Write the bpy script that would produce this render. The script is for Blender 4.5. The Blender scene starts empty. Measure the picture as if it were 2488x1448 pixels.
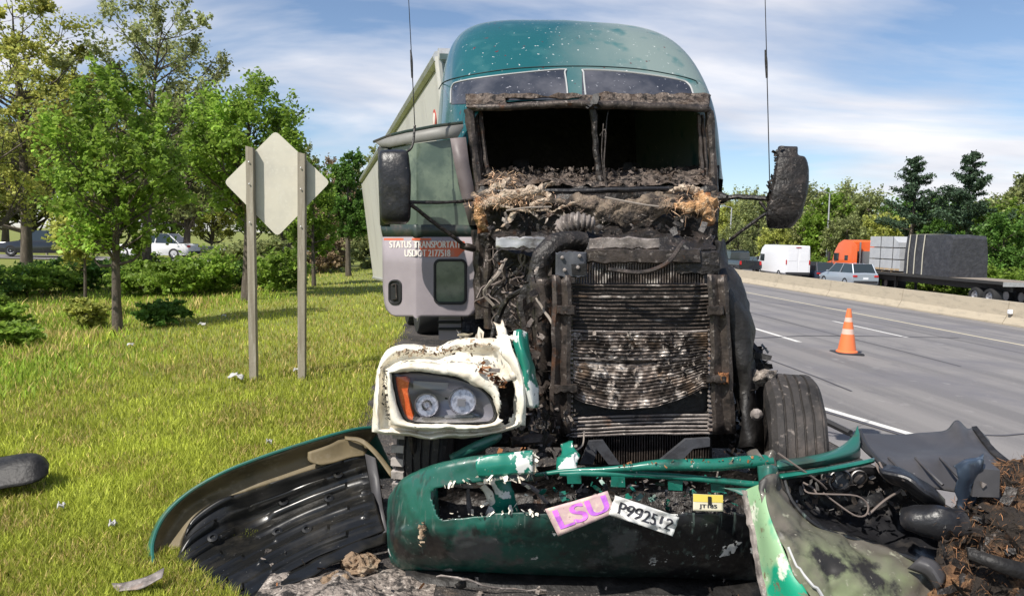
import bpy, bmesh, math, random
import numpy as np
from mathutils import Vector, Matrix, noise
from mathutils.bvhtree import BVHTree

R_ = math.radians
SC = bpy.context.scene
COL = SC.collection
random.seed(7)
RNG = np.random.default_rng(11)

# ------------------------------------------------------------------ camera
EYE = Vector((0, 0, 1.74))
CROT = Matrix.Rotation(R_(90 - 4.73), 3, 'X') @ Matrix.Rotation(R_(1.15), 3, 'Z')
cam_data = bpy.data.cameras.new('camera')
cam_data.sensor_width = 36
cam_data.lens = 36 * 1800 / 2488
cam_data.clip_start = 0.05
cam_data.clip_end = 3000
cam = bpy.data.objects.new('camera', cam_data)
COL.objects.link(cam)
cam.matrix_world = Matrix.Translation(EYE) @ CROT.to_4x4()
SC.camera = cam

# ------------------------------------------------------------------ light
SUN_TO = Vector((-0.62, -0.64, 1.06)).normalized()
SUN_EL = math.asin(SUN_TO.z)
SUN_AZ = math.atan2(SUN_TO.x, SUN_TO.y)
sun_data = bpy.data.lights.new('sun', 'SUN')
sun_data.energy = 4.2
sun_data.angle = R_(0.55)
sun_data.color = (1.0, 0.95, 0.87)
sun = bpy.data.objects.new('sun', sun_data)
COL.objects.link(sun)
sun.rotation_euler = SUN_TO.to_track_quat('Z', 'Y').to_euler()
sun.location = (0, 0, 30)

world = bpy.data.worlds.new('World')
SC.world = world
world.use_nodes = True
wn, wl = world.node_tree.nodes, world.node_tree.links
wn.clear()
w_out = wn.new('ShaderNodeOutputWorld')
w_bg = wn.new('ShaderNodeBackground')
w_bg.inputs['Strength'].default_value = 0.092
w_sky = wn.new('ShaderNodeTexSky')
w_sky.sky_type = 'NISHITA'
w_sky.sun_disc = False
w_sky.sun_elevation = SUN_EL
w_sky.sun_rotation = SUN_AZ % (2 * math.pi)
w_sky.air_density = 0.9
w_sky.dust_density = 0.25
w_sky.ozone_density = 3.0
w_tc = wn.new('ShaderNodeTexCoord')
w_sep = wn.new('ShaderNodeSeparateXYZ')
wl.new(w_tc.outputs['Generated'], w_sep.inputs[0])


def wmath(op, a, b=None, c=None):
    n = wn.new('ShaderNodeMath')
    n.operation = op
    for i, v in enumerate((a, b, c)):
        if v is None:
            continue
        if isinstance(v, (int, float)):
            n.inputs[i].default_value = v
        else:
            wl.new(v, n.inputs[i])
    return n.outputs[0]


zc = wmath('ADD', wmath('MAXIMUM', w_sep.outputs['Z'], 0.0), 0.16)
w_cmb = wn.new('ShaderNodeCombineXYZ')
wl.new(wmath('DIVIDE', w_sep.outputs['X'], zc), w_cmb.inputs[0])
wl.new(wmath('DIVIDE', w_sep.outputs['Y'], zc), w_cmb.inputs[1])
w_map = wn.new('ShaderNodeMapping')
w_map.inputs['Location'].default_value = (1.7, 8.4, 0)
w_map.inputs['Scale'].default_value = (0.42, 0.72, 1)
wl.new(w_cmb.outputs[0], w_map.inputs[0])
w_n1 = wn.new('ShaderNodeTexNoise')
w_n1.inputs['Scale'].default_value = 1.15
w_n1.inputs['Detail'].default_value = 7
w_n1.inputs['Roughness'].default_value = 0.52
w_n1.inputs['Distortion'].default_value = 0.5
wl.new(w_map.outputs[0], w_n1.inputs['Vector'])
w_rmp = wn.new('ShaderNodeValToRGB')
w_rmp.color_ramp.elements[0].position = 0.445
w_rmp.color_ramp.elements[0].color = (0.03, 0.03, 0.03, 1)
w_rmp.color_ramp.elements[1].position = 0.63
w_rmp.color_ramp.elements[1].color = (1, 1, 1, 1)
wl.new(w_n1.outputs['Fac'], w_rmp.inputs[0])
w_n2 = wn.new('ShaderNodeTexNoise')
w_n2.inputs['Scale'].default_value = 2.6
w_n2.inputs['Detail'].default_value = 5
wl.new(w_map.outputs[0], w_n2.inputs['Vector'])
w_cc = wn.new('ShaderNodeValToRGB')
w_cc.color_ramp.elements[0].position = 0.35
w_cc.color_ramp.elements[0].color = (5.6, 5.7, 6.3, 1)
w_cc.color_ramp.elements[1].position = 0.62
w_cc.color_ramp.elements[1].color = (8.0, 7.8, 7.9, 1)
wl.new(w_n2.outputs['Fac'], w_cc.inputs[0])
w_mix = wn.new('ShaderNodeMix')
w_mix.data_type = 'RGBA'
wl.new(wmath('MULTIPLY', w_rmp.outputs[0], 0.92), w_mix.inputs['Factor'])
wl.new(w_sky.outputs[0], w_mix.inputs['A'])
wl.new(w_cc.outputs[0], w_mix.inputs['B'])
wl.new(w_mix.outputs['Result'], w_bg.inputs['Color'])
wl.new(w_bg.outputs[0], w_out.inputs[0])

SC.view_settings.view_transform = 'Standard'
SC.view_settings.look = 'None'
SC.view_settings.exposure = 0.55
SC.view_settings.gamma = 1.0
SC.view_settings.use_curve_mapping = False
SC.cycles.use_denoising = True
SC.cycles.max_bounces = 6
SC.cycles.diffuse_bounces = 3
SC.cycles.glossy_bounces = 3
SC.cycles.transmission_bounces = 6
SC.cycles.transparent_max_bounces = 8


# ------------------------------------------------------------------ pixel of the photo at a known depth -> point of the place
def P(px, py, Y):
    d = CROT @ Vector(((px - 1244) / 1800, -(py - 724) / 1800, -1))
    return EYE + d * (Y / d.y)


def PX(p):
    v = CROT.transposed() @ (Vector(p) - EYE)
    return 1244 + 1800 * v.x / -v.z, 724 - 1800 * v.y / -v.z


HD = R_(5)                      # the road runs 5 degrees to the left of the view


def U(x, y):
    return x * math.cos(HD) + y * math.sin(HD)


def V_(x, y):
    return -x * math.sin(HD) + y * math.cos(HD)


def XY(u, v):
    return (u * math.cos(HD) - v * math.sin(HD), u * math.sin(HD) + v * math.cos(HD))


def sstep(a, b, t):
    t = min(1, max(0, (t - a) / (b - a)))
    return t * t * (3 - 2 * t)


GU = [-400, -150, -60, -36, -30, -22, -16, -12, -8, -4, -1, 2, 10, 19.6, 21, 25, 34, 38, 60, 150, 400]
GZ = [6, 3, .3, .1, 0, -.35, -.72, -.68, -.36, -.09, 0, 0, -.42, -1.0, -.86, -.98, -1.85, -2.0, -1.6, 1, 4]


def G(x, y):
    u = U(x, y)
    z = float(np.interp(u, GU, GZ))
    if u < -2:
        k = sstep(31, 41, y) * sstep(-2, -7, u)
        z = z * (1 - k) + 0.02 * k
        z += 0.05 * noise.noise(Vector((x * .35, y * .35, 0))) * sstep(-2, -6, u)
    return z


def PG(px, py):
    lo, hi = 1.0, 400.0
    for _ in range(50):
        m = (lo + hi) / 2
        p = P(px, py, m)
        if p.z > G(p.x, p.y):
            lo = m
        else:
            hi = m
    return P(px, py, lo)


# ------------------------------------------------------------------ materials
MATS = {}


def M(name, base, rough=.6, metal=0.0, layers=(), bump=None, spec=.5, coat=0.0, transl=0.0, attr=None, trans=0.0, ior=1.45, grad=None):
    """layers: (noise scale, colour, from, to, detail[, xyz stretch])"""
    m = bpy.data.materials.new(name)
    m.use_nodes = True
    nt = m.node_tree
    b = nt.nodes['Principled BSDF']
    b.inputs['Roughness'].default_value = rough
    b.inputs['Metallic'].default_value = metal
    b.inputs['Specular IOR Level'].default_value = spec
    b.inputs['Coat Weight'].default_value = coat
    b.inputs['Transmission Weight'].default_value = trans
    b.inputs['IOR'].default_value = ior
    b.inputs['Base Color'].default_value = (*base, 1)
    cur = None
    tc = nt.nodes.new('ShaderNodeTexCoord')
    if attr:
        a = nt.nodes.new('ShaderNodeAttribute')
        a.attribute_name = attr
        mx = nt.nodes.new('ShaderNodeMix')
        mx.data_type = 'RGBA'
        mx.blend_type = 'MULTIPLY'
        mx.inputs['Factor'].default_value = 1
        mx.inputs['A'].default_value = (*base, 1)
        nt.links.new(a.outputs['Color'], mx.inputs['B'])
        cur = mx.outputs['Result']
    if grad:
        # burn, bleach or painted-in shade that spreads along one axis, its front broken up by noise: (axis, from, to, colour, noise scale, noise amount)
        ax, g0, g1, gc, gs, ga = grad
        sp = nt.nodes.new('ShaderNodeSeparateXYZ')
        nt.links.new(tc.outputs['Object'], sp.inputs[0])
        nz = nt.nodes.new('ShaderNodeTexNoise')
        nz.inputs['Scale'].default_value = gs
        nz.inputs['Detail'].default_value = 5
        nt.links.new(tc.outputs['Object'], nz.inputs['Vector'])
        ma = nt.nodes.new('ShaderNodeMath')
        ma.operation = 'MULTIPLY_ADD'
        ma.inputs[1].default_value = ga
        nt.links.new(nz.outputs['Fac'], ma.inputs[0])
        nt.links.new(sp.outputs[ax], ma.inputs[2])
        mr = nt.nodes.new('ShaderNodeMapRange')
        mr.inputs['From Min'].default_value = g0 + ga * .5
        mr.inputs['From Max'].default_value = g1 + ga * .5
        nt.links.new(ma.outputs[0], mr.inputs['Value'])
        mx = nt.nodes.new('ShaderNodeMix')
        mx.data_type = 'RGBA'
        nt.links.new(mr.outputs[0], mx.inputs['Factor'])
        mx.inputs['A'].default_value = (*base, 1)
        mx.inputs['B'].default_value = (*gc, 1)
        cur = mx.outputs['Result']
    for L in layers:
        sc, c2, lo, hi, det = L[:5]
        n = nt.nodes.new('ShaderNodeTexNoise')
        n.inputs['Scale'].default_value = sc
        n.inputs['Detail'].default_value = det
        n.inputs['Roughness'].default_value = .6
        if len(L) > 5:
            mp = nt.nodes.new('ShaderNodeMapping')
            mp.inputs['Scale'].default_value = L[5]
            nt.links.new(tc.outputs['Object'], mp.inputs[0])
            nt.links.new(mp.outputs[0], n.inputs['Vector'])
        else:
            nt.links.new(tc.outputs['Object'], n.inputs['Vector'])
        mr = nt.nodes.new('ShaderNodeMapRange')
        mr.inputs['From Min'].default_value = lo
        mr.inputs['From Max'].default_value = hi
        nt.links.new(n.outputs['Fac'], mr.inputs['Value'])
        mx = nt.nodes.new('ShaderNodeMix')
        mx.data_type = 'RGBA'
        nt.links.new(mr.outputs[0], mx.inputs['Factor'])
        if cur is None:
            mx.inputs['A'].default_value = (*base, 1)
        else:
            nt.links.new(cur, mx.inputs['A'])
        mx.inputs['B'].default_value = (*c2, 1)
        cur = mx.outputs['Result']
    if cur is not None:
        nt.links.new(cur, b.inputs['Base Color'])
    if bump:
        n = nt.nodes.new('ShaderNodeTexNoise')
        n.inputs['Scale'].default_value = bump[0]
        n.inputs['Detail'].default_value = 6
        nt.links.new(tc.outputs['Object'], n.inputs['Vector'])
        bp = nt.nodes.new('ShaderNodeBump')
        bp.inputs['Strength'].default_value = bump[1]
        bp.inputs['Distance'].default_value = bump[2] if len(bump) > 2 else .01
        nt.links.new(n.outputs['Fac'], bp.inputs['Height'])
        nt.links.new(bp.outputs[0], b.inputs['Normal'])
    if transl:
        t = nt.nodes.new('ShaderNodeBsdfTranslucent')
        if cur is not None:
            nt.links.new(cur, t.inputs['Color'])
        else:
            t.inputs['Color'].default_value = (*base, 1)
        ms = nt.nodes.new('ShaderNodeMixShader')
        ms.inputs[0].default_value = transl
        nt.links.new(b.outputs[0], ms.inputs[1])
        nt.links.new(t.outputs[0], ms.inputs[2])
        nt.links.new(ms.outputs[0], nt.nodes['Material Output'].inputs['Surface'])
    MATS[name] = m
    return m


# ------------------------------------------------------------------ mesh helpers
def tag(o, label=None, cat=None, group=None, kind=None):
    if label:
        o['label'] = label
    if cat:
        o['category'] = cat
    if group:
        o['group'] = group
    if kind:
        o['kind'] = kind
    return o


def empty(name, loc=(0, 0, 0), rz=0.0, label=None, cat=None, group=None):
    o = bpy.data.objects.new(name, None)
    COL.objects.link(o)
    o.location = loc
    o.rotation_euler = (0, 0, rz)
    o.empty_display_size = .2
    return tag(o, label, cat, group)


def link(name, me, parent=None, world=False):
    o = bpy.data.objects.new(name, me)
    COL.objects.link(o)
    if parent is not None:
        o.parent = parent
        if world and parent.type == 'EMPTY':
            o.matrix_parent_inverse = parent.matrix_basis.inverted()
    return o


def cr(pts, n):
    """n points along a Catmull-Rom curve through pts"""
    pts = [Vector(p) for p in pts]
    if len(pts) == 1:
        return [pts[0].copy() for _ in range(n)]
    k = len(pts) - 1
    out = []
    for i in range(n):
        t = i / (n - 1) * k
        s = min(int(t), k - 1)
        f = t - s
        p1, p2 = pts[s], pts[s + 1]
        p0 = pts[s - 1] if s else p1 * 2 - p2
        p3 = pts[s + 2] if s + 2 <= k else p2 * 2 - p1
        out.append(.5 * ((2 * p1) + (p2 - p0) * f + (2 * p0 - 5 * p1 + 4 * p2 - p3) * f * f + (3 * p1 - p0 - 3 * p2 + p3) * f ** 3))
    return out


class MB:
    def __init__(self):
        self.v, self.f, self.mi = [], [], []
        self.m = 0

    def add(self, vs, fs):
        o = len(self.v)
        self.v += [tuple(p) for p in vs]
        self.f += [tuple(i + o for i in f) for f in fs]
        self.mi += [self.m] * len(fs)
        return self

    def box(self, c, s, rot=None, ch=0.0):
        """box, its vertical edges and top chamfered by ch"""
        x, y, z = s[0] / 2, s[1] / 2, s[2] / 2
        if ch <= 0:
            vs = [Vector(p) for p in ((-x, -y, -z), (x, -y, -z), (x, y, -z), (-x, y, -z), (-x, -y, z), (x, -y, z), (x, y, z), (-x, y, z))]
            fs = [(0, 3, 2, 1), (4, 5, 6, 7), (0, 1, 5, 4), (1, 2, 6, 5), (2, 3, 7, 6), (3, 0, 4, 7)]
        else:
            vs, fs = [], []
            for zz, k in ((-z, ch), (-z + ch, 0), (z - ch, 0), (z, ch)):
                a, b = x - k, y - k
                vs += [Vector(p) for p in ((-a + ch, -b, zz), (a - ch, -b, zz), (a, -b + ch, zz), (a, b - ch, zz), (a - ch, b, zz), (-a + ch, b, zz), (-a, b - ch, zz), (-a, -b + ch, zz))]
            for r in range(3):
                for i in range(8):
                    j = (i + 1) % 8
                    fs.append((r * 8 + i, r * 8 + j, r * 8 + 8 + j, r * 8 + 8 + i))
            fs += [tuple(range(7, -1, -1)), tuple(range(24, 32))]
        if rot is not None:
            vs = [rot @ p for p in vs]
        c = Vector(c)
        return self.add([p + c for p in vs], fs)

    def tube(self, path, r, n=8, cap=True, sm=0):
        path = cr(path, sm) if sm else [Vector(p) for p in path]
        rs = r if isinstance(r, (list, tuple)) else [r] * len(path)
        if len(rs) != len(path):
            rs = list(np.interp(np.linspace(0, 1, len(path)), np.linspace(0, 1, len(rs)), rs))
        vs, fs = [], []
        up = None
        for i, p in enumerate(path):
            d = (path[min(i + 1, len(path) - 1)] - path[max(i - 1, 0)])
            d = d.normalized() if d.length > 1e-9 else Vector((0, 0, 1))
            if up is None:
                up = d.orthogonal().normalized()
            up = (up - d * up.dot(d))
            up = up.normalized() if up.length > 1e-6 else d.orthogonal().normalized()
            w = d.cross(up)
            for k in range(n):
                a = 2 * math.pi * k / n
                vs.append(p + (up * math.cos(a) + w * math.sin(a)) * rs[i])
        for i in range(len(path) - 1):
            for k in range(n):
                j = (k + 1) % n
                fs.append((i * n + k, i * n + j, i * n + n + j, i * n + n + k))
        if cap:
            fs += [tuple(range(n - 1, -1, -1)), tuple(range((len(path) - 1) * n, len(path) * n))]
        return self.add(vs, fs)

    def lathe(self, prof, c, axis=(0, 0, 1), n=24, close=False):
        """prof: (radius, along) pairs turned about axis through c"""
        ax = Vector(axis).normalized()
        e1 = ax.orthogonal().normalized()
        e2 = ax.cross(e1)
        c = Vector(c)
        vs, fs = [], []
        for r, h in prof:
            for k in range(n):
                a = 2 * math.pi * k / n
                vs.append(c + ax * h + (e1 * math.cos(a) + e2 * math.sin(a)) * r)
        m = len(prof)
        for i in range(m if close else m - 1):
            i2 = (i + 1) % m
            for k in range(n):
                j = (k + 1) % n
                fs.append((i * n + k, i * n + j, i2 * n + j, i2 * n + k))
        if not close:
            fs += [tuple(range(n - 1, -1, -1)), tuple(range((m - 1) * n, m * n))]
        return self.add(vs, fs)

    def grid(self, rows, wrap=False):
        nv, nu = len(rows), len(rows[0])
        vs = [p for r in rows for p in r]
        fs = []
        for i in range(nv - 1):
            for j in range(nu if wrap else nu - 1):
                j2 = (j + 1) % nu
                fs.append((i * nu + j, i * nu + j2, i * nu + nu + j2, i * nu + nu + j))
        return self.add(vs, fs)

    def prism(self, poly, ext):
        """closed polygon of points pushed along the vector ext"""
        n = len(poly)
        poly = [Vector(p) for p in poly]
        ext = Vector(ext)
        vs = poly + [p + ext for p in poly]
        fs = [tuple(range(n - 1, -1, -1)), tuple(range(n, 2 * n))]
        fs += [(i, (i + 1) % n, n + (i + 1) % n, n + i) for i in range(n)]
        return self.add(vs, fs)

    def crumple(self, amp, scale, seed=0):
        o = Vector((seed * 7.3, seed * 3.1, seed))
        self.v = [tuple(Vector(p) + noise.noise_vector(Vector(p) * scale + o) * amp) for p in self.v]
        return self

    def build(self, name, mat, parent=None, smooth=True, world=False, solid=0.0, angle=40, sub=0):
        me = bpy.data.meshes.new(name)
        me.from_pydata(self.v, [], self.f)
        mats = mat if isinstance(mat, (list, tuple)) else [mat]
        for q in mats:
            me.materials.append(MATS[q])
        if len(mats) > 1:
            me.polygons.foreach_set('material_index', self.mi)
        bm = bmesh.new()
        bm.from_mesh(me)
        bmesh.ops.recalc_face_normals(bm, faces=bm.faces)
        bm.to_mesh(me)
        bm.free()
        if smooth:
            me.polygons.foreach_set('use_smooth', [True] * len(me.polygons))
            me.set_sharp_from_angle(angle=R_(angle))
        me.update()
        o = link(name, me, parent, world)
        if solid:
            md = o.modifiers.new('solid', 'SOLIDIFY')
            md.thickness = solid
            md.offset = 0
        if sub:
            md = o.modifiers.new('sub', 'SUBSURF')
            md.levels = md.render_levels = sub
        return o


def loft(rows, nu, nv):
    """smooth grid through rows of points"""
    a = [cr(r, nu) for r in rows]
    cols = [cr([r[j] for r in a], nv) for j in range(nu)]
    return [[cols[j][i] for j in range(nu)] for i in range(nv)]


def np_mesh(name, v, quads, mat, parent=None, tint=None, smooth=False, tris=False):
    me = bpy.data.meshes.new(name)
    k = 3 if tris else 4
    me.vertices.add(len(v))
    me.vertices.foreach_set('co', np.asarray(v, np.float32).ravel())
    me.loops.add(len(quads) * k)
    me.loops.foreach_set('vertex_index', np.asarray(quads, np.int32).ravel())
    me.polygons.add(len(quads))
    me.polygons.foreach_set('loop_start', np.arange(len(quads), dtype=np.int32) * k)
    me.polygons.foreach_set('loop_total', np.full(len(quads), k, np.int32))
    if tint is not None:
        a = me.color_attributes.new('tint', 'FLOAT_COLOR', 'POINT')
        a.data.foreach_set('color', np.asarray(tint, np.float32).ravel())
    me.materials.append(MATS[mat])
    me.update()
    me.validate()
    return link(name, me, parent)


def copy_tree(o, parent=None):
    c = o.copy()
    COL.objects.link(c)
    c.parent = parent
    for ch in list(o.children):
        copy_tree(ch, c)
    return c


def text_mesh(s, size, extrude=.0):
    cu = bpy.data.curves.new('lettering', 'FONT')
    cu.body = s
    cu.size = size
    cu.align_x, cu.align_y = 'CENTER', 'CENTER'
    cu.extrude = extrude
    o = bpy.data.objects.new('lettering', cu)
    COL.objects.link(o)
    dg = bpy.context.evaluated_depsgraph_get()
    me = bpy.data.meshes.new_from_object(o.evaluated_get(dg))
    bpy.data.objects.remove(o)
    return me

# ================================================================== materials of the setting
M('turf', (.19, .215, .04), .9, layers=[(.8, (.20, .205, .05), .45, .7, 4), (9, (.26, .22, .10), .58, .75, 5), (.25, (.12, .16, .03), .5, .7, 3)], bump=(40, .6, .03))
M('grass_blade', (.36, .395, .060), .55, attr='tint', transl=.4, spec=.25)
M('gravel', (.060, .053, .050), .9, layers=[(1.3, (.015, .014, .014), .45, .62, 6), (55, (.20, .175, .155), .57, .68, 3), (7, (.13, .10, .075), .56, .75, 5)], bump=(90, .9, .02))
M('asphalt', (.222, .208, .202), .85, layers=[(1.0, (.150, .142, .142), .45, .62, 3, (1.25, .012, 1)), (160, (.31, .295, .28), .55, .75, 2), (.45, (.16, .153, .162), .48, .66, 6), (60, (.15, .142, .145), .62, .8, 3), (1.7, (.125, .12, .128), .60, .74, 7, (1, .35, 1)), (3.1, (.30, .285, .275), .62, .78, 6)], bump=(220, .35, .004))
M('asphalt_patch', (.10, .097, .11), .8, bump=(200, .3, .004))
M('concrete', (.42, .36, .27), .85, layers=[(1.6, (.30, .26, .20), .5, .75, 6, (1, 1, 4)), (30, (.50, .45, .36), .55, .8, 4)], bump=(60, .25, .006))
M('road_paint', (.72, .70, .66), .7, layers=[(40, (.30, .29, .28), .56, .72, 4)])
M('road_paint_yellow', (.68, .60, .42), .7, layers=[(40, (.34, .31, .25), .56, .72, 4)])
M('bark', (.085, .068, .052), .9, layers=[(14, (.16, .135, .105), .5, .7, 4, (1, 1, .2))], bump=(25, .7, .02))
M('leaf_mid', (.215, .345, .055), .5, attr='tint', transl=.55, spec=.3)
M('leaf_dark', (.105, .215, .042), .5, attr='tint', transl=.45, spec=.3)
M('leaf_pale', (.38, .43, .11), .55, attr='tint', transl=.5, spec=.25)
M('leaf_grey', (.30, .35, .15), .55, attr='tint', transl=.5, spec=.25)
M('leaf_far', (.25, .30, .12), .6, attr='tint', transl=.45, spec=.2)
M('needles', (.055, .095, .055), .6, attr='tint', transl=.2, spec=.2)
M('twig_brown', (.24, .19, .115), .8, attr='tint', transl=.25)
M('weathered_wood', (.30, .265, .21), .85, layers=[(6, (.20, .17, .13), .45, .7, 5, (3, 3, .15)), (18, (.40, .37, .31), .55, .75, 4, (2, 2, .2))], bump=(30, .4, .006))
M('sign_aluminium', (.60, .56, .47), .55, .15, layers=[(3, (.52, .49, .42), .45, .7, 5), (25, (.64, .61, .53), .55, .8, 3)], bump=(9, .12, .01))
M('galvanised', (.50, .50, .50), .45, .5, layers=[(6, (.38, .38, .38), .45, .7, 4)])
M('tyre_rubber', (.022, .022, .023), .8)
M('dark_plastic', (.03, .03, .033), .6)
M('car_glass', (.03, .04, .045), .06, spec=.8)
M('paint_white', (.78, .78, .80), .3, coat=.4)
M('paint_silver', (.36, .40, .45), .32, .35, coat=.5)
M('paint_black', (.015, .017, .022), .25, coat=.6)
M('paint_navy', (.03, .04, .07), .3, coat=.6)
M('paint_grey', (.13, .14, .16), .3, .2, coat=.5)
M('paint_orange', (.80, .135, .03), .35, coat=.4)
M('tail_red', (.45, .02, .02), .3)
M('rim_metal', (.42, .42, .44), .35, .8)
M('lamp_clear', (.75, .76, .78), .15)
M('tarp_black', (.035, .036, .042), .55, layers=[(3, (.055, .056, .062), .45, .7, 4)], bump=(5, .8, .06))
M('wrap_grey', (.42, .43, .44), .55, layers=[(2, (.36, .37, .39), .4, .7, 4)], bump=(5, .4, .03))
M('lumber', (.42, .30, .17), .8, layers=[(3, (.30, .21, .12), .45, .7, 4, (1, 1, 6))])
M('strap_pale', (.5, .47, .38), .7)
M('frame_black', (.03, .029, .028), .6)
M('deck_wood', (.27, .23, .19), .8, layers=[(8, (.18, .15, .12), .45, .7, 4)])
M('cone_orange', (.80, .19, .065), .5)
M('cone_white', (.66, .46, .38), .45)
M('litter_white', (.45, .44, .42), .6)
M('branch_dead', (.17, .145, .125), .9)


# ================================================================== ground, roads
def sheet(name, us, vs, off, mat, kind='structure'):
    mb = MB()
    rows = []
    for v in vs:
        r = []
        for u in us:
            x, y = XY(u, v)
            r.append((u, v, G(x, y) + off))
        rows.append(r)
    mb.grid(rows)
    o = mb.build(name, mat, smooth=False)
    o.rotation_euler = (0, 0, HD)
    if kind:
        o['kind'] = kind
    return o


us = sorted(set([-700, -400, -250, -150, -100, -60] + list(np.arange(-50, -1, 1.5)) + [-1, 2, 10, 19.6, 21, 25, 34, 38, 60, 100, 150, 250, 400, 700]))
vs = sorted(set([-30, -10] + list(np.arange(0, 60, 1.5)) + [70, 90, 130, 200, 350, 700, 1500]))
sheet('ground', [float(u) for u in us], [float(v) for v in vs], -0.05, 'turf')
vr = [-12, 0, 10, 20, 40, 80, 160, 400]
# ragged edge between gravel and turf
mb = MB()
rows = []
for i in range(131):
    v = -4 + i * .35 if i < 120 else 38 + (i - 119) * 20
    e = -.85 + .16 * noise.noise(Vector((v * .9, 3, 0))) + .07 * noise.noise(Vector((v * 4, 8, 0)))
    rows.append([(e, v, -.03 + G(*XY(e, v))), (e + .15, v, .004), (2, v, .004), (3.55, v, G(*XY(3.55, v)) + .004)])
mb.grid(rows)
o = mb.build('road_shoulder', 'gravel', smooth=False)
o.rotation_euler = (0, 0, HD)
o['kind'] = 'structure'
sheet('road', [3.5, 10, 19.3], vr, .010, 'asphalt')
sheet('opposite_road', [19.9, 21, 25, 34, 37.5], vr, .010, 'asphalt')


def marking(name, pts, w, mat='road_paint', off=.015):
    mb = MB()
    pts = [Vector((p[0], p[1], 0)) for p in pts]
    rows = []
    for i, p in enumerate(pts):
        d = (pts[min(i + 1, len(pts) - 1)] - pts[max(0, i - 1)]).normalized()
        s = Vector((-d.y, d.x, 0)) * w / 2
        rows.append([Vector((q.x, q.y, G(q.x, q.y) + off)) for q in (p - s, p + s)])
    mb.grid(rows)
    o = mb.build(name, mat, smooth=False)
    return tag(o, kind='structure')


for i in range(10):
    v = 14.2 + i * 12.2
    marking('lane_dash_marking', [XY(7.05, v), XY(7.05, v + 3.0)], .13)
for i in range(10):
    v = 16.6 + i * 12.2
    marking('lane_dash_marking', [XY(10.9, v), XY(10.9, v + 3.4)], .13)
marking('median_edge_line_marking', [XY(14.0, v) for v in (-5, 10, 30, 60, 100, 200)], .15, 'road_paint_yellow')
a, b = PG(1985, 990), PG(2230, 1063)
marking('shoulder_edge_line_marking', [a + (a - b) * 1.2, a, b, b + (b - a) * 2], .13)
d_ = (b - a).normalized()
s_ = Vector((d_.y, -d_.x, 0))
if s_.y > 0:
    s_ = -s_
marking('pavement_seam_marking', [a + (a - b) * .3 + s_ * .13, b + (b - a) * 2 + s_ * .13], .07, 'asphalt_patch', .018)
# transverse crack and old patches
marking('tar_seam_marking', [PG(1830, 823), PG(1960, 817), PG(2100, 818), PG(2330, 822)], .06, 'asphalt_patch', .018)

for k, (u0, v0, u1, v1, w) in enumerate(((5.2, 9, 5.35, 34, .035), (8.9, 12, 8.8, 60, .03), (12.4, 14, 12.55, 70, .03), (3.9, 6.5, 6.9, 7.3, .03), (4.1, 26, 18.9, 26.8, .05), (4.1, 40, 18.9, 40.7, .05))):
    pts = [XY(u0 + (u1 - u0) * t + .05 * noise.noise(Vector((t * 14, k, 0))), v0 + (v1 - v0) * t + .06 * noise.noise(Vector((t * 11, k, 5)))) for t in np.linspace(0, 1, 30)]
    marking('tar_seam_marking', pts, w, 'asphalt_patch', .018)
# ---- median barrier: precast sections
bar = empty('median_barrier', (*XY(19.6, 20), G(*XY(19.6, 20))), 0, 'long pale concrete median barrier between the two carriageways', 'barrier')
prof = [(-.30, 0), (-.30, .08), (-.15, .33), (-.09, .83), (.09, .83), (.15, .33), (.30, .08), (.30, 0)]
L = 6.05
for i in range(24):
    v0 = 6 + i * L
    mb = MB()
    z0, z1 = G(*XY(19.6, v0)), G(*XY(19.6, v0 + L - .04))
    A = [Vector((*XY(19.6 + p, v0), z0 + h)) for p, h in prof]
    B = [Vector((*XY(19.6 + p, v0 + L - .035), z1 + h)) for p, h in prof]
    n = len(prof)
    mb.add(A + B, [tuple(range(n)), tuple(range(2 * n - 1, n - 1, -1))] + [(k, (k + 1) % n, n + (k + 1) % n, n + k) for k in range(n)])
    mb.build('barrier_section', 'concrete', bar, smooth=False, world=True)
mb = MB()
q = P(2397, 748, 1)
best = None
c = Vector((*XY(19.40, V_(*PG(2397, 790)[:2]) + .6), 0))
c.z = G(c.x, c.y) + .48
mb.box(c, (.12, .16, .16), ch=.02)
mb.build('reflector', 'lamp_clear', bar, world=True)


# ================================================================== vegetation
def leaves(cent, size, up=.35, asp=.62, seed=0, flat=0.0):
    """diamond leaf quads at the given centres -> verts, quads"""
    rg = np.random.default_rng(seed)
    n = len(cent)
    nrm = rg.normal(size=(n, 3))
    nrm[:, 2] = np.abs(nrm[:, 2]) + up
    nrm /= np.linalg.norm(nrm, axis=1)[:, None]
    t = rg.normal(size=(n, 3))
    t -= nrm * (t * nrm).sum(1)[:, None]
    t /= np.linalg.norm(t, axis=1)[:, None]
    b = np.cross(nrm, t)
    s = np.asarray(size).reshape(-1, 1) * rg.uniform(.6, 1.35, (n, 1))
    fold = nrm * s * rg.uniform(-.12, .25, (n, 1))
    v = np.stack([cent - t * s * .5, cent + b * s * .5 * asp + fold, cent + t * s * .5, cent - b * s * .5 * asp + fold], 1).reshape(-1, 3)
    return v, np.arange(n * 4).reshape(n, 4)


def tint_for(n, per, seed, spread=.22, yellow=.25):
    rg = np.random.default_rng(seed + 5)
    k = np.exp(rg.normal(0, spread, (n, 1)))
    y = rg.uniform(0, yellow, (n, 1))
    c = np.concatenate([k * (1 + y), k, k * (1 - .4 * y), np.ones((n, 1))], 1)
    return np.repeat(c, per, 0)


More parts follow.
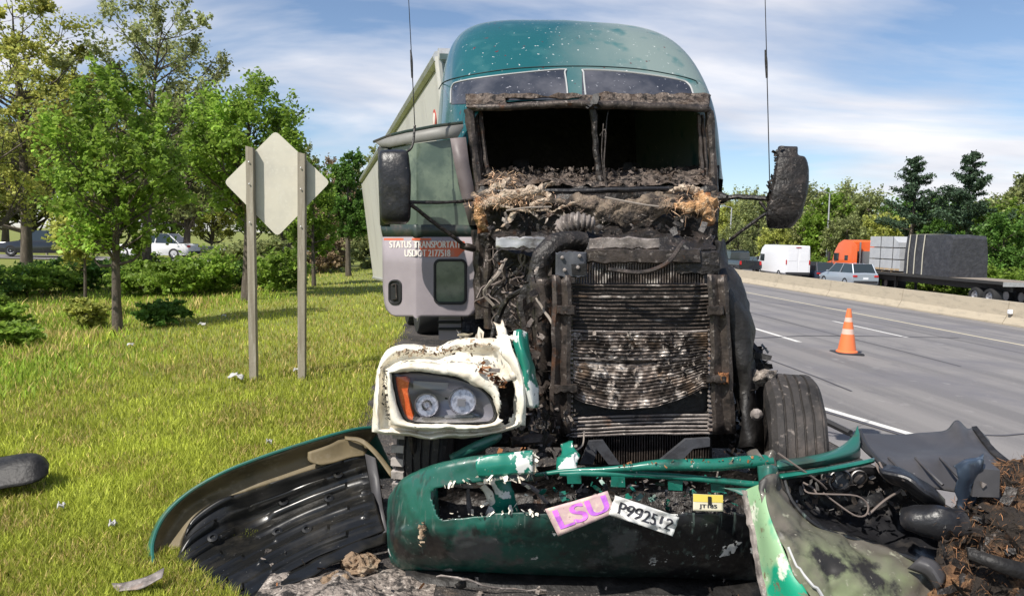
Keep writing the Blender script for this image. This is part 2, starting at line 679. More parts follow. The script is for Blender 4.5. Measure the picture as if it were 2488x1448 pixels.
def make_tree(name, label, base, height, rx, z0, nleaf, leaf, mat, trunk_r, seed, group=None, lumps=26, lean=(0, 0), shell=.75, top_pow=1.0, lump_r=.30, yellow=.14, wood='bark', ry=None, cat='tree', lumpmax=1.0):
    """tapered trunk, limbs running out to clumps of leaves"""
    rg = np.random.default_rng(seed)
    root = empty(name, base, 0, label, cat, group)
    ry = ry or rx
    H = height
    zc, hz = (z0 + 1) / 2 * H, (1 - z0) / 2 * H
    cs = []
    tries = 0
    while len(cs) < lumps and tries < 4000:
        tries += 1
        d = rg.normal(size=3)
        d /= np.linalg.norm(d)
        r = rg.uniform(.25, 1.0) ** .6 * shell / .75 * .8
        h = d[2] * r
        w = (1 - max(h, 0)) ** (top_pow - 1) if top_pow != 1 else 1
        c = np.array([d[0] * r * rx * w, d[1] * r * ry * w, zc + h * hz * .95])
        if all(np.linalg.norm((c - q) / (rx, ry, hz)) > .30 for q in cs) or tries > 1500:
            cs.append(c)
    cs = np.array(cs)
    lx, ly = lean
    mb = MB()
    top = .86 * H
    spine = [Vector((lx * t * t + .04 * H * .1 * math.sin(t * 5 + seed), ly * t * t + .012 * H * math.cos(t * 4 + seed), t * top - (.15 if t == 0 else 0))) for t in np.linspace(0, 1, 9)]
    mb.tube(spine, [trunk_r * 1.35, trunk_r, trunk_r * .9, trunk_r * .8, trunk_r * .66, trunk_r * .5, trunk_r * .36, trunk_r * .22, trunk_r * .08], 9)
    for c in cs:
        e = Vector(c) + Vector((lx * (c[2] / H) ** 2, ly * (c[2] / H) ** 2, 0))
        hz_ = max(z0 * H * .8, c[2] - rg.uniform(.25, .5) * (abs(c[0]) + abs(c[1]) + .4 * rx))
        t = min(.97, max(.05, hz_ / top))
        i = int(t * 8)
        f = t * 8 - i
        s = spine[i].lerp(spine[min(8, i + 1)], f)
        mid = s.lerp(e, .5) + Vector((rg.normal() * .06 * rx, rg.normal() * .06 * rx, -.04 * H * rg.uniform(0, 1)))
        r0 = trunk_r * (1 - t) * .5 + trunk_r * .09
        mb.tube([s, mid, e], [r0, r0 * .6, r0 * .15], 5, sm=6)
        for _ in range(3):
            q = e + Vector(rg.normal(size=3)) * rx * lump_r * .55
            mb.tube([mid.lerp(e, rg.uniform(.2, .9)), q], [r0 * .35, r0 * .08], 4)
    mb.build('trunk', wood, root)
    # leaves: thick near the outside of each clump
    wts = rg.uniform(.5, 1.5, len(cs))
    wts /= wts.sum()
    idx = rg.choice(len(cs), nleaf, p=wts)
    lr = rg.uniform(.65, 1.35, len(cs)) * lump_r
    d = rg.normal(size=(nleaf, 3))
    d /= np.linalg.norm(d, axis=1)[:, None]
    rad = rg.uniform(0, 1, (nleaf, 1)) ** .45
    rad[rg.uniform(size=nleaf) < .12] *= 1.35
    K = 11
    tw = rg.normal(size=(len(cs), K, 3))
    tw[:, :, 2] += .35
    tw /= np.linalg.norm(tw, axis=2)[:, :, None]
    tw *= rg.uniform(.6, 1.5, (len(cs), K, 1))
    td = tw[idx, rg.integers(0, K, nleaf)]
    off = (td * rg.uniform(.05, 1.0, (nleaf, 1)) ** .7 + d * rad * .30) * lr[idx][:, None] * np.array([rx, ry, min(hz, rx * 1.1)])
    c = cs[idx] + off
    k = (np.clip(c[:, 2], 0, None) / H) ** 2
    c[:, 0] += lx * k
    c[:, 1] += ly * k
    c[:, 2] = np.maximum(c[:, 2], .04)
    v, f = leaves(c, np.full(nleaf, leaf), seed=seed)
    lump_t = np.exp(rg.normal(0, .14, len(cs)))[idx]
    tn = tint_for(nleaf, 4, seed, yellow=yellow)
    tn[:, :3] *= np.repeat(lump_t, 4)[:, None]
    np_mesh('crown', v, f, mat, root, tn)
    return root


def base_at(px, Y):
    p = P(px, 700, Y)
    return (p.x, p.y, G(p.x, p.y))


# near roadside trees on the left
make_tree('roadside_tree', 'slim young tree with dense mid green crown and bare lower trunk, nearest the grass', base_at(288, 14.8), 5.65, 1.5, .17, 15000, .105, 'leaf_mid', .085, 3, 'young trees beside the ditch', 50, top_pow=1.25, lump_r=.25)
make_tree('roadside_tree', 'rounded bright green tree directly behind the diamond sign', base_at(600, 21.5), 7.0, 1.95, .22, 19000, .13, 'leaf_mid', .15, 12, 'young trees beside the ditch', 44, top_pow=1.2, lump_r=.27, lean=(.2, 0))
make_tree('roadside_tree', 'narrow upright green tree between the sign and the white trailer', base_at(846, 33), 6.3, 1.15, .12, 15000, .13, 'leaf_dark', .11, 21, 'young trees beside the ditch', 30, top_pow=1.3, lump_r=.3)
make_tree('roadside_tree', 'thin sapling with sunlit leaves just left of the nearest slim tree', base_at(205, 17.5), 3.1, .8, .3, 3000, .11, 'leaf_pale', .04, 24, 'young trees beside the ditch', 18, lump_r=.34)
make_tree('roadside_tree', 'low leafy tree behind the right post of the diamond sign', base_at(762, 27), 4.4, 1.2, .12, 8500, .125, 'leaf_mid', .07, 27, 'young trees beside the ditch', 24, lump_r=.3)
# tall sparse spring trees behind
make_tree('tall_tree', 'tall thin-leaved tree whose wide crown reaches highest behind the slim green tree', base_at(352, 34), 13.4, 3.9, .28, 17000, .17, 'leaf_grey', .22, 31, 'tall trees behind the far roadway', 70, lean=(1.2, 0), shell=.85, lump_r=.17)
make_tree('tall_tree', 'tall yellow-green tree at the edge of the picture with several open limbs', base_at(62, 31), 13.2, 3.1, .14, 19000, .16, 'leaf_pale', .22, 37, 'tall trees behind the far roadway', 62, shell=.85, lump_r=.18, yellow=.2)
make_tree('tall_tree', 'yellow-green tree leaning in from outside the picture over the dark car', base_at(-120, 24), 9.0, 3.2, .12, 11000, .15, 'leaf_pale', .2, 41, 'tall trees behind the far roadway', 46, shell=.85, lump_r=.2, yellow=.2)
make_tree('tall_tree', 'olive green tree standing between the slim tree and the rounded tree', base_at(455, 44), 10.2, 3.4, .1, 20000, .21, 'leaf_grey', .2, 43, 'tall trees behind the far roadway', 44, lump_r=.24)
make_tree('tall_tree', 'pale olive tree standing over the two cars on the ramp', base_at(200, 52), 14.2, 4.0, .1, 20000, .24, 'leaf_pale', .25, 47, 'tall trees behind the far roadway', 50, lump_r=.22, yellow=.2)
make_tree('tall_tree', 'olive tree far behind the right half of the diamond sign', base_at(700, 50), 8.6, 3.0, .05, 15000, .22, 'leaf_far', .2, 49, 'tall trees behind the far roadway', 36, lump_r=.26)
make_tree('tall_tree', 'brownish half-bare tree far behind between sign and trailer', base_at(810, 58), 8.0, 3.0, .05, 9000, .22, 'twig_brown', .2, 51, 'tall trees behind the far roadway', 36, lump_r=.26)
make_tree('tall_tree', 'bare-topped grey tree peeking above the trailer mirror', base_at(905, 60), 9.6, 2.3, .05, 5000, .2, 'leaf_grey', .16, 53, 'tall trees behind the far roadway', 40, lump_r=.2)
backs = [make_tree('background_tree', '-', (0, 0, 0), 9.5, 3.4, .02, 12000, .25, mt, .2, sd, 'trees massed beyond the ramp', 44, lump_r=.24, yellow=.15) for mt, sd in (('leaf_pale', 201), ('leaf_grey', 203), ('leaf_mid', 205))]
usedb = set()
for px, Y, k, s, w in ((-60, 56, 0, 1.15, 'at the picture edge'), (90, 60, 1, 1.2, 'behind the dark sedan'), (262, 58, 0, 1.1, 'right of the dark sedan'), (330, 66, 2, 1.15, 'behind the white car'), (420, 60, 1, .95, 'right of the white car'),
                       (520, 58, 0, .8, 'left of the diamond sign'), (610, 64, 2, .85, 'behind the left sign post'), (690, 66, 0, .72, 'behind the right sign post'), (765, 70, 1, .72, 'right of the sign'), (850, 72, 2, .75, 'behind the narrow tree'), (20, 70, 2, 1.4, 'far back at the picture edge'), (-160, 50, 1, 1.2, 'outside the picture edge')):
    o = backs[k] if k not in usedb else copy_tree(backs[k])
    usedb.add(k)
    o.location = base_at(px, Y)
    o.rotation_euler = (0, 0, px * .9)
    o.scale = (s, s, s)
    o['label'] = ('yellow-green', 'grey-green', 'fresh green')[k] + ' tree beyond the ramp ' + w
# shrubs along the ditch
shr = [(60, 27, 1.7, 2.1, 'leaf_mid', 'broad green shrub below the dark car'), (-150, 23, 1.9, 2.0, 'leaf_dark', 'dark shrub at the picture edge in the ditch'),
       (180, 29, 1.5, 1.9, 'leaf_dark', 'dark shrub behind the thin sapling'), (372, 26, 1.65, 2.0, 'leaf_mid', 'rounded green shrub below the white car'),
       (470, 24.5, 1.75, 1.7, 'leaf_mid', 'green shrub with sunlit top in front of the guardrail'), (545, 27, 1.7, 1.5, 'leaf_dark', 'dark shrub left of the rounded tree trunk'),
       (680, 25, 1.45, 1.1, 'leaf_mid', 'leafy shrub seen between the two sign posts'), (790, 36, 1.7, 1.3, 'twig_brown', 'dry brown shrub at the foot of the narrow tree'),
       (205, 15.6, .62, .5, 'leaf_pale', 'small bright yellow-green bush in the grass left of the slim trunk'), (392, 15.6, .5, .62, 'leaf_dark', 'low dark tuft bush right of the slim trunk'),
       (-40, 16, .8, .9, 'leaf_mid', 'leafy weed bush at the picture edge'), (640, 34, 1.9, 2.2, 'leaf_far', 'wide olive shrub far behind the sign posts'),
       (330, 34, 1.2, 1.9, 'leaf_mid', 'low green shrub right below the guardrail'), (20, 12.6, .45, .6, 'leaf_mid', 'low weed clump at the grass edge'), (900, 40, 2.2, 1.5, 'leaf_far', 'olive shrub hidden partly by the trailer side')]
for i, (px, Y, h, r, mt, lb) in enumerate(shr):
    make_tree('ditch_shrub', lb, base_at(px, Y), h * (.62 + .4 * ((i * 7) % 5) / 5 if Y > 22 and px < 560 else 1), r, -.1, int(1700 * r * r + 2600), .075 + .0026 * Y, mt, .025, 60 + i, 'shrubs along the ditch', 16 if r < 1 else 24, lump_r=.34, cat='shrub')

# ---- treeline beyond the motorway
wood = [('leaf_far', 9.5, 4.2, 61), ('leaf_grey', 10.5, 4.4, 67), ('leaf_dark', 9.0, 4.0, 71), ('leaf_mid', 8.5, 4.0, 73), ('leaf_pale', 8.0, 3.6, 79)]
protos = []
for i, (mt, h, r, sd) in enumerate(wood):
    t = make_tree('woodland_tree', '-', (0, 0, 0), h, r, .02, 9500, .34, mt, .2, sd, 'deciduous trees along the far side of the motorway', 40, lump_r=.24, yellow=.12)
    protos.append(t)
spots = [(1715, 120, 1, 1.0), (1765, 112, 4, 1.05), (1800, 128, 1, 1.05), (1838, 98, 0, .9), (1880, 118, 3, 1.1), (1925, 104, 1, .95), (1962, 126, 0, 1.2), (2005, 100, 3, 1.05),
         (2052, 112, 1, 1.05), (2098, 96, 0, .95), (2140, 84, 4, .8), (2192, 92, 2, .92), (2248, 84, 2, .84), (2300, 90, 2, .95), (2352, 82, 2, .84), (2408, 84, 0, .85), (2450, 66, 3, .76), (2500, 72, 1, .85),
         (2560, 66, 0, 1.0), (2640, 70, 3, 1.0), (1640, 118, 0, 1.0), (2050, 84, 0, .62), (1880, 84, 4, .62), (2430, 58, 2, .62), (1790, 80, 0, .5)]
where = ['behind the burnt mirror arm', 'left of the burnt mirror', 'behind the antenna', 'above the dark pickup', 'behind the white van', 'right of the white van', 'behind the tall lamp post', 'right of the lamp post', 'above the orange tractor cab',
         'behind the orange tractor roof', 'behind the grey stacks', 'below the shorter pine', 'right of the shorter pine', 'between the two pines', 'below the taller pine', 'right of the taller pine', 'behind the black tarp end', 'at the picture edge',
         'just outside the picture edge', 'far outside the picture edge', 'hidden by the cab', 'low behind the silver car', 'low behind the van', 'low behind the black tarp', 'low behind the dark pickup']
kinds = ['olive', 'grey-green', 'dark green', 'fresh green', 'pale green']
used = set()
for (px, Y, k, s), w in zip(spots, where):
    o = protos[k] if k not in used else copy_tree(protos[k])
    used.add(k)
    o.location = base_at(px, Y)
    o.rotation_euler = (0, 0, px * 1.7)
    s *= 1.17
    o.scale = (s, s, s * 1.03)
    o['label'] = f'{kinds[k]} leafy woodland tree {w}'


low = make_tree('verge_shrub', '-', (0, 0, 0), 2.6, 2.6, -.1, 6500, .24, 'leaf_mid', .05, 301, 'shrubs along the far verge', 26, lump_r=.3, cat='shrub')
for i, (px, Y, w) in enumerate(((2110, 68, 'behind the orange tractor'), (2190, 62, 'behind the grey packs'), (2265, 58, 'behind the gap between packs and tarp'), (2335, 55, 'behind the middle of the black tarp'), (2400, 52, 'behind the tarp end'), (2462, 50, 'behind the empty flatbed deck'), (2530, 48, 'outside the picture edge'), (1985, 76, 'left of the orange tractor'), (2040, 72, 'at the foot of the lamp post'))):
    o = low if i == 0 else copy_tree(low)
    o.location = base_at(px, Y)
    o.rotation_euler = (0, 0, i * 1.3)
    o['label'] = 'low green verge shrub ' + w


def make_pine(label, base, height, seed, bend):
    rg = np.random.default_rng(seed)
    root = empty('pine_tree', base, 0, label, 'tree', 'tall pines above the treeline')
    mb = MB()
    spine = [Vector((bend * math.sin(t * 2.4) * .4, 0, t * height)) for t in np.linspace(0, 1, 8)]
    mb.tube(spine, [.28, .25, .22, .18, .14, .1, .06, .02], 8)
    cs = []
    for i in range(58):
        t = .30 + .70 * (i / 57) ** .8
        z = t * height
        ln = (1.03 - t) * height * .34 * rg.uniform(.35, 1.35) + .3
        a = rg.uniform(0, 6.28)
        s = Vector((bend * math.sin(t * 2.4) * .4, 0, z))
        e = s + Vector((math.cos(a) * ln, math.sin(a) * ln, ln * rg.uniform(.1, .6)))
        mb.tube([s, s.lerp(e, .6) - Vector((0, 0, .06 * ln)), e], [.05, .035, .01], 5)
        m = int(60 + 100 * ln)
        q = rg.uniform(.25, 1.08, (m, 1))
        c = np.array(s) + (np.array(e) - np.array(s)) * q + rg.normal(size=(m, 3)) * np.array([.22, .22, .15]) * (.5 + .22 * ln)
        cs.append(c)
    mb.build('trunk', 'bark', root)
    c = np.concatenate(cs)
    v, f = leaves(c, np.full(len(c), .27), up=.1, asp=.42, seed=seed)
    np_mesh('crown', v, f, 'needles', root, tint_for(len(c), 4, seed, .3, .1))
    return root


make_pine('shorter dark pine with a forked ragged top right of the burnt mirror', base_at(2196, 70), 11.6, 5, 1.2)
make_pine('taller dark pine leaning above the black tarped load', base_at(2356, 66), 11.6, 8, -1.6)

# ---- mown verge and weeds: uncountable blades
def blades(name, label, th0, th1, r0, r1, n, hmean, wid, keep, seed, dry=.15, tone=(1, 1, 1)):
    rg = np.random.default_rng(seed)
    th = rg.uniform(R_(th0), R_(th1), n)
    r = 1 / rg.uniform(1 / r1, 1 / r0, n)
    x, y = r * np.sin(th), r * np.cos(th)
    u = x * math.cos(HD) + y * math.sin(HD)
    ok = keep(x, y, u)
    x, y, r, u = x[ok], y[ok], r[ok], u[ok]
    n = len(x)
    z = np.array([G(a, b) for a, b in zip(x, y)]) - .055
    cl = np.array([noise.noise(Vector((a * 1.7, b * 1.7, 2))) + .6 * noise.noise(Vector((a * 5, b * 5, 7))) for a, b in zip(x, y)])
    h = hmean * rg.uniform(.55, 1.35, n) * (1 + .35 * cl) + .055
    w = wid * (1 + r * .16) * rg.uniform(.7, 1.3, n)
    a = rg.uniform(0, 2 * math.pi, n)
    dx, dy = np.cos(a), np.sin(a)
    b = rg.uniform(0, 2 * math.pi, n)
    ln = h * rg.uniform(.1, .75, n)
    p = np.stack([x, y, z], 1)
    side = np.stack([dx, dy, np.zeros(n)], 1) * w[:, None] * .5
    mid = p + np.stack([np.cos(b) * ln * .35, np.sin(b) * ln * .35, h * .6], 1)
    tip = p + np.stack([np.cos(b) * ln, np.sin(b) * ln, h], 1)
    v = np.stack([p - side, p + side, mid + side * .8, tip, mid - side * .8], 1).reshape(-1, 3)
    i = np.arange(n)[:, None] * 5
    tr = np.concatenate([i + [0, 1, 2], i + [0, 2, 4], i + [4, 2, 3]], 1).reshape(-1, 3)
    big = np.array([noise.noise(Vector((a * .45, b * .45, 9))) for a, b in zip(x, y)])
    k = np.exp(rg.normal(0, .26, n) + .36 * cl + .3 * big)
    isdry = rg.uniform(size=n) < dry * (1 + 2.6 * np.clip(-cl, -.38, 1) + 2.0 * np.clip(-big, -.3, 1))
    c = np.stack([k * tone[0], k * tone[1], k * tone[2], np.ones(n)], 1)
    c[isdry, :3] = np.array([1.75, 1.25, 3.2]) * k[isdry, None]
    o = np_mesh(name, v, tr, 'grass_blade', None, np.repeat(c, 5, 0), tris=True)
    return tag(o, label, 'grass', kind='stuff')


def in_verge(x, y, u):
    edge = -.74 + .10 * np.sin(y * 2.1) + .08 * np.sin(y * 7.3)
    under = (x > -1.72) & (x < -.3) & (y > 3.82 - .9 * np.clip(x + 1.72, 0, .6)) & (y < 4.02 + .35 * np.clip((x + 1.75), 0, 1.5))
    return (u < edge) & (y > 1.5) & ~under


blades('grass', 'short sunlit mown grass with dry straw beside the shoulder', -52, 4, 2.3, 40, 360000, .026, .0042, in_verge, 1, .15)
blades('weeds', 'long rough grass along the ditch edge', -48, -8, 9.5, 40, 60000, .09, .006,
       lambda x, y, u: (u < -4.2 - 1.6 * np.random.default_rng(5).random(len(x)) ** .5 * 2.2 - .9 * np.sin(y * .5)) & (u > -22) & (y > 8), 2, .16, (.75, .95, .8))
blades('dry_reeds', 'strip of dry reddish grass in front of the shrubs', -46, -14, 13, 30, 6000, .17, .006,
       lambda x, y, u: (u < -6) & (u > -13) & (np.sin(y * .9 + x * .4) > -.1), 3, 1.0)

# ================================================================== diamond sign seen from behind
sg = empty('road_sign', base_at(672, 9.0), 0, 'back of a pale metal diamond road sign on two wooden posts in the grass', 'sign')
def rpoly(pts, r, n=4):
    out = []
    k = len(pts)
    for i in range(k):
        a, b, c = Vector(pts[i - 1]), Vector(pts[i]), Vector(pts[(i + 1) % k])
        p, q = b + (a - b).normalized() * r, b + (c - b).normalized() * r
        for j in range(n + 1):
            t = j / n
            out.append(p * (1 - t) ** 2 + b * 2 * t * (1 - t) + q * t * t)
    return out


pan = [P(544, 443, 9.06), P(669, 318, 9.06), P(802, 443, 9.06), P(674, 575, 9.06)]
mb = MB()
mb.prism(rpoly(pan, .06), (0, .004, 0))
mb.build('sign_panel', 'sign_aluminium', sg, world=True, smooth=False)
for (tx, ty, bx) in ((608, 360, 617), (734, 375, 734)):
    t, g = P(tx, ty, 9.0), P(bx, 920, 9.0)
    g.z = G(g.x, g.y) - .1
    mb = MB()
    n = 14
    for i in range(n):
        pass
    rows = []
    for i in range(n + 1):
        f = i / n
        c = g.lerp(t, f)
        w = .043
        jx = .004 * noise.noise(Vector((c.z * 4, bx, 0)))
        rows.append([c + Vector((sx * w + jx, sy * w, (.02 if (i == n and sx < 0) else 0))) for sx, sy in ((-1, -1), (1, -1), (1, 1), (-1, 1))])
    mb.grid(rows, wrap=True)
    mb.add([rows[-1][k] for k in range(4)], [(0, 1, 2, 3)])
    post = mb.build('post', 'weathered_wood', sg, world=True, smooth=False)
    for hz in (.12, .30, .62):
        c = t.lerp(g, hz * .5) + Vector((0, -.054, 0))
        mb = MB()
        mb.lathe([(.010, 0), (.010, .006), (.005, .009)], c, (0, -1, 0), 8)
        mb.build('bolt', 'galvanised', post)

# ================================================================== traffic cone
c0 = PG(2057, 860)
cone = empty('traffic_cone', c0, 0, 'orange traffic cone with pale bands standing alone on the road', 'cone')
hc = .80
mb = MB()
mb.box((0, 0, .02), (.46, .46, .04), ch=.015)
mb.build('base', 'dark_plastic', cone)
mb = MB()
mb.m = 0
def cr_r(t): return .165 * (1 - t) + .035 * t
bands = [(.04, .42, 0), (.42, .54, 1), (.54, .70, 0), (.70, .80, 1), (.80, 1.0, 0)]
for a, b, m in bands:
    mb.m = m
    n = 20
    vs = [(cr_r(t) * math.cos(k * 2 * math.pi / n), cr_r(t) * math.sin(k * 2 * math.pi / n), .035 + t * hc) for t in (a, b) for k in range(n)]
    mb.add(vs, [(k, (k + 1) % n, n + (k + 1) % n, n + k) for k in range(n)])
n = 20
mb.m = 0
mb.add([(cr_r(1) * math.cos(k * 2 * math.pi / n), cr_r(1) * math.sin(k * 2 * math.pi / n), .035 + hc) for k in range(n)], [tuple(range(n))])
mb.build('cone_body', ['cone_orange', 'cone_white'], cone)
mb = MB()
mb.lathe([(.19, .036), (.185, .06), (.165, .075)], (0, 0, 0), n=20)
mb.build('collar', 'cone_orange', cone)

# ================================================================== vehicles (local: forward +Y, centre at origin on the ground)
def wheel(parent, c, r, w, side, n=20):
    mb = MB()
    ax = (side, 0, 0)
    mb.lathe([(r * .62, -w * .5), (r * .93, -w * .5), (r, -w * .3), (r, w * .3), (r * .93, w * .5), (r * .62, w * .5)], c, ax, n, close=True)
    ty = mb.build('wheel', 'tyre_rubber', parent)
    mb = MB()
    mb.lathe([(r * .64, -w * .4), (r * .64, w * .38), (r * .5, w * .40), (r * .42, w * .25), (r * .16, w * .3), (r * .12, w * .45)], c, ax, n)
    mb.build('rim', 'rim_metal', ty)
    return ty


def body_loft(stations, nu=None):
    """stations: (y, halfwidth bottom, halfwidth belt, z bottom, z belt, z top) -> closed body"""
    rows = []
    for (y, wb, wm, zb, zm, zt) in stations:
        rows.append([Vector(p) for p in ((-wb, y, zb), (-wm, y, zb + .12), (-wm, y, zm), (-wm * .93, y, zt), (0, y, zt + .025), (wm * .93, y, zt), (wm, y, zm), (wm, y, zb + .12), (wb, y, zb))])
    mb = MB()
    mb.grid(rows)
    n = 9
    mb.add(rows[0], [tuple(range(n))])
    mb.add(rows[-1], [tuple(range(n))])
    for r0, r1 in zip(rows, rows[1:]):
        mb.add([r0[0], r0[-1], r1[-1], r1[0]], [(0, 1, 2, 3)])
    return mb


def car(name, label, cat, loc, rz, paint, L=4.5, W=1.8, H=1.45, style='sedan', group=None):
    o = empty(name, loc, rz, label, cat, group)
    h, b = L / 2, .62 * H
    w = W / 2
    if style == 'hatch':
        st = [(-h, .8 * w, .93 * w, .38, .72, .86), (-h + .12, .95 * w, w, .25, .72, .95), (-.1, .97 * w, w, .2, .7, .93), (h - 1.0, .97 * w, w, .2, .66, .90), (h - .25, .92 * w, .96 * w, .22, .58, .74), (h, .7 * w, .8 * w, .32, .5, .60)]
        cab = [(-h + .08, .90), (-h + .42, 1.0), (.35, 1.0), (h - 1.05, .9)]
        roof = (-h + .45, h - 1.85)
    else:
        st = [(-h, .8 * w, .9 * w, .38, .66, .80), (-h + .15, .95 * w, w, .25, .68, .90), (-.1, .97 * w, w, .2, .7, .92), (h - 1.2, .97 * w, w, .2, .66, .90), (h - .25, .92 * w, .96 * w, .22, .56, .74), (h, .7 * w, .8 * w, .32, .5, .60)]
        roof = (-h + 1.25, h - 2.1)
        cab = [(-h + .55, .9), (0, 0), (0, 0), (h - 1.25, .9)]
    body_loft(st).build('body', paint, o, angle=35)
    y0, y3 = cab[0][0], cab[3][0]
    y1, y2 = roof
    zb, zt = .88, H
    wb, wt = w * .93, w * .72

    def q(y, ww, z):
        return [Vector((-ww, y, z)), Vector((ww, y, z))]
    A, B, C, D = q(y0, wb * .9, zb), q(y1, wt, zt), q(y2, wt, zt), q(y3, wb * .9, zb)
    mb = MB()
    mb.add([B[0], B[1], C[1], C[0]] + [p - Vector((0, 0, .05)) for p in (B[0], B[1], C[1], C[0])], [(0, 1, 2, 3), (4, 5, 6, 7), (0, 1, 5, 4), (1, 2, 6, 5), (2, 3, 7, 6), (3, 0, 4, 7)])
    for s in (0, 1):       # pillars
        for p, t in ((A[s], B[s]), (D[s], C[s]), (A[s].lerp(D[s], .5) + Vector(((w * .06) * (-1 if s == 0 else 1), 0, 0)), B[s].lerp(C[s], .5))):
            mb.tube([p, t], .035, 5)
    mb.build('roof', paint, o, smooth=False)
    for nm, f in (('rear_window', (A[0], A[1], B[1], B[0])), ('windscreen', (D[0], D[1], C[1], C[0])), ('side_window', (A[0], D[0], C[0], B[0])), ('side_window', (A[1], D[1], C[1], B[1]))):
        mb = MB()
        cc = sum(f, Vector()) / 4
        f2 = [cc + (p - cc) * .985 for p in f]
        nn = (f2[1] - f2[0]).cross(f2[3] - f2[0]).normalized() * .012
        mb.prism([p - nn / 2 for p in f2], nn)
        mb.build(nm, 'car_glass', o, smooth=False)
    r = .325
    for s in (-1, 1):
        for y in (-h + .82, h - .85):
            wheel(o, (s * (w - .10), y, r), r, .21, s)
        mb = MB()
        mb.box((s * (w * .76), -h + .035, .76), (.30, .12, .14), ch=.03)
        mb.build('tail_lamp', 'tail_red', o)
        mb = MB()
        mb.box((s * (w * .68), h - .08, .60), (.34, .14, .12), ch=.03)
        mb.build('headlight', 'lamp_clear', o)
        mb = MB()
        mb.box((s * (w + .07), y3 - .35, .98), (.16, .09, .11), ch=.03)
        mb.build('door_mirror', paint, o)
    mb = MB()
    mb.box((0, -h - .005, .40), (W * .86, .07, .16), ch=.025)
    mb.build('rear_bumper', 'dark_plastic', o)
    mb = MB()
    mb.box((0, -h - .01, .62), (.32, .03, .13))
    mb.build('number_plate', 'lamp_clear', o)
    return o


def on_road(px, Y, dz=0):
    p = P(px, 680, Y)
    return (p.x, p.y, G(p.x, p.y) + .012 + dz)


QG = 'queue of traffic on the opposite carriageway'
car('hatchback_car', 'silver blue hatchback waiting beside the flatbed in front of the orange tractor', 'car', on_road(2058, 47.5), HD, 'paint_silver', 4.25, 1.78, 1.5, 'hatch', QG)
car('dark_car', 'dark navy hatchback just right of the white van', 'car', on_road(1975, 60), HD, 'paint_navy', 4.4, 1.8, 1.6, 'hatch', QG)
car('dark_car', 'second dark car squeezed in front of the orange tractor cab', 'car', on_road(2008, 66), HD, 'paint_black', 4.5, 1.8, 1.45, 'sedan', QG)
car('dark_car', 'grey car ahead of the white van beside its nose', 'car', on_road(1838, 66), HD, 'paint_grey', 4.6, 1.85, 1.6, 'hatch', QG)
# dark pickup
pk = empty('pickup_truck', on_road(1790, 62), HD, 'dark pickup truck farthest ahead, beside the burnt tractor', 'pickup', QG)
body_loft([(-2.7, .85, .95, .45, .8, 1.12), (-.4, .9, .95, .4, .8, 1.12), (1.6, .9, .95, .4, .85, 1.15), (2.4, .85, .92, .4, .8, 1.05), (2.75, .7, .85, .5, .8, .95)]).build('body', 'paint_black', pk)
body_loft([(-.5, .8, .85, 1.1, 1.2, 1.75), (-.3, .8, .85, 1.1, 1.2, 1.85), (.9, .8, .85, 1.1, 1.2, 1.85), (1.6, .8, .85, 1.1, 1.14, 1.2)]).build('cabin', 'car_glass', pk)
mb = MB()
mb.box((0, .3, 1.9), (1.4, 1.2, .05), ch=.02)
mb.build('roof', 'paint_black', pk)
for s in (-1, 1):
    for y in (-1.75, 1.75):
        wheel(pk, (s * .85, y, .39), .39, .25, s)
    mb = MB()
    mb.box((s * .82, -2.7, .95), (.16, .08, .3), ch=.02)
    mb.build('tail_lamp', 'tail_red', pk)

# white high-roof van
vn = empty('delivery_van', on_road(1897, 60), HD, 'white high-roof delivery van stopped behind the median barrier', 'van', QG)
mb = body_loft([(-2.8, .85, .98, .45, 1.2, 2.55), (-2.7, .9, 1.0, .4, 1.2, 2.62), (1.2, .9, 1.0, .4, 1.2, 2.66), (1.75, .9, 1.0, .4, 1.2, 2.35), (2.35, .9, .98, .4, 1.1, 1.35), (2.9, .8, .93, .4, .9, 1.05)])
mb.build('body', 'paint_white', vn, angle=30)
for s in (-1, 1):
    mb = MB()
    mb.box((s * .45, -2.815, 1.45), (.84, .02, 1.9), ch=.008)
    d = mb.build('rear_door', 'paint_white', vn)
    mb = MB()
    mb.box((s * .45, -2.83, 1.75), (.66, .012, .62), ch=.004)
    mb.build('rear_window', 'paint_white', d)
    mb = MB()
    mb.box((s * .93, -2.8, 1.35), (.09, .07, .36), ch=.02)
    mb.build('tail_lamp', 'tail_red', vn)
    mb = MB()
    mb.box((s * 1.005, 1.45, 1.62), (.02, .8, .55), ch=.008)
    mb.build('side_window', 'car_glass', vn)
    mb = MB()
    mb.box((s * 1.13, 2.0, 1.55), (.2, .12, .3), ch=.03)
    mb.build('door_mirror', 'dark_plastic', vn)
    for y in (-1.7, 1.9):
        wheel(vn, (s * .9, y, .36), .36, .23, s)
mb = MB()
mb.box((0, -2.83, .48), (1.9, .12, .22), ch=.03)
mb.build('rear_bumper', 'dark_plastic', vn)
mb = MB()
mb.box((0, -2.83, 2.5), (.4, .04, .05))
mb.build('brake_lamp', 'tail_red', vn)

# ---- orange tractor with flatbed
ox, oy, oz = on_road(2102, 58)
ot = empty('orange_tractor', (ox, oy, oz), HD, 'orange semi tractor cab pulling the loaded flatbed', 'truck', QG)
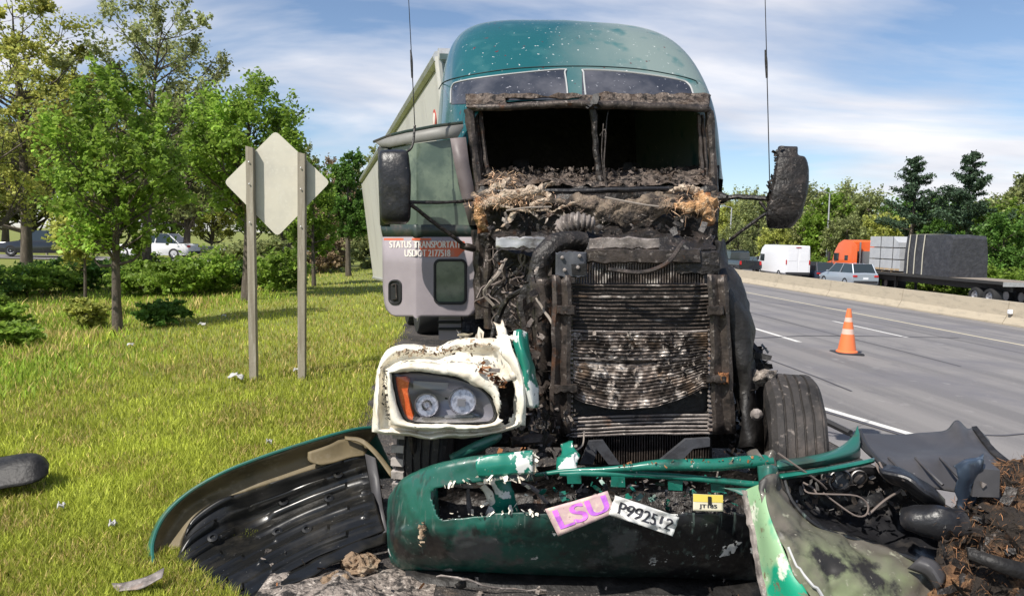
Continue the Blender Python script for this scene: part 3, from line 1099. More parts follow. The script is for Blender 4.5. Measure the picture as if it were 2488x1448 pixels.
# local origin at rear of sleeper
mb = body_loft([(0, 1.15, 1.22, 1.15, 2.2, 3.55), (.15, 1.18, 1.24, 1.05, 2.2, 3.68), (1.4, 1.18, 1.24, 1.0, 2.2, 3.72), (2.2, 1.15, 1.2, .9, 2.2, 3.45), (2.9, 1.1, 1.14, .8, 2.0, 2.75), (3.3, 1.05, 1.08, .8, 1.7, 2.05), (4.9, .8, .88, .7, 1.4, 1.75), (5.2, .7, .8, .7, 1.2, 1.5)])
mb.build('cab', 'paint_orange', ot, angle=30)
for s in (-1, 1):
    mb = MB()
    mb.prism([(s * 1.2, 0, 1.1), (s * 1.2, -.75, 1.3), (s * 1.2, -.75, 3.3), (s * 1.2, 0, 3.6)], (s * .03, 0, 0))
    mb.build('side_fairing', 'paint_orange', ot, smooth=False)
    mb = MB()
    mb.box((s * 1.215, 2.3, 2.35), (.03, .75, .6), ch=.01)
    mb.build('side_window', 'car_glass', ot)
    mb = MB()
    mb.box((s * 1.235, .75, 2.3), (.03, .5, .4), ch=.01)
    mb.build('sleeper_window', 'car_glass', ot)
    mb = MB()
    mb.box((s * 1.5, 2.9, 2.35), (.22, .15, .75), ch=.04)
    mb.build('door_mirror', 'dark_plastic', ot)
    mb = MB()
    mb.tube([(s * .75, -.35, .9), (s * .75, -.35, 3.55)], .075, 10)
    mb.build('exhaust_stack', 'rim_metal', ot)
    for y in (3.9, -1.5, -2.8):
        wheel(ot, (s * 1.0, y, .5), .5, .32 if y > 0 else .56, s)
mb = MB()
mb.box((0, 0, 2.05), (1.7, .1, 1.6), ch=.02)
mb.box((-.43, -1.6, .95), (.1, 5.2, .28))
mb.box((.43, -1.6, .95), (.1, 5.2, .28))
mb.build('frame', 'frame_black', ot)
mb = MB()
mb.box((0, -.06, 2.2), (.9, .08, 1.3), ch=.02)
mb.build('headache_rack', 'rim_metal', ot)

fb = empty('flatbed_trailer', (*XY(U(ox, oy), V_(ox, oy) - 8.8), oz), HD, 'long flatbed trailer with wooden deck behind the orange tractor', 'trailer', None)
for i in range(8):
    mb = MB()
    mb.box((-1.14 + i * .326, 0, 1.42), (.315, 14.6, .06))
    mb.build('deck_board', 'deck_wood', fb, smooth=False)
mb = MB()
for s in (-1, 1):
    mb.box((s * 1.30, 0, 1.36), (.06, 14.6, .18))
    mb.box((s * .5, 0, 1.1), (.16, 14.0, .5))
mb.build('frame', 'frame_black', fb, smooth=False)
mb = MB()
mb.box((0, -7.33, 1.3), (2.6, .06, .25))
mb.build('rear_bumper', 'galvanised', fb, smooth=False)
for s in (-1, 1):
    for y in (-6.2, -5.0):
        wheel(fb, (s * 1.0, y, .5), .5, .56, s)
    mb = MB()
    mb.box((s * .75, 3.6, .68), (.14, .14, 1.1))
    mb.box((s * .75, 3.6, .1), (.3, .3, .05))
    mb.build('landing_leg', 'frame_black', fb, smooth=False)
# loads: wrapped lumber packs and the tarped block
bx_, by_ = fb.location.x, fb.location.y
def on_bed(y): return (*XY(U(bx_, by_), V_(bx_, by_) + y), oz + 1.452)
ll = ['grey wrapped lumber pack, bottom of the three tiers on the flatbed', 'grey wrapped lumber pack, middle of the three tiers on the flatbed', 'grey wrapped lumber pack, topmost of the three tiers on the flatbed']
for i in range(3):
    x, y, z = on_bed(4.55)
    t = empty('lumber_pack', (x, y, z + .12 + i * .83), HD, ll[i], 'lumber', 'wrapped lumber packs on the flatbed')
    mb = MB()
    top = i == 2
    c = .42 if top else 0
    yb = -1.9 + (.0, .12, .3)[i]
    mb.prism([(-1.15, yb, .0), (-1.15, 1.9, 0), (-1.15, 1.9, .76), (-1.15, yb + c * 1.7, .76), (-1.15, yb, .76 - c)], (2.3, 0, 0))
    mb.build('wrap', 'wrap_grey', t, smooth=False)
    for yy in (-1.1, 0, 1.1):
        mb = MB()
        mb.box((0, yy + .3, -.055), (2.2, .1, .1))
        mb.build('spacer', 'lumber', t, smooth=False)
    for yy in (-1.0, .5):
        mb = MB()
        mb.box((-1.157, yy, .38), (.012, .06, .75))
        mb.build('strap', 'dark_plastic', t, smooth=False)
    if i == 0:
        for k in range(6):
            mb = MB()
            mb.box((-1.17, -1.6 + k * .6, .10), (.02, .5, .12))
            mb.build('lumber_end', 'lumber', t, smooth=False)
x, y, z = on_bed(-.35)
t = empty('tarped_load', (x, y, z), HD, 'tall load under a black tarp with pale straps on the flatbed', 'load')
mb = MB()
rows = []
for k in range(25):
    yy = -2.3 + k * .1933
    e = .12 * noise.noise(Vector((k * .7, 2, 0)))
    zt = 2.62 if k > 0 else 2.4
    if k == 24:
        zt = 2.5
    rows.append([Vector(p) for p in ((-1.27, yy, .0), (-1.27, yy, .5), (-1.25 - e * .3, yy, 1.0), (-1.24, yy, 1.5), (-1.2, yy, 2.0), (-1.16, yy, zt), (-.5, yy, zt + .04), (0, yy, zt + .05), (.5, yy, zt + .04), (1.16, yy, zt), (1.25, yy, 1.4), (1.27, yy, 0))])
mb.grid(rows)
mb.add(rows[0], [tuple(range(12))])
mb.add(rows[-1], [tuple(range(12))])
mb.crumple(.07, 1.1)
mb.crumple(.035, 3.2, 2)
mb.build('tarp', 'tarp_black', t, angle=30)
for yy in (1.9, 1.2, .35):
    mb = MB()
    w = .05
    pts = [(-1.31, 0.02), (-1.30, 1.4), (-1.21, 2.66), (0, 2.73), (1.21, 2.66), (1.31, 1.4), (1.32, .02)]
    for (xa, za), (xb, zb) in zip(pts, pts[1:]):
        mb.add([(xa, yy - w, za), (xa, yy + w, za), (xb, yy + w, zb), (xb, yy - w, zb)], [(0, 1, 2, 3)])
    mb.build('strap', 'strap_pale', t, smooth=False, solid=.006)

# ---- cars and guardrail on the ramp to the left
RG = 'cars on the ramp behind the ditch'
def at_left(px, Y):
    p = P(px, 600, Y)
    return (p.x, p.y, G(p.x, p.y) + .002)
rp = MB()
pts = [PG(-500, 604), PG(0, 606), PG(300, 609), PG(650, 613), PG(780, 613)]
car('sedan_car', 'black sedan on the ramp seen through the trees left of the slim trunk', 'car', at_left(112, 43.5), R_(97), 'paint_black', 4.7, 1.82, 1.5, 'sedan', RG)
car('sedan_car', 'white car on the ramp seen right of the slim tree trunk', 'car', at_left(378, 44), R_(90), 'paint_white', 4.6, 1.82, 1.48, 'sedan', RG)
a, b = Vector(at_left(-420, 44.5)), Vector(at_left(780, 49))
a.y, b.y = 46.0, 47.2
gr = empty('guardrail', (a + b) / 2, 0, 'steel guardrail running behind the cars on the ramp', 'guardrail')
mb = MB()
d = (b - a)
pr = [(.0, .48), (-.04, .52), (0, .58), (-.01, .62), (-.04, .68), (0, .74), (.02, .74), (.02, .48)]
rows = [[a + d * t + Vector((0, yo, z + .0)) for yo, z in pr] for t in np.linspace(0, 1, 3)]
mb.grid(rows, wrap=True)
mb.build('rail', 'galvanised', gr, world=True, smooth=False)
for i in range(18):
    c = a + d * (i + .5) / 18
    mb = MB()
    mb.box((c.x, c.y + .1, .34 + c.z), (.1, .14, .72))
    mb.build('post', 'weathered_wood', gr, world=True, smooth=False)
sheet_pts = MB()
rows = []
for t in np.linspace(0, 1, 14):
    c = a + d * t
    rows.append([Vector((c.x, yy, G(c.x, yy) - .012)) for yy in (40.6, 45.9)])
sheet_pts.grid(rows)
o = sheet_pts.build('ramp_road', 'asphalt', smooth=False)
o['kind'] = 'structure'

# ---- lamp posts beyond the motorway
for px, Y, top, lb in ((2006, 86, 470, 'tall thin grey lamp post between the white van and the orange tractor'), (1768, 92, 505, 'thin grey lamp post seen just right of the burnt tractor')):
    p = on_road(px, Y)
    q = P(px + 10, top, Y)
    o = empty('lamp_post', p, 0, lb, 'lamp post', 'lamp posts beyond the motorway')
    mb = MB()
    mb.tube([Vector(p), Vector(p).lerp(q, .5), q], [.13, .10, .07], 8)
    mb.build('pole', 'galvanised', o, world=True)
    mb = MB()
    mb.tube([q, q + Vector((-.9, -.2, .15))], .05, 6)
    ar = mb.build('arm', 'galvanised', o, world=True)
    mb = MB()
    mb.box(q + Vector((-1.1, -.25, .15)), (.6, .25, .12), ch=.03)
    mb.build('lamp_head', 'galvanised', o, world=True)

# ---- litter in the grass
lit = [(492, 792, 'crumpled white litter bag at the foot of the ditch shrubs', .07), (318, 842, 'white scrap of paper in the grass right of the slim trunk', .05), (576, 922, 'grey crumpled litter beside the left sign post', .08),
       (722, 905, 'small pale scrap beside the right sign post', .04), (655, 1082, 'pale scrap in the grass behind the fallen fender', .022), (150, 1240, 'small grey stone-like scrap in the near grass', .02), (275, 1285, 'small pale torn scrap in the near grass', .018), (545, 770, 'tiny white litter in the shade of the trees', .045)]
for i, (px, py, lb, s) in enumerate(lit):
    p = PG(px, py)
    mb = MB()
    rows = loft([[(-s, -s, .02), (0, -s * .9, .05), (s, -s * .7, .02)], [(-s * .9, 0, .06), (0, 0, s * .9), (s, 0, .05)], [(-s, s, .02), (0, s, .05), (s * .8, s * .9, .02)]], 9, 9)
    mb.grid(rows)
    mb.crumple(s * .45, 2.2 / s * .8, i)
    o = mb.build('litter_scrap', 'litter_white', solid=.003)
    o.location = p
    tag(o, lb, 'litter', 'litter in the grass')

# ================================================================== wreck materials
M('soot', (.017, .0145, .0130), .46, layers=[(9, (.055, .043, .036), .50, .70, 6), (38, (.24, .20, .175), .62, .74, 5), (5, (.10, .050, .028), .62, .76, 5)], bump=(28, .8, .02))
M('soot_plain', (.012, .0108, .0102), .55, layers=[(7, (.040, .036, .033), .5, .72, 6)], bump=(18, .6, .02))
M('soot_gloss', (.014, .014, .016), .38, layers=[(8, (.05, .045, .042), .55, .75, 5), (45, (.2, .17, .16), .66, .76, 4)], bump=(22, .5, .012))
M('burnt_steel', (.080, .064, .055), .46, .45, layers=[(12, (.028, .024, .022), .45, .62, 6), (34, (.30, .26, .23), .60, .74, 5), (6, (.16, .075, .04), .60, .75, 5)], bump=(40, .5, .01))
M('ash_steel', (.27, .235, .215), .65, .25, layers=[(9, (.10, .085, .078), .46, .64, 6), (50, (.48, .43, .39), .58, .74, 4), (7, (.25, .14, .085), .60, .78, 5)], bump=(50, .5, .008))
M('fin_ash', (.155, .125, .108), .42, .45, layers=[(7, (.040, .033, .029), .42, .56, 6), (13, (.56, .50, .45), .54, .65, 7), (4, (.22, .15, .10), .58, .74, 4)], bump=(60, .5, .006))
M('bare_alloy', (.52, .50, .48), .4, .8, layers=[(10, (.20, .18, .17), .48, .66, 5)], bump=(20, .3, .01))
M('plate_slate', (.075, .078, .088), .55, .2, layers=[(9, (.045, .045, .05), .45, .65, 5), (40, (.2, .18, .17), .64, .74, 4)], bump=(20, .3, .01))
M('rust', (.26, .105, .040), .85, layers=[(14, (.42, .24, .11), .5, .7, 5), (9, (.08, .035, .02), .55, .72, 5)], bump=(40, .7, .01))
M('insulation', (.20, .155, .115), .95, layers=[(18, (.42, .34, .26), .54, .70, 6), (9, (.040, .032, .027), .46, .60, 6), (3.5, (.030, .025, .022), .50, .62, 4)], bump=(35, .9, .03))
M('pale_insulation', (.44, .345, .26), .95, layers=[(22, (.62, .53, .42), .5, .66, 5), (16, (.16, .10, .065), .54, .66, 6)], bump=(60, 1, .03))
M('orange_insulation', (.50, .28, .13), .95, layers=[(22, (.66, .46, .28), .5, .66, 5), (14, (.12, .06, .03), .54, .68, 6)], bump=(60, 1, .03))
M('ash_debris', (.25, .21, .18), .95, layers=[(30, (.58, .51, .44), .53, .68, 5), (18, (.03, .026, .024), .48, .60, 6)], bump=(45, 1.0, .03))
M('brown_debris', (.125, .098, .082), .95, layers=[(34, (.42, .35, .29), .57, .70, 6), (20, (.020, .017, .016), .47, .58, 6), (5, (.07, .045, .03), .5, .7, 4)], bump=(55, 1.0, .025))
M('fibre_tan', (.50, .37, .25), .9, attr='tint')
M('fibre_rust', (.150, .082, .040), .9, attr='tint')
M('fibre_grey', (.15, .12, .10), .9, attr='tint')
M('wire_grey', (.15, .12, .105), .7)
M('wire_light', (.27, .23, .195), .7)
M('primer', (.30, .262, .278), .5, layers=[(3, (.245, .212, .228), .45, .75, 5), (40, (.15, .12, .13), .66, .78, 4)], coat=.15)
M('door_green', (.020, .035, .030), .45, layers=[(5, (.07, .055, .045), .48, .68, 5), (20, (.10, .09, .08), .6, .75, 4)], coat=.2)
M('stripe_orange', (.62, .13, .06), .5, layers=[(8, (.42, .20, .14), .52, .7, 5)])
M('letter_white', (.78, .72, .66), .5, layers=[(25, (.62, .33, .25), .60, .72, 4)])
M('window_haze', (.070, .100, .074), .12, layers=[(3.5, (.165, .205, .145), .42, .66, 4), (18, (.06, .085, .065), .55, .75, 5)], spec=.7)
M('door_post', (.15, .125, .125), .5, layers=[(6, (.10, .08, .08), .45, .7, 5)])
M('door_rail', (.21, .205, .19), .5, layers=[(6, (.13, .125, .11), .45, .7, 5)])
M('rubber_seal', (.015, .015, .015), .6)
M('trailer_skin', (.53, .515, .48), .55, .05, layers=[(1.4, (.43, .415, .385), .48, .72, 5, (1, 1, .35)), (22, (.62, .59, .53), .55, .8, 4)], bump=(4, .15, .02))
M('trailer_trim', (.56, .56, .55), .4, .5, layers=[(7, (.42, .41, .40), .5, .7, 5)])
M('placard_red', (.5, .09, .07), .5)
M('roof_window', (.030, .034, .046), .22, layers=[(34, (.42, .42, .46), .655, .70, 3), (2.2, (.10, .10, .115), .45, .7, 4)], spec=.6)
M('window_trim', (.50, .50, .49), .45, .3)
M('seam_dark', (.012, .03, .032), .7)


def roof_paint():
    m = M('roof_teal', (.012, .135, .150), .33, coat=.35, bump=(12, .05, .01))
    nt = m.node_tree
    b = nt.nodes['Principled BSDF']
    tc = nt.nodes.new('ShaderNodeTexCoord')
    sp = nt.nodes.new('ShaderNodeSeparateXYZ')
    nt.links.new(tc.outputs['Object'], sp.inputs[0])
    nz = nt.nodes.new('ShaderNodeTexNoise')
    nz.inputs['Scale'].default_value = 1.6
    nz.inputs['Detail'].default_value = 5
    nt.links.new(tc.outputs['Object'], nz.inputs['Vector'])
    ad = nt.nodes.new('ShaderNodeMath')
    ad.operation = 'MULTIPLY_ADD'
    ad.inputs[1].default_value = 1.1
    nt.links.new(nz.outputs['Fac'], ad.inputs[0])
    nt.links.new(sp.outputs['X'], ad.inputs[2])
    mr = nt.nodes.new('ShaderNodeMapRange')
    mr.inputs['From Min'].default_value = .78
    mr.inputs['From Max'].default_value = 1.62
    nt.links.new(ad.outputs[0], mr.inputs['Value'])
    mx = nt.nodes.new('ShaderNodeMix')          # heat-bleached side of the paint
    mx.data_type = 'RGBA'
    mx.inputs['A'].default_value = (.010, .088, .098, 1)
    mx.inputs['B'].default_value = (.165, .215, .205, 1)
    nt.links.new(mr.outputs[0], mx.inputs['Factor'])
    cur = mx.outputs['Result']
    for sc, lo, hi, col in ((30, .70, .735, (.55, .57, .56)), (17, .73, .745, (.10, .03, .03)), (5, .56, .75, (.035, .125, .13))):
        n2 = nt.nodes.new('ShaderNodeTexNoise')
        n2.inputs['Scale'].default_value = sc
        n2.inputs['Detail'].default_value = 2
        nt.links.new(tc.outputs['Object'], n2.inputs['Vector'])
        r2 = nt.nodes.new('ShaderNodeMapRange')
        r2.inputs['From Min'].default_value = lo
        r2.inputs['From Max'].default_value = hi
        nt.links.new(n2.outputs['Fac'], r2.inputs['Value'])
        m2 = nt.nodes.new('ShaderNodeMix')
        m2.data_type = 'RGBA'
        nt.links.new(r2.outputs[0], m2.inputs['Factor'])
        nt.links.new(cur, m2.inputs['A'])
        m2.inputs['B'].default_value = (*col, 1)
        cur = m2.outputs['Result']
    nt.links.new(cur, b.inputs['Base Color'])
    r3 = nt.nodes.new('ShaderNodeMapRange')
    r3.inputs['To Min'].default_value = .28
    r3.inputs['To Max'].default_value = .6
    nt.links.new(mr.outputs[0], r3.inputs['Value'])
    nt.links.new(r3.outputs[0], b.inputs['Roughness'])


roof_paint()

# ================================================================== burnt tractor
TT = Matrix.Translation((.72, 4.3, 0)) @ Matrix.Rotation(R_(3), 4, 'Z')


def TL(x, y, z):
    return TT @ Vector((x, y, z))


TR3 = TT.to_3x3()
trk = empty('burnt_tractor', (.72, 4.3, 0), R_(3), 'burnt-out green semi tractor with gutted cab, exposed radiator and open door', 'truck')


def part(mb, name, mat, parent=None, **k):
    return mb.build(name, mat, parent or trk, world=(parent is None), **k)


def pbox(mb, x0, y0, x1, y1, Y, d, jit=0.0):
    """block whose front shows as that rectangle of the photo at depth Y, d metres deep"""
    f = [P(x0, y1, Y), P(x1, y1, Y), P(x1, y0, Y), P(x0, y0, Y)]
    if jit:
        f = [p + Vector((random.uniform(-jit, jit), random.uniform(-jit, jit), random.uniform(-jit, jit))) for p in f]
    mb.prism(f, (0, d, 0))
    return mb


def pslab(mb, x0, y0, x1, y1, Y, d, seed=0, amp=.008, rag=5):
    """battered plate with soft edges and an uneven outline"""
    rows = []
    for k in range(19):
        x = x0 + (x1 - x0) * k / 18
        a = y0 + rag * noise.noise(Vector((k * .55, seed, 0)))
        b = y1 + rag * noise.noise(Vector((k * .5, seed, 7)))
        e = .012 if k in (0, 18) else 0
        rows.append([P(x, a + 1, Y + d), P(x, a, Y + .01 + e), P(x, a + 3, Y + e)] + [P(x, a + (b - a) * t, Y + e + .004 * noise.noise(Vector((k, t * 6, seed)))) for t in (.25, .5, .75)] + [P(x, b - 3, Y + e), P(x, b, Y + .01 + e), P(x, b - 1, Y + d)])
    k = MB()
    k.grid(rows)
    k.add(rows[0], [tuple(range(9))])
    k.add(rows[-1], [tuple(range(9))])
    k.crumple(amp, 11, seed)
    mb.add(k.v, k.f)
    return mb


def ptube(mb, pts, r, n=7, sm=0):
    return mb.tube([P(*p) for p in pts], r, n, sm=sm or max(4, 3 * len(pts)))


def ploft(rows, nu, nv, mb=None):
    mb = mb or MB()
    mb.grid(loft([[P(*p) for p in r] for r in rows], nu, nv))
    return mb


def shards(n, sample, size, seed, bend=.6):
    """crumpled flakes: each two quads folded along the middle"""
    rg = random.Random(seed)
    mb = MB()
    for _ in range(n):
        c = sample(rg)
        s = size * rg.uniform(.35, 1.5)
        a = Vector((rg.gauss(0, 1), rg.gauss(0, 1), rg.gauss(0, 1))).normalized() * s
        b = a.orthogonal().normalized()
        b.rotate(Matrix.Rotation(rg.uniform(0, 6.28), 3, a.normalized()))
        b *= s * rg.uniform(.2, .8)
        k = a.cross(b).normalized() * s * rg.uniform(-bend, bend)
        vs = [c - a - b * .6, c - b, c + a - b * rg.uniform(.2, 1), c - a * .8 + b + k, c + b * .7 + k, c + a * .9 + b * rg.uniform(.3, 1) + k]
        mb.add(vs, [(0, 1, 4, 3), (1, 2, 5, 4)])
    return mb


def fibres(name, n, sample, ln, w, mat, parent, seed, droop=.3, world=True, spread=1.0, pref=(0, 0, 0)):
    rg = np.random.default_rng(seed)
    r2 = random.Random(seed)
    c = np.array([tuple(sample(r2)) for _ in range(n)])
    d = rg.normal(size=(n, 3)) * spread + np.array(pref)
    d /= np.linalg.norm(d, axis=1)[:, None]
    l = ln * rg.uniform(.4, 1.5, (n, 1))
    s = np.cross(d, rg.normal(size=(n, 3)))
    s /= np.linalg.norm(s, axis=1)[:, None]
    s *= w * rg.uniform(.5, 1.5, (n, 1)) * .5
    m1 = c + d * l * .5 + rg.normal(size=(n, 3)) * l * .12
    m2 = c + d * l + rg.normal(size=(n, 3)) * l * .22 - np.array([0, 0, 1]) * l * droop
    v = np.stack([c - s, c + s, m1 + s, m1 - s, m2 + s * .5, m2 - s * .5], 1).reshape(-1, 3)
    i = np.arange(n)[:, None] * 6
    q = np.concatenate([i + [0, 1, 2, 3], i + [3, 2, 4, 5]], 1).reshape(-1, 4)
    o = np_mesh(name, v, q, mat, parent, tint_for(n, 6, seed, .45, .2))
    if parent is not None and parent.type == 'EMPTY':
        o.matrix_parent_inverse = parent.matrix_basis.inverted()
    o['kind'] = 'stuff'
    return o


def in_px(x0, y0, x1, y1, Y0, Y1):
    return lambda rg: P(rg.uniform(x0, x1), rg.uniform(y0, y1), rg.uniform(Y0, Y1))


def along_px(pts, jx, jy, jY):
    pts = [P(*p) for p in pts]
    cv = cr(pts, 60)

    def f(rg):
        p = cv[rg.randrange(60)]
        return p + Vector((rg.gauss(0, jx), rg.gauss(0, jY), rg.gauss(0, jy)))
    return f


# ---- raised sleeper roof
SEC = [(1.80, 1.04, 2.84), (1.84, 1.09, 2.92), (1.97, 1.15, 3.07), (2.2, 1.20, 3.30), (2.48, 1.225, 3.54), (2.8, 1.235, 3.73), (3.2, 1.24, 3.87), (3.7, 1.24, 3.94), (4.5, 1.215, 3.96), (4.72, 1.19, 3.90), (4.76, 1.1, 3.7)]
rows = []
for (y, w, zt) in [tuple(v) for v in cr([Vector(s) for s in SEC], 40)]:
    zs = 2.30
    r = []
    for k in range(57):
        a = math.pi * (1 - k / 56)
        n = 7.0
        c, s = math.cos(a), math.sin(a)
        xx = w * math.copysign(abs(c) ** (2 / n), c)
        hh = abs(s) ** (2 / n)
        r.append(TL(xx * (1 - .085 * hh) - .078 * (y - 1.8), y, zs + (zt - zs) * hh * (1 - .05 * (xx / w) ** 2)))
    if y > 2.0:
        lo = [TL(-w - .078 * (y - 1.8), y, 1.95)], [TL(w - .078 * (y - 1.8), y, 1.95)]
    else:
        lo = [TL(-w, y, 2.25)], [TL(w, y, 2.25)]
    rows.append(lo[0] + r + lo[1])
mb = MB()
mb.grid(rows)
roof = part(mb, 'sleeper_roof', 'roof_teal', angle=60)
ROOF = BVHTree.FromPolygons([Vector(v) for v in mb.v], mb.f)


def on_roof(px, py, off=.006):
    d = (P(px, py, 10) - EYE).normalized()
    h = ROOF.ray_cast(EYE, d)
    if h[0] is None:
        return P(px, py, 6.5)
    n = h[1]
    if n.dot(d) > 0:
        n = -n
    return h[0] + n * off


def roof_line(pts, r, name, mat):
    cv = cr([Vector((x, y, 0)) for x, y in pts], len(pts) * 6)
    mb = MB()
    mb.tube([on_roof(p.x, p.y, .003) for p in cv], r, 5)
    return part(mb, name, mat, roof)


roof_line([(1066, 218), (1080, 200), (1130, 186), (1250, 168), (1400, 162), (1540, 168), (1640, 184), (1686, 196), (1694, 204)], .005, 'roof_seam', 'seam_dark')
for q in ([(1097, 252), (1100, 212), (1125, 198), (1240, 182), (1365, 171), (1372, 180), (1378, 222), (1378, 246)],
          [(1424, 246), (1418, 182), (1424, 172), (1530, 178), (1640, 194), (1672, 206), (1684, 232), (1688, 250)]):
    top = cr([Vector((x, y, 0)) for x, y in q], 40)
    x0, x1 = q[0][0], q[-1][0]
    mb = MB()
    g = []
    for k in range(9):
        f = k / 8
        g.append([on_roof(p.x, p.y + (254 - p.y) * f, .006) for p in top])
    mb.grid(g)
    wdw = part(mb, 'roof_window', 'roof_window', roof, angle=70)
    mb = MB()
    mb.tube([on_roof(p.x, p.y, .008) for p in top], .007, 5)
    part(mb, 'window_trim', 'window_trim', wdw)

# ---- sleeper body and dark cab interior
for s in (-1, 1):
    mb = MB()
    mb.box((0, 0, 0), (.03, 2.1, 1.0))
    mb.v = [tuple(TR3 @ Vector(v) + TL(s * 1.19, 3.7, 1.46)) for v in mb.v]
    part(mb, 'sleeper_side', 'roof_teal', smooth=False)
mb = MB()
for c, d in (((0, 4.6, 2.3), (2.2, .04, 2.8)), ((0, 3.4, 1.32), (2.1, 2.6, .06)), ((0, 2.25, 1.30), (2.0, .9, .06))):
    k = MB()
    k.box((0, 0, 0), d)
    mb.add([TR3 @ Vector(v) + TL(*c) for v in k.v], k.f)
part(mb, 'cab_interior', 'soot_plain', smooth=False)
for s in (-1, 1):
    mb = MB()
    k = MB()
    k.box((0, 0, 0), (.36, .34, .85), ch=.08)
    mb.add([TR3 @ Vector(v) + TL(s * .52, 2.75, 1.75) for v in k.v], k.f)
    k = MB()
    k.tube([Vector((0, 0, 0)), Vector((0, .05, .34))], [.16, .10], 8)
    mb.add([TR3 @ Vector(v) + TL(s * .52, 2.75, 2.1) for v in k.v], k.f)
    part(mb, 'seat_frame', 'soot_plain')
# closed far side of the cab
mb = MB()
mb.grid(loft([[TL(1.03, 1.78, 2.35), TL(1.07, 2.2, 2.35), TL(1.1, 2.7, 2.35)], [TL(1.05, 1.76, 1.7), TL(1.09, 2.2, 1.7), TL(1.12, 2.7, 1.7)], [TL(1.04, 1.74, 1.05), TL(1.08, 2.2, 1.05), TL(1.12, 2.7, 1.05)]], 8, 12))
mb.crumple(.02, 5)
part(mb, 'far_cab_side', 'soot', solid=.02)

# ---- windscreen frame
mb = MB()
ptube(mb, [(1138, 272, 6.08), (1150, 262, 6.04), (1200, 262, 6.0), (1330, 255, 5.98), (1440, 255, 5.97), (1560, 258, 5.98), (1690, 264, 6.0), (1722, 268, 6.04), (1730, 285, 6.1)], [.02, .028, .03, .03, .034, .03, .028, .026, .02], 10, 40)
mb.crumple(.012, 9, 1)
part(mb, 'windscreen_header', 'burnt_steel')
mb = MB()
g = [[on_roof(x, y + 6 * noise.noise(Vector((x * .02, y, 3))), .012 + .015 * abs(noise.noise(Vector((x * .05, y * .1, 0))))) for x in np.linspace(1135, 1722, 70)] for y in (232, 240, 247)]
g.append([P(x, 262, 6.0) for x in np.linspace(1135, 1722, 70)])
mb.grid(g)
mb.crumple(.012, 14, 4)
part(mb, 'melted_visor', 'brown_debris', solid=.01)
for nm, pts, r in (('windscreen_pillar', [(1140, 265, 6.06), (1150, 350, 6.06), (1164, 450, 6.03), (1172, 520, 6.0)], .042), ('windscreen_pillar', [(1724, 272, 6.06), (1729, 350, 6.06), (1734, 450, 6.03), (1735, 540, 6.0)], .036)):
    mb = MB()
    ptube(mb, pts, r, 8, 24)
    for dx, rr in ((16, .014), (26, .02)):
        sgn = 1 if pts[0][0] < 1400 else -1
        ptube(mb, [(x + sgn * dx, y + 8, Y + .05) for x, y, Y in pts], rr, 6, 20)
    mb.crumple(.010, 14, 2)
    part(mb, nm, 'burnt_steel')
mb = MB()
ptube(mb, [(1440, 262, 6.0), (1446, 330, 6.0), (1452, 400, 6.0), (1462, 452, 5.98)], [.035, .022, .026, .036], 8, 24)
ptube(mb, [(1478, 268, 6.02), (1470, 330, 6.0), (1466, 440, 5.98)], .005, 5)
mb.crumple(.012, 16, 3)
part(mb, 'centre_post', 'soot')
part(shards(14, in_px(1428, 238, 1456, 262, 5.9, 5.98), .035, 5), 'melted_lump', 'soot_plain')
mb = MB()
ptube(mb, [(1458, 330, 5.97), (1472, 318, 5.96), (1468, 400, 5.95), (1476, 465, 5.93)], .006, 5)
ptube(mb, [(1466, 300, 5.97), (1462, 380, 5.95), (1474, 470, 5.93)], .005, 5)
part(mb, 'rusted_strip', 'burnt_steel')

# ---- dash, cowl, firewall
mb = ploft([[(1160, 452, 5.96), (1300, 448, 5.93), (1440, 452, 5.92), (1600, 450, 5.93), (1738, 450, 5.96)],
            [(1165, 425, 6.15), (1300, 428, 6.15), (1440, 432, 6.15), (1600, 425, 6.15), (1730, 420, 6.15)],
            [(1170, 405, 6.6), (1300, 420, 6.6), (1440, 420, 6.6), (1600, 415, 6.6), (1720, 400, 6.6)]], 60, 16)
mb.crumple(.045, 9, 5)
mb.crumple(.02, 26, 6)
part(mb, 'charred_dashboard', 'brown_debris')
part(shards(700, in_px(1170, 408, 1728, 452, 5.9, 6.3), .017, 15), 'dash_debris', 'brown_debris')['kind'] = 'stuff'
mb = ploft([[(1160, 450, 5.94), (1300, 455, 5.92), (1450, 458, 5.9), (1600, 456, 5.92), (1738, 452, 5.94)],
            [(1168, 540, 5.92), (1300, 540, 5.88), (1450, 540, 5.86), (1600, 545, 5.88), (1740, 545, 5.92)],
            [(1172, 640, 5.95), (1300, 640, 5.92), (1450, 640, 5.9), (1600, 640, 5.92), (1742, 640, 5.95)],
            [(1175, 790, 5.95), (1300, 800, 5.95), (1450, 800, 5.95), (1600, 800, 5.95), (1745, 800, 5.95)]], 50, 40)
mb.crumple(.05, 5, 8)
mb.crumple(.02, 20, 9)
part(mb, 'firewall', 'soot')
mb = MB()
ptube(mb, [(1188, 466, 5.84), (1300, 466, 5.80), (1450, 463, 5.78), (1560, 460, 5.78), (1625, 458, 5.8)], .022, 8, 30)
mb.crumple(.008, 10, 2)
part(mb, 'wiper_tube', 'soot_gloss')
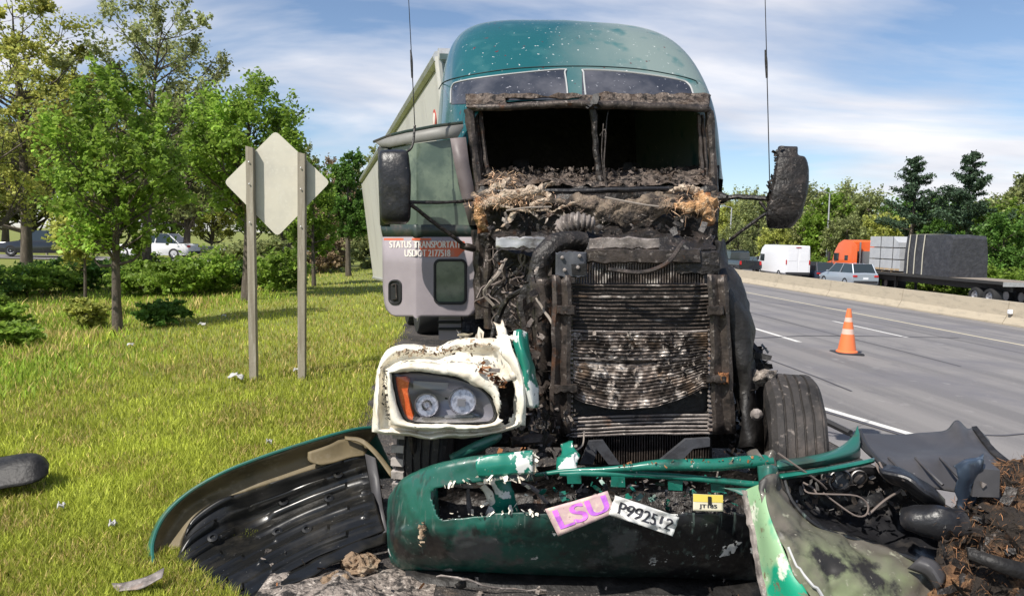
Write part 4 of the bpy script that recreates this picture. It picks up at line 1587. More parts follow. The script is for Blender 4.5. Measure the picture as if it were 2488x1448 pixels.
# torn insulation blanket below the windscreen
mb = ploft([[(1150, 462, 5.84), (1230, 470, 5.78), (1330, 474, 5.76), (1450, 478, 5.74), (1560, 476, 5.75), (1650, 470, 5.78), (1742, 466, 5.84)],
            [(1152, 500, 5.74), (1230, 497, 5.66), (1330, 492, 5.66), (1450, 500, 5.68), (1560, 500, 5.68), (1650, 497, 5.68), (1742, 500, 5.76)],
            [(1160, 530, 5.72), (1230, 512, 5.70), (1330, 508, 5.72), (1450, 540, 5.70), (1560, 535, 5.74), (1650, 522, 5.74), (1740, 545, 5.74)]], 80, 14)
mb.crumple(.045, 11, 11)
mb.crumple(.018, 30, 12)
part(mb, 'torn_insulation', 'insulation', angle=80)
for q, r, mt in (([(1170, 505, 5.64), (1225, 480, 5.62), (1300, 462, 5.62), (1345, 448, 5.7)], [.03, .045, .03, .015], 'pale_insulation'), ([(1180, 470, 5.66), (1215, 450, 5.7), (1240, 432, 5.75)], [.02, .024, .010], 'pale_insulation'),
                 ([(1290, 505, 5.6), (1340, 480, 5.6), (1300, 466, 5.62)], [.02, .03, .015], 'pale_insulation'), ([(1205, 580, 5.6), (1230, 545, 5.6), (1255, 512, 5.62)], [.016, .026, .014], 'pale_insulation'),
                 ([(1640, 500, 5.62), (1690, 505, 5.6), (1735, 490, 5.66)], [.02, .04, .05], 'orange_insulation'), ([(1690, 470, 5.7), (1715, 500, 5.62), (1725, 545, 5.64)], [.03, .05, .035], 'orange_insulation'), ([(1620, 470, 5.66), (1660, 455, 5.68), (1700, 470, 5.68)], [.012, .025, .02], 'pale_insulation'),
                 ([(1160, 490, 5.66), (1166, 530, 5.64), (1180, 560, 5.66)], [.03, .04, .02], 'orange_insulation'), ([(1400, 492, 5.6), (1340, 510, 5.6), (1250, 508, 5.6), (1215, 500, 5.6)], [.006, .008, .012, .016], 'pale_insulation')):
    mb = MB()
    ptube(mb, q, r, 9, 30)
    mb.crumple(.03, 17, 13)
    mb.crumple(.014, 45, 14)
    mb.crumple(.006, 110, 15)
    part(mb, 'insulation_roll', mt, angle=80)
fibres('frayed_fibre', 420, along_px([(1155, 500, 5.62), (1200, 484, 5.6), (1260, 485, 5.58), (1330, 490, 5.6)], .04, .03, .03), .05, .0032, 'fibre_tan', trk, 3)
fibres('frayed_fibre', 300, along_px([(1620, 488, 5.6), (1690, 500, 5.62), (1738, 500, 5.66)], .03, .035, .03), .045, .0032, 'fibre_tan', trk, 5)
fibres('frayed_fibre', 260, along_px([(1330, 488, 5.58), (1450, 495, 5.6), (1620, 490, 5.6)], .05, .03, .03), .04, .003, 'fibre_grey', trk, 6)
fibres('hanging_fibre', 130, in_px(1185, 420, 1260, 470, 5.75, 5.9), .08, .0035, 'fibre_tan', trk, 4)
for nm, pts in (('rusted_hinge_post', [(1166, 480, 5.78), (1168, 520, 5.76), (1174, 566, 5.76)]), ('rusted_hinge_post', [(1712, 475, 5.78), (1718, 510, 5.74), (1716, 548, 5.76)])):
    mb = MB()
    ptube(mb, pts, .045, 8, 14)
    mb.crumple(.03, 14, 17)
    part(mb, nm, 'rust')
# rod, hoses and beam in front of the firewall
for q in ([(1230, 512, 5.56), (1270, 506, 5.55), (1300, 504, 5.55), (1340, 503, 5.56)], [(1470, 480, 5.55), (1560, 497, 5.5), (1600, 502, 5.5)]):
    mb = MB()
    ptube(mb, q, .007, 6)
    part(mb, 'linkage_rod', 'wire_light')
mb = MB()
pslab(mb, 1206, 576, 1335, 603, 4.98, .07, 5, .010)
part(mb, 'cross_beam', 'bare_alloy')
mb = MB()
for i, t in enumerate(np.linspace(0, 1, 8)):
    pass
ptube(mb, [(1352, 566, 5.3), (1375, 545, 5.25), (1410, 538, 5.2), (1445, 545, 5.2)], [.03 + .030 * math.sin(math.pi * (.12 + .8 * t)) + (.009 if k % 4 < 2 else -.006) for k, t in enumerate(np.linspace(0, 1, 40))], 12, 40)
mb.crumple(.008, 14)
part(mb, 'corrugated_duct', 'ash_steel')
mb = ploft([[(1200, 560, 5.75), (1400, 555, 5.7), (1600, 560, 5.7), (1735, 570, 5.75)], [(1200, 575, 5.3), (1400, 580, 5.2), (1600, 580, 5.2), (1735, 590, 5.3)], [(1210, 610, 5.1), (1400, 620, 5.0), (1600, 615, 5.0), (1740, 610, 5.1)]], 40, 18)
mb.crumple(.05, 8, 3)
mb.crumple(.02, 25, 3)
part(mb, 'engine_cover', 'soot')
part(shards(260, in_px(1185, 545, 1735, 605, 5.2, 5.6), .03, 31), 'engine_debris', 'soot')['kind'] = 'stuff'
part(shards(70, in_px(1185, 520, 1735, 600, 5.3, 5.6), .022, 32), 'ash_flakes', 'ash_debris')['kind'] = 'stuff'
# engine block, frame rails
mb = MB()
for c, d, ch in (((0, .95, 1.05), (.62, 1.3, .95), .06), ((-.36, .7, 1.3), (.26, .5, .36), .08), ((.38, 1.0, 1.1), (.3, .7, .5), .08), ((0, .9, 1.58), (.4, 1.2, .18), .05), ((-.4, 1.2, .8), (.3, .4, .5), .1)):
    k = MB()
    k.box((0, 0, 0), d, ch=ch)
    mb.add([TR3 @ Vector(v) + TL(*c) for v in k.v], k.f)
mb.crumple(.02, 8)
part(mb, 'engine_block', 'soot')
for s in (-1, 1):
    mb = MB()
    k = MB()
    k.box((0, 0, 0), (.09, 7.5, .27))
    mb.add([TR3 @ Vector(v) + TL(s * .42, 4.1, .78) for v in k.v], k.f)
    part(mb, 'frame_rail', 'soot', smooth=False)
mb = MB()
k = MB()
k.box((0, 0, 0), (1.75, .14, .16), ch=.03)
mb.add([TR3 @ Vector(v) + TL(0, .42, .48) for v in k.v], k.f)
part(mb, 'front_axle', 'soot')
# hanging wires in the dark gap
rg = random.Random(4)
for i in range(26):
    x, y = rg.uniform(1180, 1300), rg.uniform(590, 730)
    Y = rg.uniform(5.0, 5.6)
    mb = MB()
    pts = [(x, y, Y)]
    for k in range(3):
        x += rg.uniform(-35, 35)
        y += rg.uniform(5, 45)
        pts.append((x, y, Y + rg.uniform(-.1, .1)))
    ptube(mb, pts, rg.choice([.005, .008, .012]), 5, 14)
    mb.crumple(.01, 20, i)
    part(mb, 'hanging_wire', rg.choice(['wire_grey', 'wire_grey', 'soot', 'wire_light']))
part(shards(60, in_px(1185, 640, 1290, 800, 5.0, 5.5), .025, 34), 'gap_debris', 'burnt_steel')['kind'] = 'stuff'

# ---- radiator pack
RY = 4.20
rad = MB()
pbox(rad, 1392, 690, 1722, 1052, RY + .10, .10)
rad = part(rad, 'radiator', 'soot_plain', smooth=False)
rg = random.Random(9)
ys = list(np.linspace(694, 872, 20)) + [1008, 1017, 1026, 1035, 1044, 1052]
for i, y in enumerate(ys):
    low = y > 1000
    mb = MB()
    h = (2.6 if not low else 2.9) / 424
    pts = []
    for x in np.linspace(1384, 1735, 12):
        t = (x - 1384) / 351
        yy = y + 1.6 * noise.noise(Vector((x * .03, i * .7, 0))) + ((1 - t) * 9 - 3 * math.sin(t * 3.1) if low else -3.5 * (2 * t - 1) ** 4)
        pts.append(P(x, yy, RY + .055 + .012 * noise.noise(Vector((x * .02, i, 5)))))
    mb.tube(pts, h * rg.uniform(.85, 1.2), 6)
    part(mb, 'cooling_tube', 'ash_steel' if low or i > 11 else ('burnt_steel' if i % 3 else 'fin_ash'), rad)
# ash-coated fin sheet sagging forward
g = []
for k in range(64):
    t = k / 63
    r = []
    for j in range(72):
        s = j / 71
        x = 1392 + s * 328
        yb = 955 + 44 * math.sin(min(1, s * 1.05) * math.pi) ** .8 + 10 * (s < .5) * (1 - 2 * s) - 14 * s
        y = 808 + (yb - 808) * t
        bul = .13 * max(0, t - .42) ** 1.4 * (.35 + .65 * math.sin(s * math.pi))
        corr = .006 * math.sin(t * 44 * 3.1416) + .0025 * math.sin(s * 90 + t * 30)
        cav = .03 * math.exp(-((t - .40) / .06) ** 2) * (1 if s < .62 else .4)
        r.append(P(x, y + 2.2 * noise.noise(Vector((s * 9, t * 4, 0))), RY + .045 - bul - corr + cav + .012 * noise.noise(Vector((s * 5, t * 5, 3)))))
    g.append(r)
mb = MB()
mb.grid(g)
part(mb, 'fin_sheet', 'fin_ash', rad, solid=.004, angle=80)
part(shards(150, in_px(1400, 800, 1716, 960, RY - .02, RY + .03), .012, 41), 'ash_flakes', 'ash_debris', rad)['kind'] = 'stuff'
mb = MB()
for x in np.arange(1398, 1712, 6.6):
    pbox(mb, x, 640, x + 2.4, 688, RY + .06, .05, .001)
part(mb, 'upper_fins', 'fin_ash', rad, smooth=False)
mb = MB()
for x in np.arange(1398, 1724, 6.2):
    pbox(mb, x, 1056, x + 2.4, 1128, RY + .12, .05, .001)
part(mb, 'lower_fins', 'burnt_steel', rad, smooth=False)
mb = MB()
pbox(mb, 1392, 1054, 1730, 1130, RY + .18, .04)
part(mb, 'lower_core', 'soot_plain', rad, smooth=False)
for nm, x0, x1, xa, xb in (('side_channel', 1345, 1386, 1338, 1386), ('side_channel', 1722, 1766, 1732, 1786)):
    mb = MB()
    rows = []
    for k in range(16):
        t = k / 15
        y = 668 + t * 385
        a, b = x0 + (xa - x0) * t, x1 + (xb - x1) * t
        rows.append([P(a, y, RY + .06), P(a, y, RY), P(a + 8, y, RY - .01), P((a + b) / 2, y, RY + .02), P(b - 8, y, RY - .01), P(b, y, RY), P(b, y, RY + .06)])
    mb.grid(rows)
    mb.crumple(.012, 8, x0)
    part(mb, nm, 'burnt_steel', rad, solid=.006)
for x, y, w, h in ((1352, 742, 48, 24), (1718, 742, 40, 26), (1345, 935, 60, 22), (1716, 910, 50, 22), (1745, 905, 26, 26)):
    mb = MB()
    pslab(mb, x, y, x + w, y + h, RY - .05, .06, x * .1, .008, 4)
    part(mb, 'clamp_bracket', 'rust' if x == 1745 else 'burnt_steel', rad)
for y in np.arange(800, 1046, 11.5):
    for x0, x1 in ((1376, 1392), (1722, 1734)):
        mb = MB()
        pbox(mb, x0, y, x1, y + 4.5, RY + .02, .03, .002)
        part(mb, 'tube_end', 'ash_steel', rad, smooth=False)
for q in ([(1408, 1128), (1432, 1072), (1466, 1070), (1506, 1128), (1478, 1128), (1452, 1094), (1440, 1128)], [(1596, 1126), (1668, 1068), (1724, 1064), (1724, 1084), (1684, 1090), (1650, 1126)]):
    mb = MB()
    mb.prism([P(x, y, 4.20) for x, y in q], (0, .03, 0))
    mb.crumple(.006, 9)
    part(mb, 'lower_bracket', 'plate_slate', rad, smooth=False)
# header tank and plates
for i, (x0, y0, x1, y1, Y, mt, nm) in enumerate(((1350, 612, 1425, 674, RY + .0, 'plate_slate', 'tank_bracket'), (1424, 606, 1702, 640, RY + .02, 'burnt_steel', 'header_tank'), (1640, 612, 1748, 668, RY + .05, 'soot', 'tank_bracket'), (1432, 578, 1600, 605, RY + .06, 'ash_steel', 'tank_plate'))):
    mb = MB()
    pslab(mb, x0, y0, x1, y1, Y, .09, i, .010)
    tk = part(mb, nm, mt)
    if i == 0:
        for bx0, by0 in ((1366, 626), (1408, 622), (1372, 656), (1404, 650)):
            mb = MB()
            mb.lathe([(.011, 0), (.011, .01), (.006, .014)], P(bx0, by0, Y - .004), (0, -1, 0), 8)
            part(mb, 'bolt', 'ash_steel', tk)
mb = MB()
mb.prism([P(x, y, RY - .006) for x, y in ((1388, 642), (1424, 640), (1424, 668), (1390, 668))], (0, .012, 0))
part(mb, 'tank_recess', 'soot_plain', smooth=False)
mb = MB()
ptube(mb, [(1478, 655, 4.12), (1560, 662, 4.08), (1620, 640, 4.06), (1652, 600, 4.1), (1660, 588, 4.15)], .013, 7, 24)
part(mb, 'burnt_hose', 'burnt_steel')
mb = MB()
ptube(mb, [(1420, 588, 4.5), (1360, 588, 4.45), (1318, 625, 4.4), (1305, 680, 4.38), (1298, 740, 4.38)], [.055, .06, .065, .06, .05], 10, 24)
mb.crumple(.012, 12)
part(mb, 'intake_elbow', 'soot')
mb = MB()
ptube(mb, [(1318, 676, 4.35), (1318, 690, 4.35), (1320, 780, 4.35), (1318, 900, 4.4), (1316, 1000, 4.42)], [.055, .075, .07, .05, .05], 12, 24)
mb.crumple(.02, 10)
part(mb, 'air_canister', 'burnt_steel')
for pts, r, mt in (([(1300, 720, 4.3), (1330, 770, 4.25), (1345, 790, 4.2)], .008, 'wire_light'), ([(1285, 690, 4.4), (1268, 740, 4.4), (1285, 830, 4.4), (1290, 930, 4.4)], .03, 'soot'),
                   ([(1306, 1065, 4.2), (1290, 1000, 4.3), (1330, 930, 4.25)], .02, 'burnt_steel'), ([(1240, 1075, 3.95), (1300, 1066, 4.0), (1340, 1070, 4.1)], .028, 'burnt_steel'), ([(1280, 700, 4.5), (1240, 720, 4.6), (1215, 760, 4.7), (1195, 830, 4.7)], .02, 'soot'),
                   ([(1420, 1050, 4.1), (1412, 1085, 4.0), (1385, 1100, 3.9)], .006, 'wire_light')):
    mb = MB()
    ptube(mb, pts, r, 7, 18)
    mb.crumple(.01, 15, r * 100)
    part(mb, 'charred_pipe', mt)
part(shards(170, in_px(1275, 650, 1345, 1080, 4.2, 4.5), .03, 51), 'side_debris', 'burnt_steel')['kind'] = 'stuff'
part(shards(120, in_px(1230, 1000, 1400, 1110, 3.95, 4.3), .024, 52), 'lower_debris', 'soot')['kind'] = 'stuff'
part(shards(50, in_px(1230, 990, 1400, 1110, 3.9, 4.2), .016, 53), 'ash_flakes', 'ash_debris')['kind'] = 'stuff'
# melted shroud beside the radiator
rows = []
for y, x0, x1, Y in ((585, 1742, 1758, 4.7), (640, 1738, 1772, 4.6), (680, 1738, 1800, 4.5), (760, 1745, 1822, 4.42), (850, 1764, 1834, 4.4), (950, 1788, 1836, 4.38), (1085, 1795, 1856, 4.3)):
    c, w = (x0 + x1) / 2, (x1 - x0) / 2
    rows.append([P(c + w * math.cos(a), y, Y - .16 * math.sin(a)) for a in np.linspace(0, math.pi, 12)] + [P(c, y, Y + .14)])
g = loft(rows, 16, 40)
mb = MB()
mb.grid(g)
mb.crumple(.03, 6, 21)
mb.crumple(.01, 22, 22)
part(mb, 'melted_shroud', 'soot_plain', solid=.012)
part(shards(60, in_px(1790, 840, 1862, 900, 4.4, 4.7), .04, 54), 'fender_remains', 'soot_plain')['kind'] = 'stuff'
part(shards(60, in_px(1770, 930, 1830, 1110, 4.2, 4.4), .03, 55), 'side_debris', 'soot')['kind'] = 'stuff'

# ---- front wheels, steered a little
def big_wheel(c, head, lugs, mat='burnt_tyre'):
    ax = Vector((math.cos(head), -math.sin(head), 0))
    r, w = .505, .29
    prof = [(.30, -w * .46), (.40, -w * .52), (.470, -w * .5), (.49, -w * .44)]
    for k in range(5):
        a = -w * .42 + k * w * .84 / 5
        b = a + w * .84 / 5
        prof += [(r, a + .004), (r, b - .010), (r - .014, b - .009), (r - .014, b - .001)]
    prof += [(.49, w * .44), (.470, w * .5), (.40, w * .52), (.30, w * .46)]
    mb = MB()
    mb.lathe(prof, c, ax, 64, close=True)
    mb.crumple(.008, 6, 3)
    wl_ = part(mb, 'wheel', mat, angle=25)
    mb = MB()
    mb.lathe([(.30, -w * .46), (.29, -w * .2), (.27, 0), (.12, .02), (.10, -.10), (.07, -.14)], c, ax, 28)
    mb.crumple(.006, 9)
    part(mb, 'rim', 'soot', wl_)
    if lugs:
        e2 = Vector((0, 0, 1))
        e1 = ax.cross(e2)
        for k in range(44):
            a = 2 * math.pi * k / 44
            d = e1 * math.cos(a) + e2 * math.sin(a)
            t = d.cross(ax)
            mb = MB()
            for s in (-1,):
                o = c + d * (r - .002) + ax * s * w * .40
                mb.box((0, 0, 0), (.07, .040, .03))
                mb.v = [tuple(o + ax * v[0] + t * v[1] + d * v[2]) for v in mb.v]
            part(mb, 'tread_block', 'ash_rubber', wl_, smooth=False)
    return wl_


M('burnt_tyre', (.035, .031, .029), .75, layers=[(26, (.20, .17, .15), .60, .72, 5), (6, (.075, .062, .055), .48, .66, 5), (4, (.012, .011, .011), .5, .68, 4)], bump=(40, .5, .01))
M('ash_rubber', (.40, .36, .33), .8, layers=[(14, (.16, .14, .13), .5, .7, 4)])
big_wheel(P(1908, 1116, 4.30), R_(11), False)
c = P(1082, 1115, 4.42)
c.z = .505
big_wheel(c, R_(12), True)
mb = ploft([[(1824, 905, 4.35), (1850, 895, 4.3), (1890, 902, 4.3)], [(1826, 925, 4.3), (1850, 915, 4.24), (1885, 918, 4.26)], [(1832, 945, 4.35), (1852, 935, 4.3), (1880, 930, 4.32)]], 14, 10)
mb.crumple(.03, 18)
part(mb, 'ash_crust', 'ash_debris', solid=.01)
mb = MB()
mb.lathe([(.03, 0), (.035, .02), (.015, .05)], P(1838, 1005, 4.1), (-.3, -1, 0), 10)
part(mb, 'hub_bolt', 'ash_steel')

# ---- open passenger door
HY = 6.02
def D(px, py, off=0.0):  # crease added to the shape so the hinge half shades darker
    if px > 1012:
        Y = 6.02 - (1170 - px) / 158 * .03
    else:
        Y = 5.99 + (1012 - px) / 90 * .30
    p = P(px, py, Y)
    n = Vector((-.25, -.97, 0)) if px <= 1012 else Vector((.06, -1, 0))
    return p + n * off


door = empty('_', (0, 0, 0))
bpy.data.objects.remove(door)
def dgrid(outline, mb=None, n=24, off=0.0):
    """fills left/right outline pairs: rows of (y, x0, x1)"""
    mb = mb or MB()
    rows = []
    for y, x0, x1 in outline:
        xs = sorted(set(list(np.linspace(x0, x1, n)) + ([1012.0] if x0 < 1012 < x1 else [])))
        if x0 < 1012 < x1 and len(xs) == n:
            pass
        xs = list(np.linspace(x0, min(1012, x1), n // 2)) + list(np.linspace(max(1012, x0), x1, n // 2)) if x0 < 1012 < x1 else list(np.linspace(x0, x1, n))
        rows.append([D(x, y, off) for x in xs])
    mb.grid(rows)
    return mb


mb = dgrid([(576, 933, 1160), (640, 933, 1163), (700, 934, 1168), (735, 937, 1166), (752, 942, 1160), (763, 952, 1150), (769, 966, 1136)])
door = part(mb, 'door', 'primer', solid=.035, angle=30)
mb = dgrid([(546, 928, 1150), (560, 930, 1155), (577, 933, 1160)])
mb.crumple(.006, 12)
part(mb, 'belt_panel', 'door_green', door, solid=.03)
mb = dgrid([(579, 934, 1050), (600, 935, 1130), (622, 935, 1130)], off=.0195, n=20)
mb = dgrid([(579, 935, 1048), (584, 935, 1048)], off=.0195)
part(mb, 'orange_stripe', 'stripe_orange', door)
mb = dgrid([(586, 1020, 1128), (602, 1020, 1134), (624, 1030, 1112)], off=.0195)
part(mb, 'faded_patch', 'stripe_orange', door)
for s, cx, cy, size, wd in (('STATUS TRANSPORTATI', 1032, 595, 27, 1.0), ('USDOT 2177518', 1039, 616, 25, .98)):
    me = text_mesh(s, 1.0)
    co = np.array([v.co[:] for v in me.vertices])
    span = co[:, 0].max() - co[:, 0].min()
    target = 166 if 'STATUS' in s else 108
    kx = target / span
    mb = MB()
    mb.add([D(cx + v[0] * kx, cy - v[1] * 24, .0225) for v in co], [tuple(p.vertices) for p in me.polygons])
    # heavy letters: a second, slightly shifted copy thickens the strokes
    o_ = mb.build('lettering', 'letter_white', door, smooth=False)
    mb = MB()
    mb.add([D(cx + v[0] * kx + 1.4, cy - v[1] * 24, .0232) for v in co], [tuple(p.vertices) for p in me.polygons])
    mb.build('lettering', 'letter_white', door, smooth=False)
    bpy.data.meshes.remove(me)


def rrect(x0, y0, x1, y1, r, n=5):
    out = []
    for cx, cy, a0 in ((x1 - r, y0 + r, -90), (x1 - r, y1 - r, 0), (x0 + r, y1 - r, 90), (x0 + r, y0 + r, 180)):
        for k in range(n + 1):
            a = R_(a0 + 90 * k / n)
            out.append((cx + r * math.cos(a), cy + r * math.sin(a)))
    return out


for nm, q, mt in (('lower_window', rrect(1057, 632, 1131, 736, 12), 'window_haze'), ('handle_recess', rrect(949, 682, 977, 737, 11), 'rubber_seal')):
    mb = MB()
    k = [D(x, y, .021) for x, y in q]
    mb.add(k, [tuple(range(len(k)))])
    w_ = part(mb, nm, mt, door, smooth=False)
    mb = MB()
    mb.tube([D(x, y, .022) for x, y in q + q[:1]], .011, 6)
    part(mb, 'seal', 'rubber_seal', w_)
mb = MB()
mb.tube([D(956, 692, .03), D(966, 690, .035), D(968, 725, .035), D(958, 728, .03)], .007, 6)
part(mb, 'door_handle', 'burnt_steel', door)
# window frame: top rail, front post, glass
mb = MB()
mb.grid([[D(908, 345, -.01), D(940, 332, -.01), D(985, 322, -.01), D(1060, 308, -.01), D(1125, 300, -.01)], [D(920, 352, .02), D(945, 343, .02), D(990, 333, .02), D(1060, 319, .02), D(1126, 310, .02)],
         [D(930, 358, .03), D(950, 360, .03), D(990, 352, .03), D(1060, 342, .03), D(1112, 336, .03)]])
part(mb, 'door_top_rail', 'door_rail', door, solid=.012)
mb = MB()
mb.tube([D(908, 345, .0), D(945, 330, .0), D(985, 320, .0), D(1060, 306, .0), D(1125, 298, .0)], .012, 6)
part(mb, 'rail_edge', 'door_green', door)
mb = MB()
mb.grid([[D(1094, 338, .02), D(1104, 400, .02), D(1122, 480, .02), D(1140, 548, .02)], [D(1132, 335, .02), D(1140, 400, .02), D(1156, 480, .02), D(1170, 548, .02)]])
part(mb, 'door_front_post', 'door_post', door, solid=.03)
mb = MB()
mb.grid([[D(922, 358, .01), D(924, 450, .01), D(928, 548, .01)], [D(946, 358, .01), D(946, 450, .01), D(950, 548, .01)]])
part(mb, 'door_rear_post', 'door_green', door, solid=.03)
mb = MB()
mb.grid([[D(945, 356, 0), D(1012, 349, 0), D(1058, 343, 0), D(1098, 338, 0)], [D(947, 450, 0), D(1012, 450, 0), D(1062, 450, 0), D(1114, 450, 0)], [D(950, 548, 0), D(1012, 548, 0), D(1070, 548, 0), D(1140, 548, 0)]])
part(mb, 'door_window', 'window_haze', door, smooth=False)

# ---- mirrors and antennas
def mirror(rows, name, mat, amp, seed, sq=.5):
    """rows: (y, x0, x1, Y, depth)"""
    g = []
    for y, x0, x1, Y, dp in rows:
        c, w = (x0 + x1) / 2, (x1 - x0) / 2
        g.append([P(c + w * math.copysign(abs(math.cos(a)) ** sq, math.cos(a)), y, Y - dp * math.copysign(abs(math.sin(a)) ** .6, math.sin(a))) for a in np.linspace(0, 2 * math.pi, 25)[:-1]])
    g = [[v for v in r] for r in g]
    cols = [cr([r[j] for r in g], 40) for j in range(24)]
    rows2 = [[cols[j][i] for j in range(24)] for i in range(40)]
    mb = MB()
    mb.grid(rows2, wrap=True)
    mb.add(rows2[0], [tuple(range(24))])
    mb.add(rows2[-1], [tuple(range(24))])
    mb.crumple(amp, 9, seed)
    mb.crumple(amp * .4, 30, seed)
    return part(mb, name, mat, angle=50)


m1 = mirror([(364, 935, 978, 5.66, .02), (372, 922, 992, 5.64, .07), (420, 919, 998, 5.62, .09), (480, 921, 999, 5.62, .09), (530, 925, 997, 5.63, .08), (545, 935, 985, 5.65, .03)], 'side_mirror', 'soot_gloss', .006, 1)
m2 = mirror([(356, 1896, 1938, 5.70, .05), (362, 1893, 1940, 5.69, .07), (378, 1889, 1940, 5.67, .08), (384, 1888, 1956, 5.66, .10), (420, 1880, 1966, 5.64, .11), (470, 1872, 1962, 5.62, .11), (520, 1861, 1948, 5.63, .10), (546, 1862, 1930, 5.65, .08), (554, 1872, 1920, 5.66, .05)], 'side_mirror', 'soot', .014, 2, .22)
part(shards(46, along_px([(1892, 372, 5.64), (1880, 430, 5.6), (1868, 480, 5.58), (1874, 530, 5.58)], .012, .03, .02), .026, 61), 'melted_drips', 'soot')['kind'] = 'stuff'
for pts, r in (([(990, 492, 5.62), (1080, 492, 5.74), (1150, 486, 5.9)], .013), ([(998, 497, 5.6), (1050, 538, 5.7), (1132, 600, 5.85)], .015), ([(1742, 484, 5.9), (1800, 478, 5.78), (1880, 486, 5.64)], .02), ([(1862, 518, 5.66), (1810, 556, 5.75), (1764, 592, 5.88)], .014), ([(1845, 490, 5.66), (1875, 520, 5.62), (1895, 492, 5.6)], .012)):
    mb = MB()
    ptube(mb, pts, r, 7, 14)
    mb.crumple(.006, 15)
    part(mb, 'mirror_arm', 'soot')
mb = MB()
ptube(mb, [(1736, 482, 5.95), (1752, 482, 5.88), (1768, 482, 5.82)], [.05, .05, .025], 8, 8)
part(mb, 'arm_mount', 'soot')
mb = MB()
ptube(mb, [(1118, 598, 5.86), (1135, 600, 5.86), (1152, 604, 5.9)], [.02, .03, .03], 8, 8)
part(mb, 'arm_mount', 'burnt_steel')
for pts in ([(1008, 310, 5.72), (1003, 200, 5.72), (993, 0, 5.72), (988, -90, 5.72)], [(1870, 445, 5.7), (1864, 200, 5.7), (1859, 0, 5.7), (1857, -60, 5.7)]):
    mb = MB()
    ptube(mb, pts, [.004, .004, .003, .002], 5, 12)
    an = part(mb, 'antenna', 'soot_plain')
    mb = MB()
    x = 1000 if pts[0][0] < 1200 else 1861.5
    ptube(mb, [(x - 2, 122, pts[0][2] - .001), (x, 150, pts[0][2] - .001), (x + 1.5, 190, pts[0][2] - .001)], [.006, .011, .008], 6, 8)
    part(mb, 'antenna_coil', 'soot_plain', an)
mb = MB()
ptube(mb, [(1008, 305, 5.72), (1002, 355, 5.68), (985, 372, 5.64)], .010, 6, 8)
part(mb, 'antenna_bracket', 'soot')
mb = MB()
ptube(mb, [(1870, 440, 5.7), (1872, 470, 5.68), (1880, 486, 5.64)], .010, 6, 8)
part(mb, 'antenna_bracket', 'soot')

# ---- cab step and sill
mb = MB()
pbox(mb, 1066, 770, 1120, 826, 6.2, .12)
stp = part(mb, 'cab_step', 'primer', smooth=False)
for y in (780, 796):
    mb = MB()
    pbox(mb, 1064, y, 1122, y + 6, 6.17, .08)
    part(mb, 'step_tread', 'rubber_seal', stp, smooth=False)
mb = MB()
ptube(mb, [(1162, 560, 5.98), (1166, 680, 5.98), (1168, 775, 5.98)], .05, 8, 20)
ptube(mb, [(1190, 560, 5.96), (1184, 680, 5.94), (1188, 800, 5.94)], .035, 8, 20)
mb.crumple(.02, 8)
part(mb, 'hinge_pillar', 'burnt_steel')
mb = MB()
k = MB()
k.box((0, 0, 0), (.62, 1.5, .6), ch=.1)
mb.add([TR3 @ Vector(v) + TL(-.82, 3.1, .68) for v in k.v], k.f)
part(mb, 'fuel_tank', 'soot')
mb = MB()
k = MB()
k.box((0, 0, 0), (.62, 1.5, .6), ch=.1)
mb.add([TR3 @ Vector(v) + TL(.82, 3.1, .68) for v in k.v], k.f)
part(mb, 'fuel_tank', 'soot')
for s in (-1, 1):
    for y in (5.6, 6.9):
        mb = MB()
        c = TL(s * .95, y, .5)
        mb.lathe([(.3, -.3), (.46, -.3), (.5, -.25), (.5, .25), (.46, .3), (.3, .3)], c, TR3 @ Vector((1, 0, 0)), 28, close=True)
        w_ = part(mb, 'drive_wheel', 'tyre_rubber')
        mb = MB()
        mb.lathe([(.3, -.28), (.28, 0), (.3, .28)], c, TR3 @ Vector((1, 0, 0)), 20)
        part(mb, 'rim', 'soot', w_)

# ================================================================== trailer
ND, FD = Vector((-.93, 9.0, 3.84)), Vector((-4.5, 22.0, 3.30))
LAT = Vector((math.cos(R_(15.4)), math.sin(R_(15.4)), .05)).normalized() * 2.58
DN = Vector((.36, .06, -2.86))
trl = empty('box_trailer', (-2.3, 15, 0), R_(15.4), 'pale box trailer behind the burnt tractor, angled toward the grass', 'trailer')
AX = FD - ND
OUT = LAT.normalized() * -.012
npan = 11
for i in range(npan):
    a, b = ND + AX * (i / npan), ND + AX * ((i + .988) / npan)
    t0, t1 = .045, 1
    mb = MB()
    q = [a + DN * t0, b + DN * t0, b + DN, a + DN]
    mb.prism(q, OUT)
    part(mb, 'side_panel', 'trailer_skin', trl, smooth=False) if False else mb.build('side_panel', 'trailer_skin', trl, smooth=False, world=True)
mb = MB()
ins = LAT.normalized() * .01
a, b = ND + ins, FD + ins
mb.add([a, b, b + DN, a + DN, a + LAT * .985, b + LAT * .985, b + LAT * .985 + DN, a + LAT * .985 + DN], [(0, 1, 2, 3), (4, 5, 6, 7), (0, 1, 5, 4), (3, 2, 6, 7), (1, 2, 6, 5), (0, 3, 7, 4)])
mb.build('box_body', 'trailer_skin', trl, smooth=False, world=True)
mb = MB()
mb.tube([ND - AX.normalized() * .03, FD], .075, 8)
mb.build('roof_rail', 'trailer_trim', trl, world=True)
mb = MB()
mb.tube([ND + Vector((0, -.02, .02)), ND + LAT + Vector((0, -.02, .02))], .085, 8)
mb.build('front_rail', 'trailer_trim', trl, world=True)
mb = MB()
mb.tube([ND + DN, FD + DN], .05, 6)
mb.build('bottom_rail', 'trailer_trim', trl, world=True)
mb = MB()
mb.tube([ND + Vector((.0, -.02, 0)), ND + DN], .05, 8)
mb.build('corner_post', 'trailer_skin', trl, world=True)
mb = MB()
c = ND + AX * .045 + DN * .21
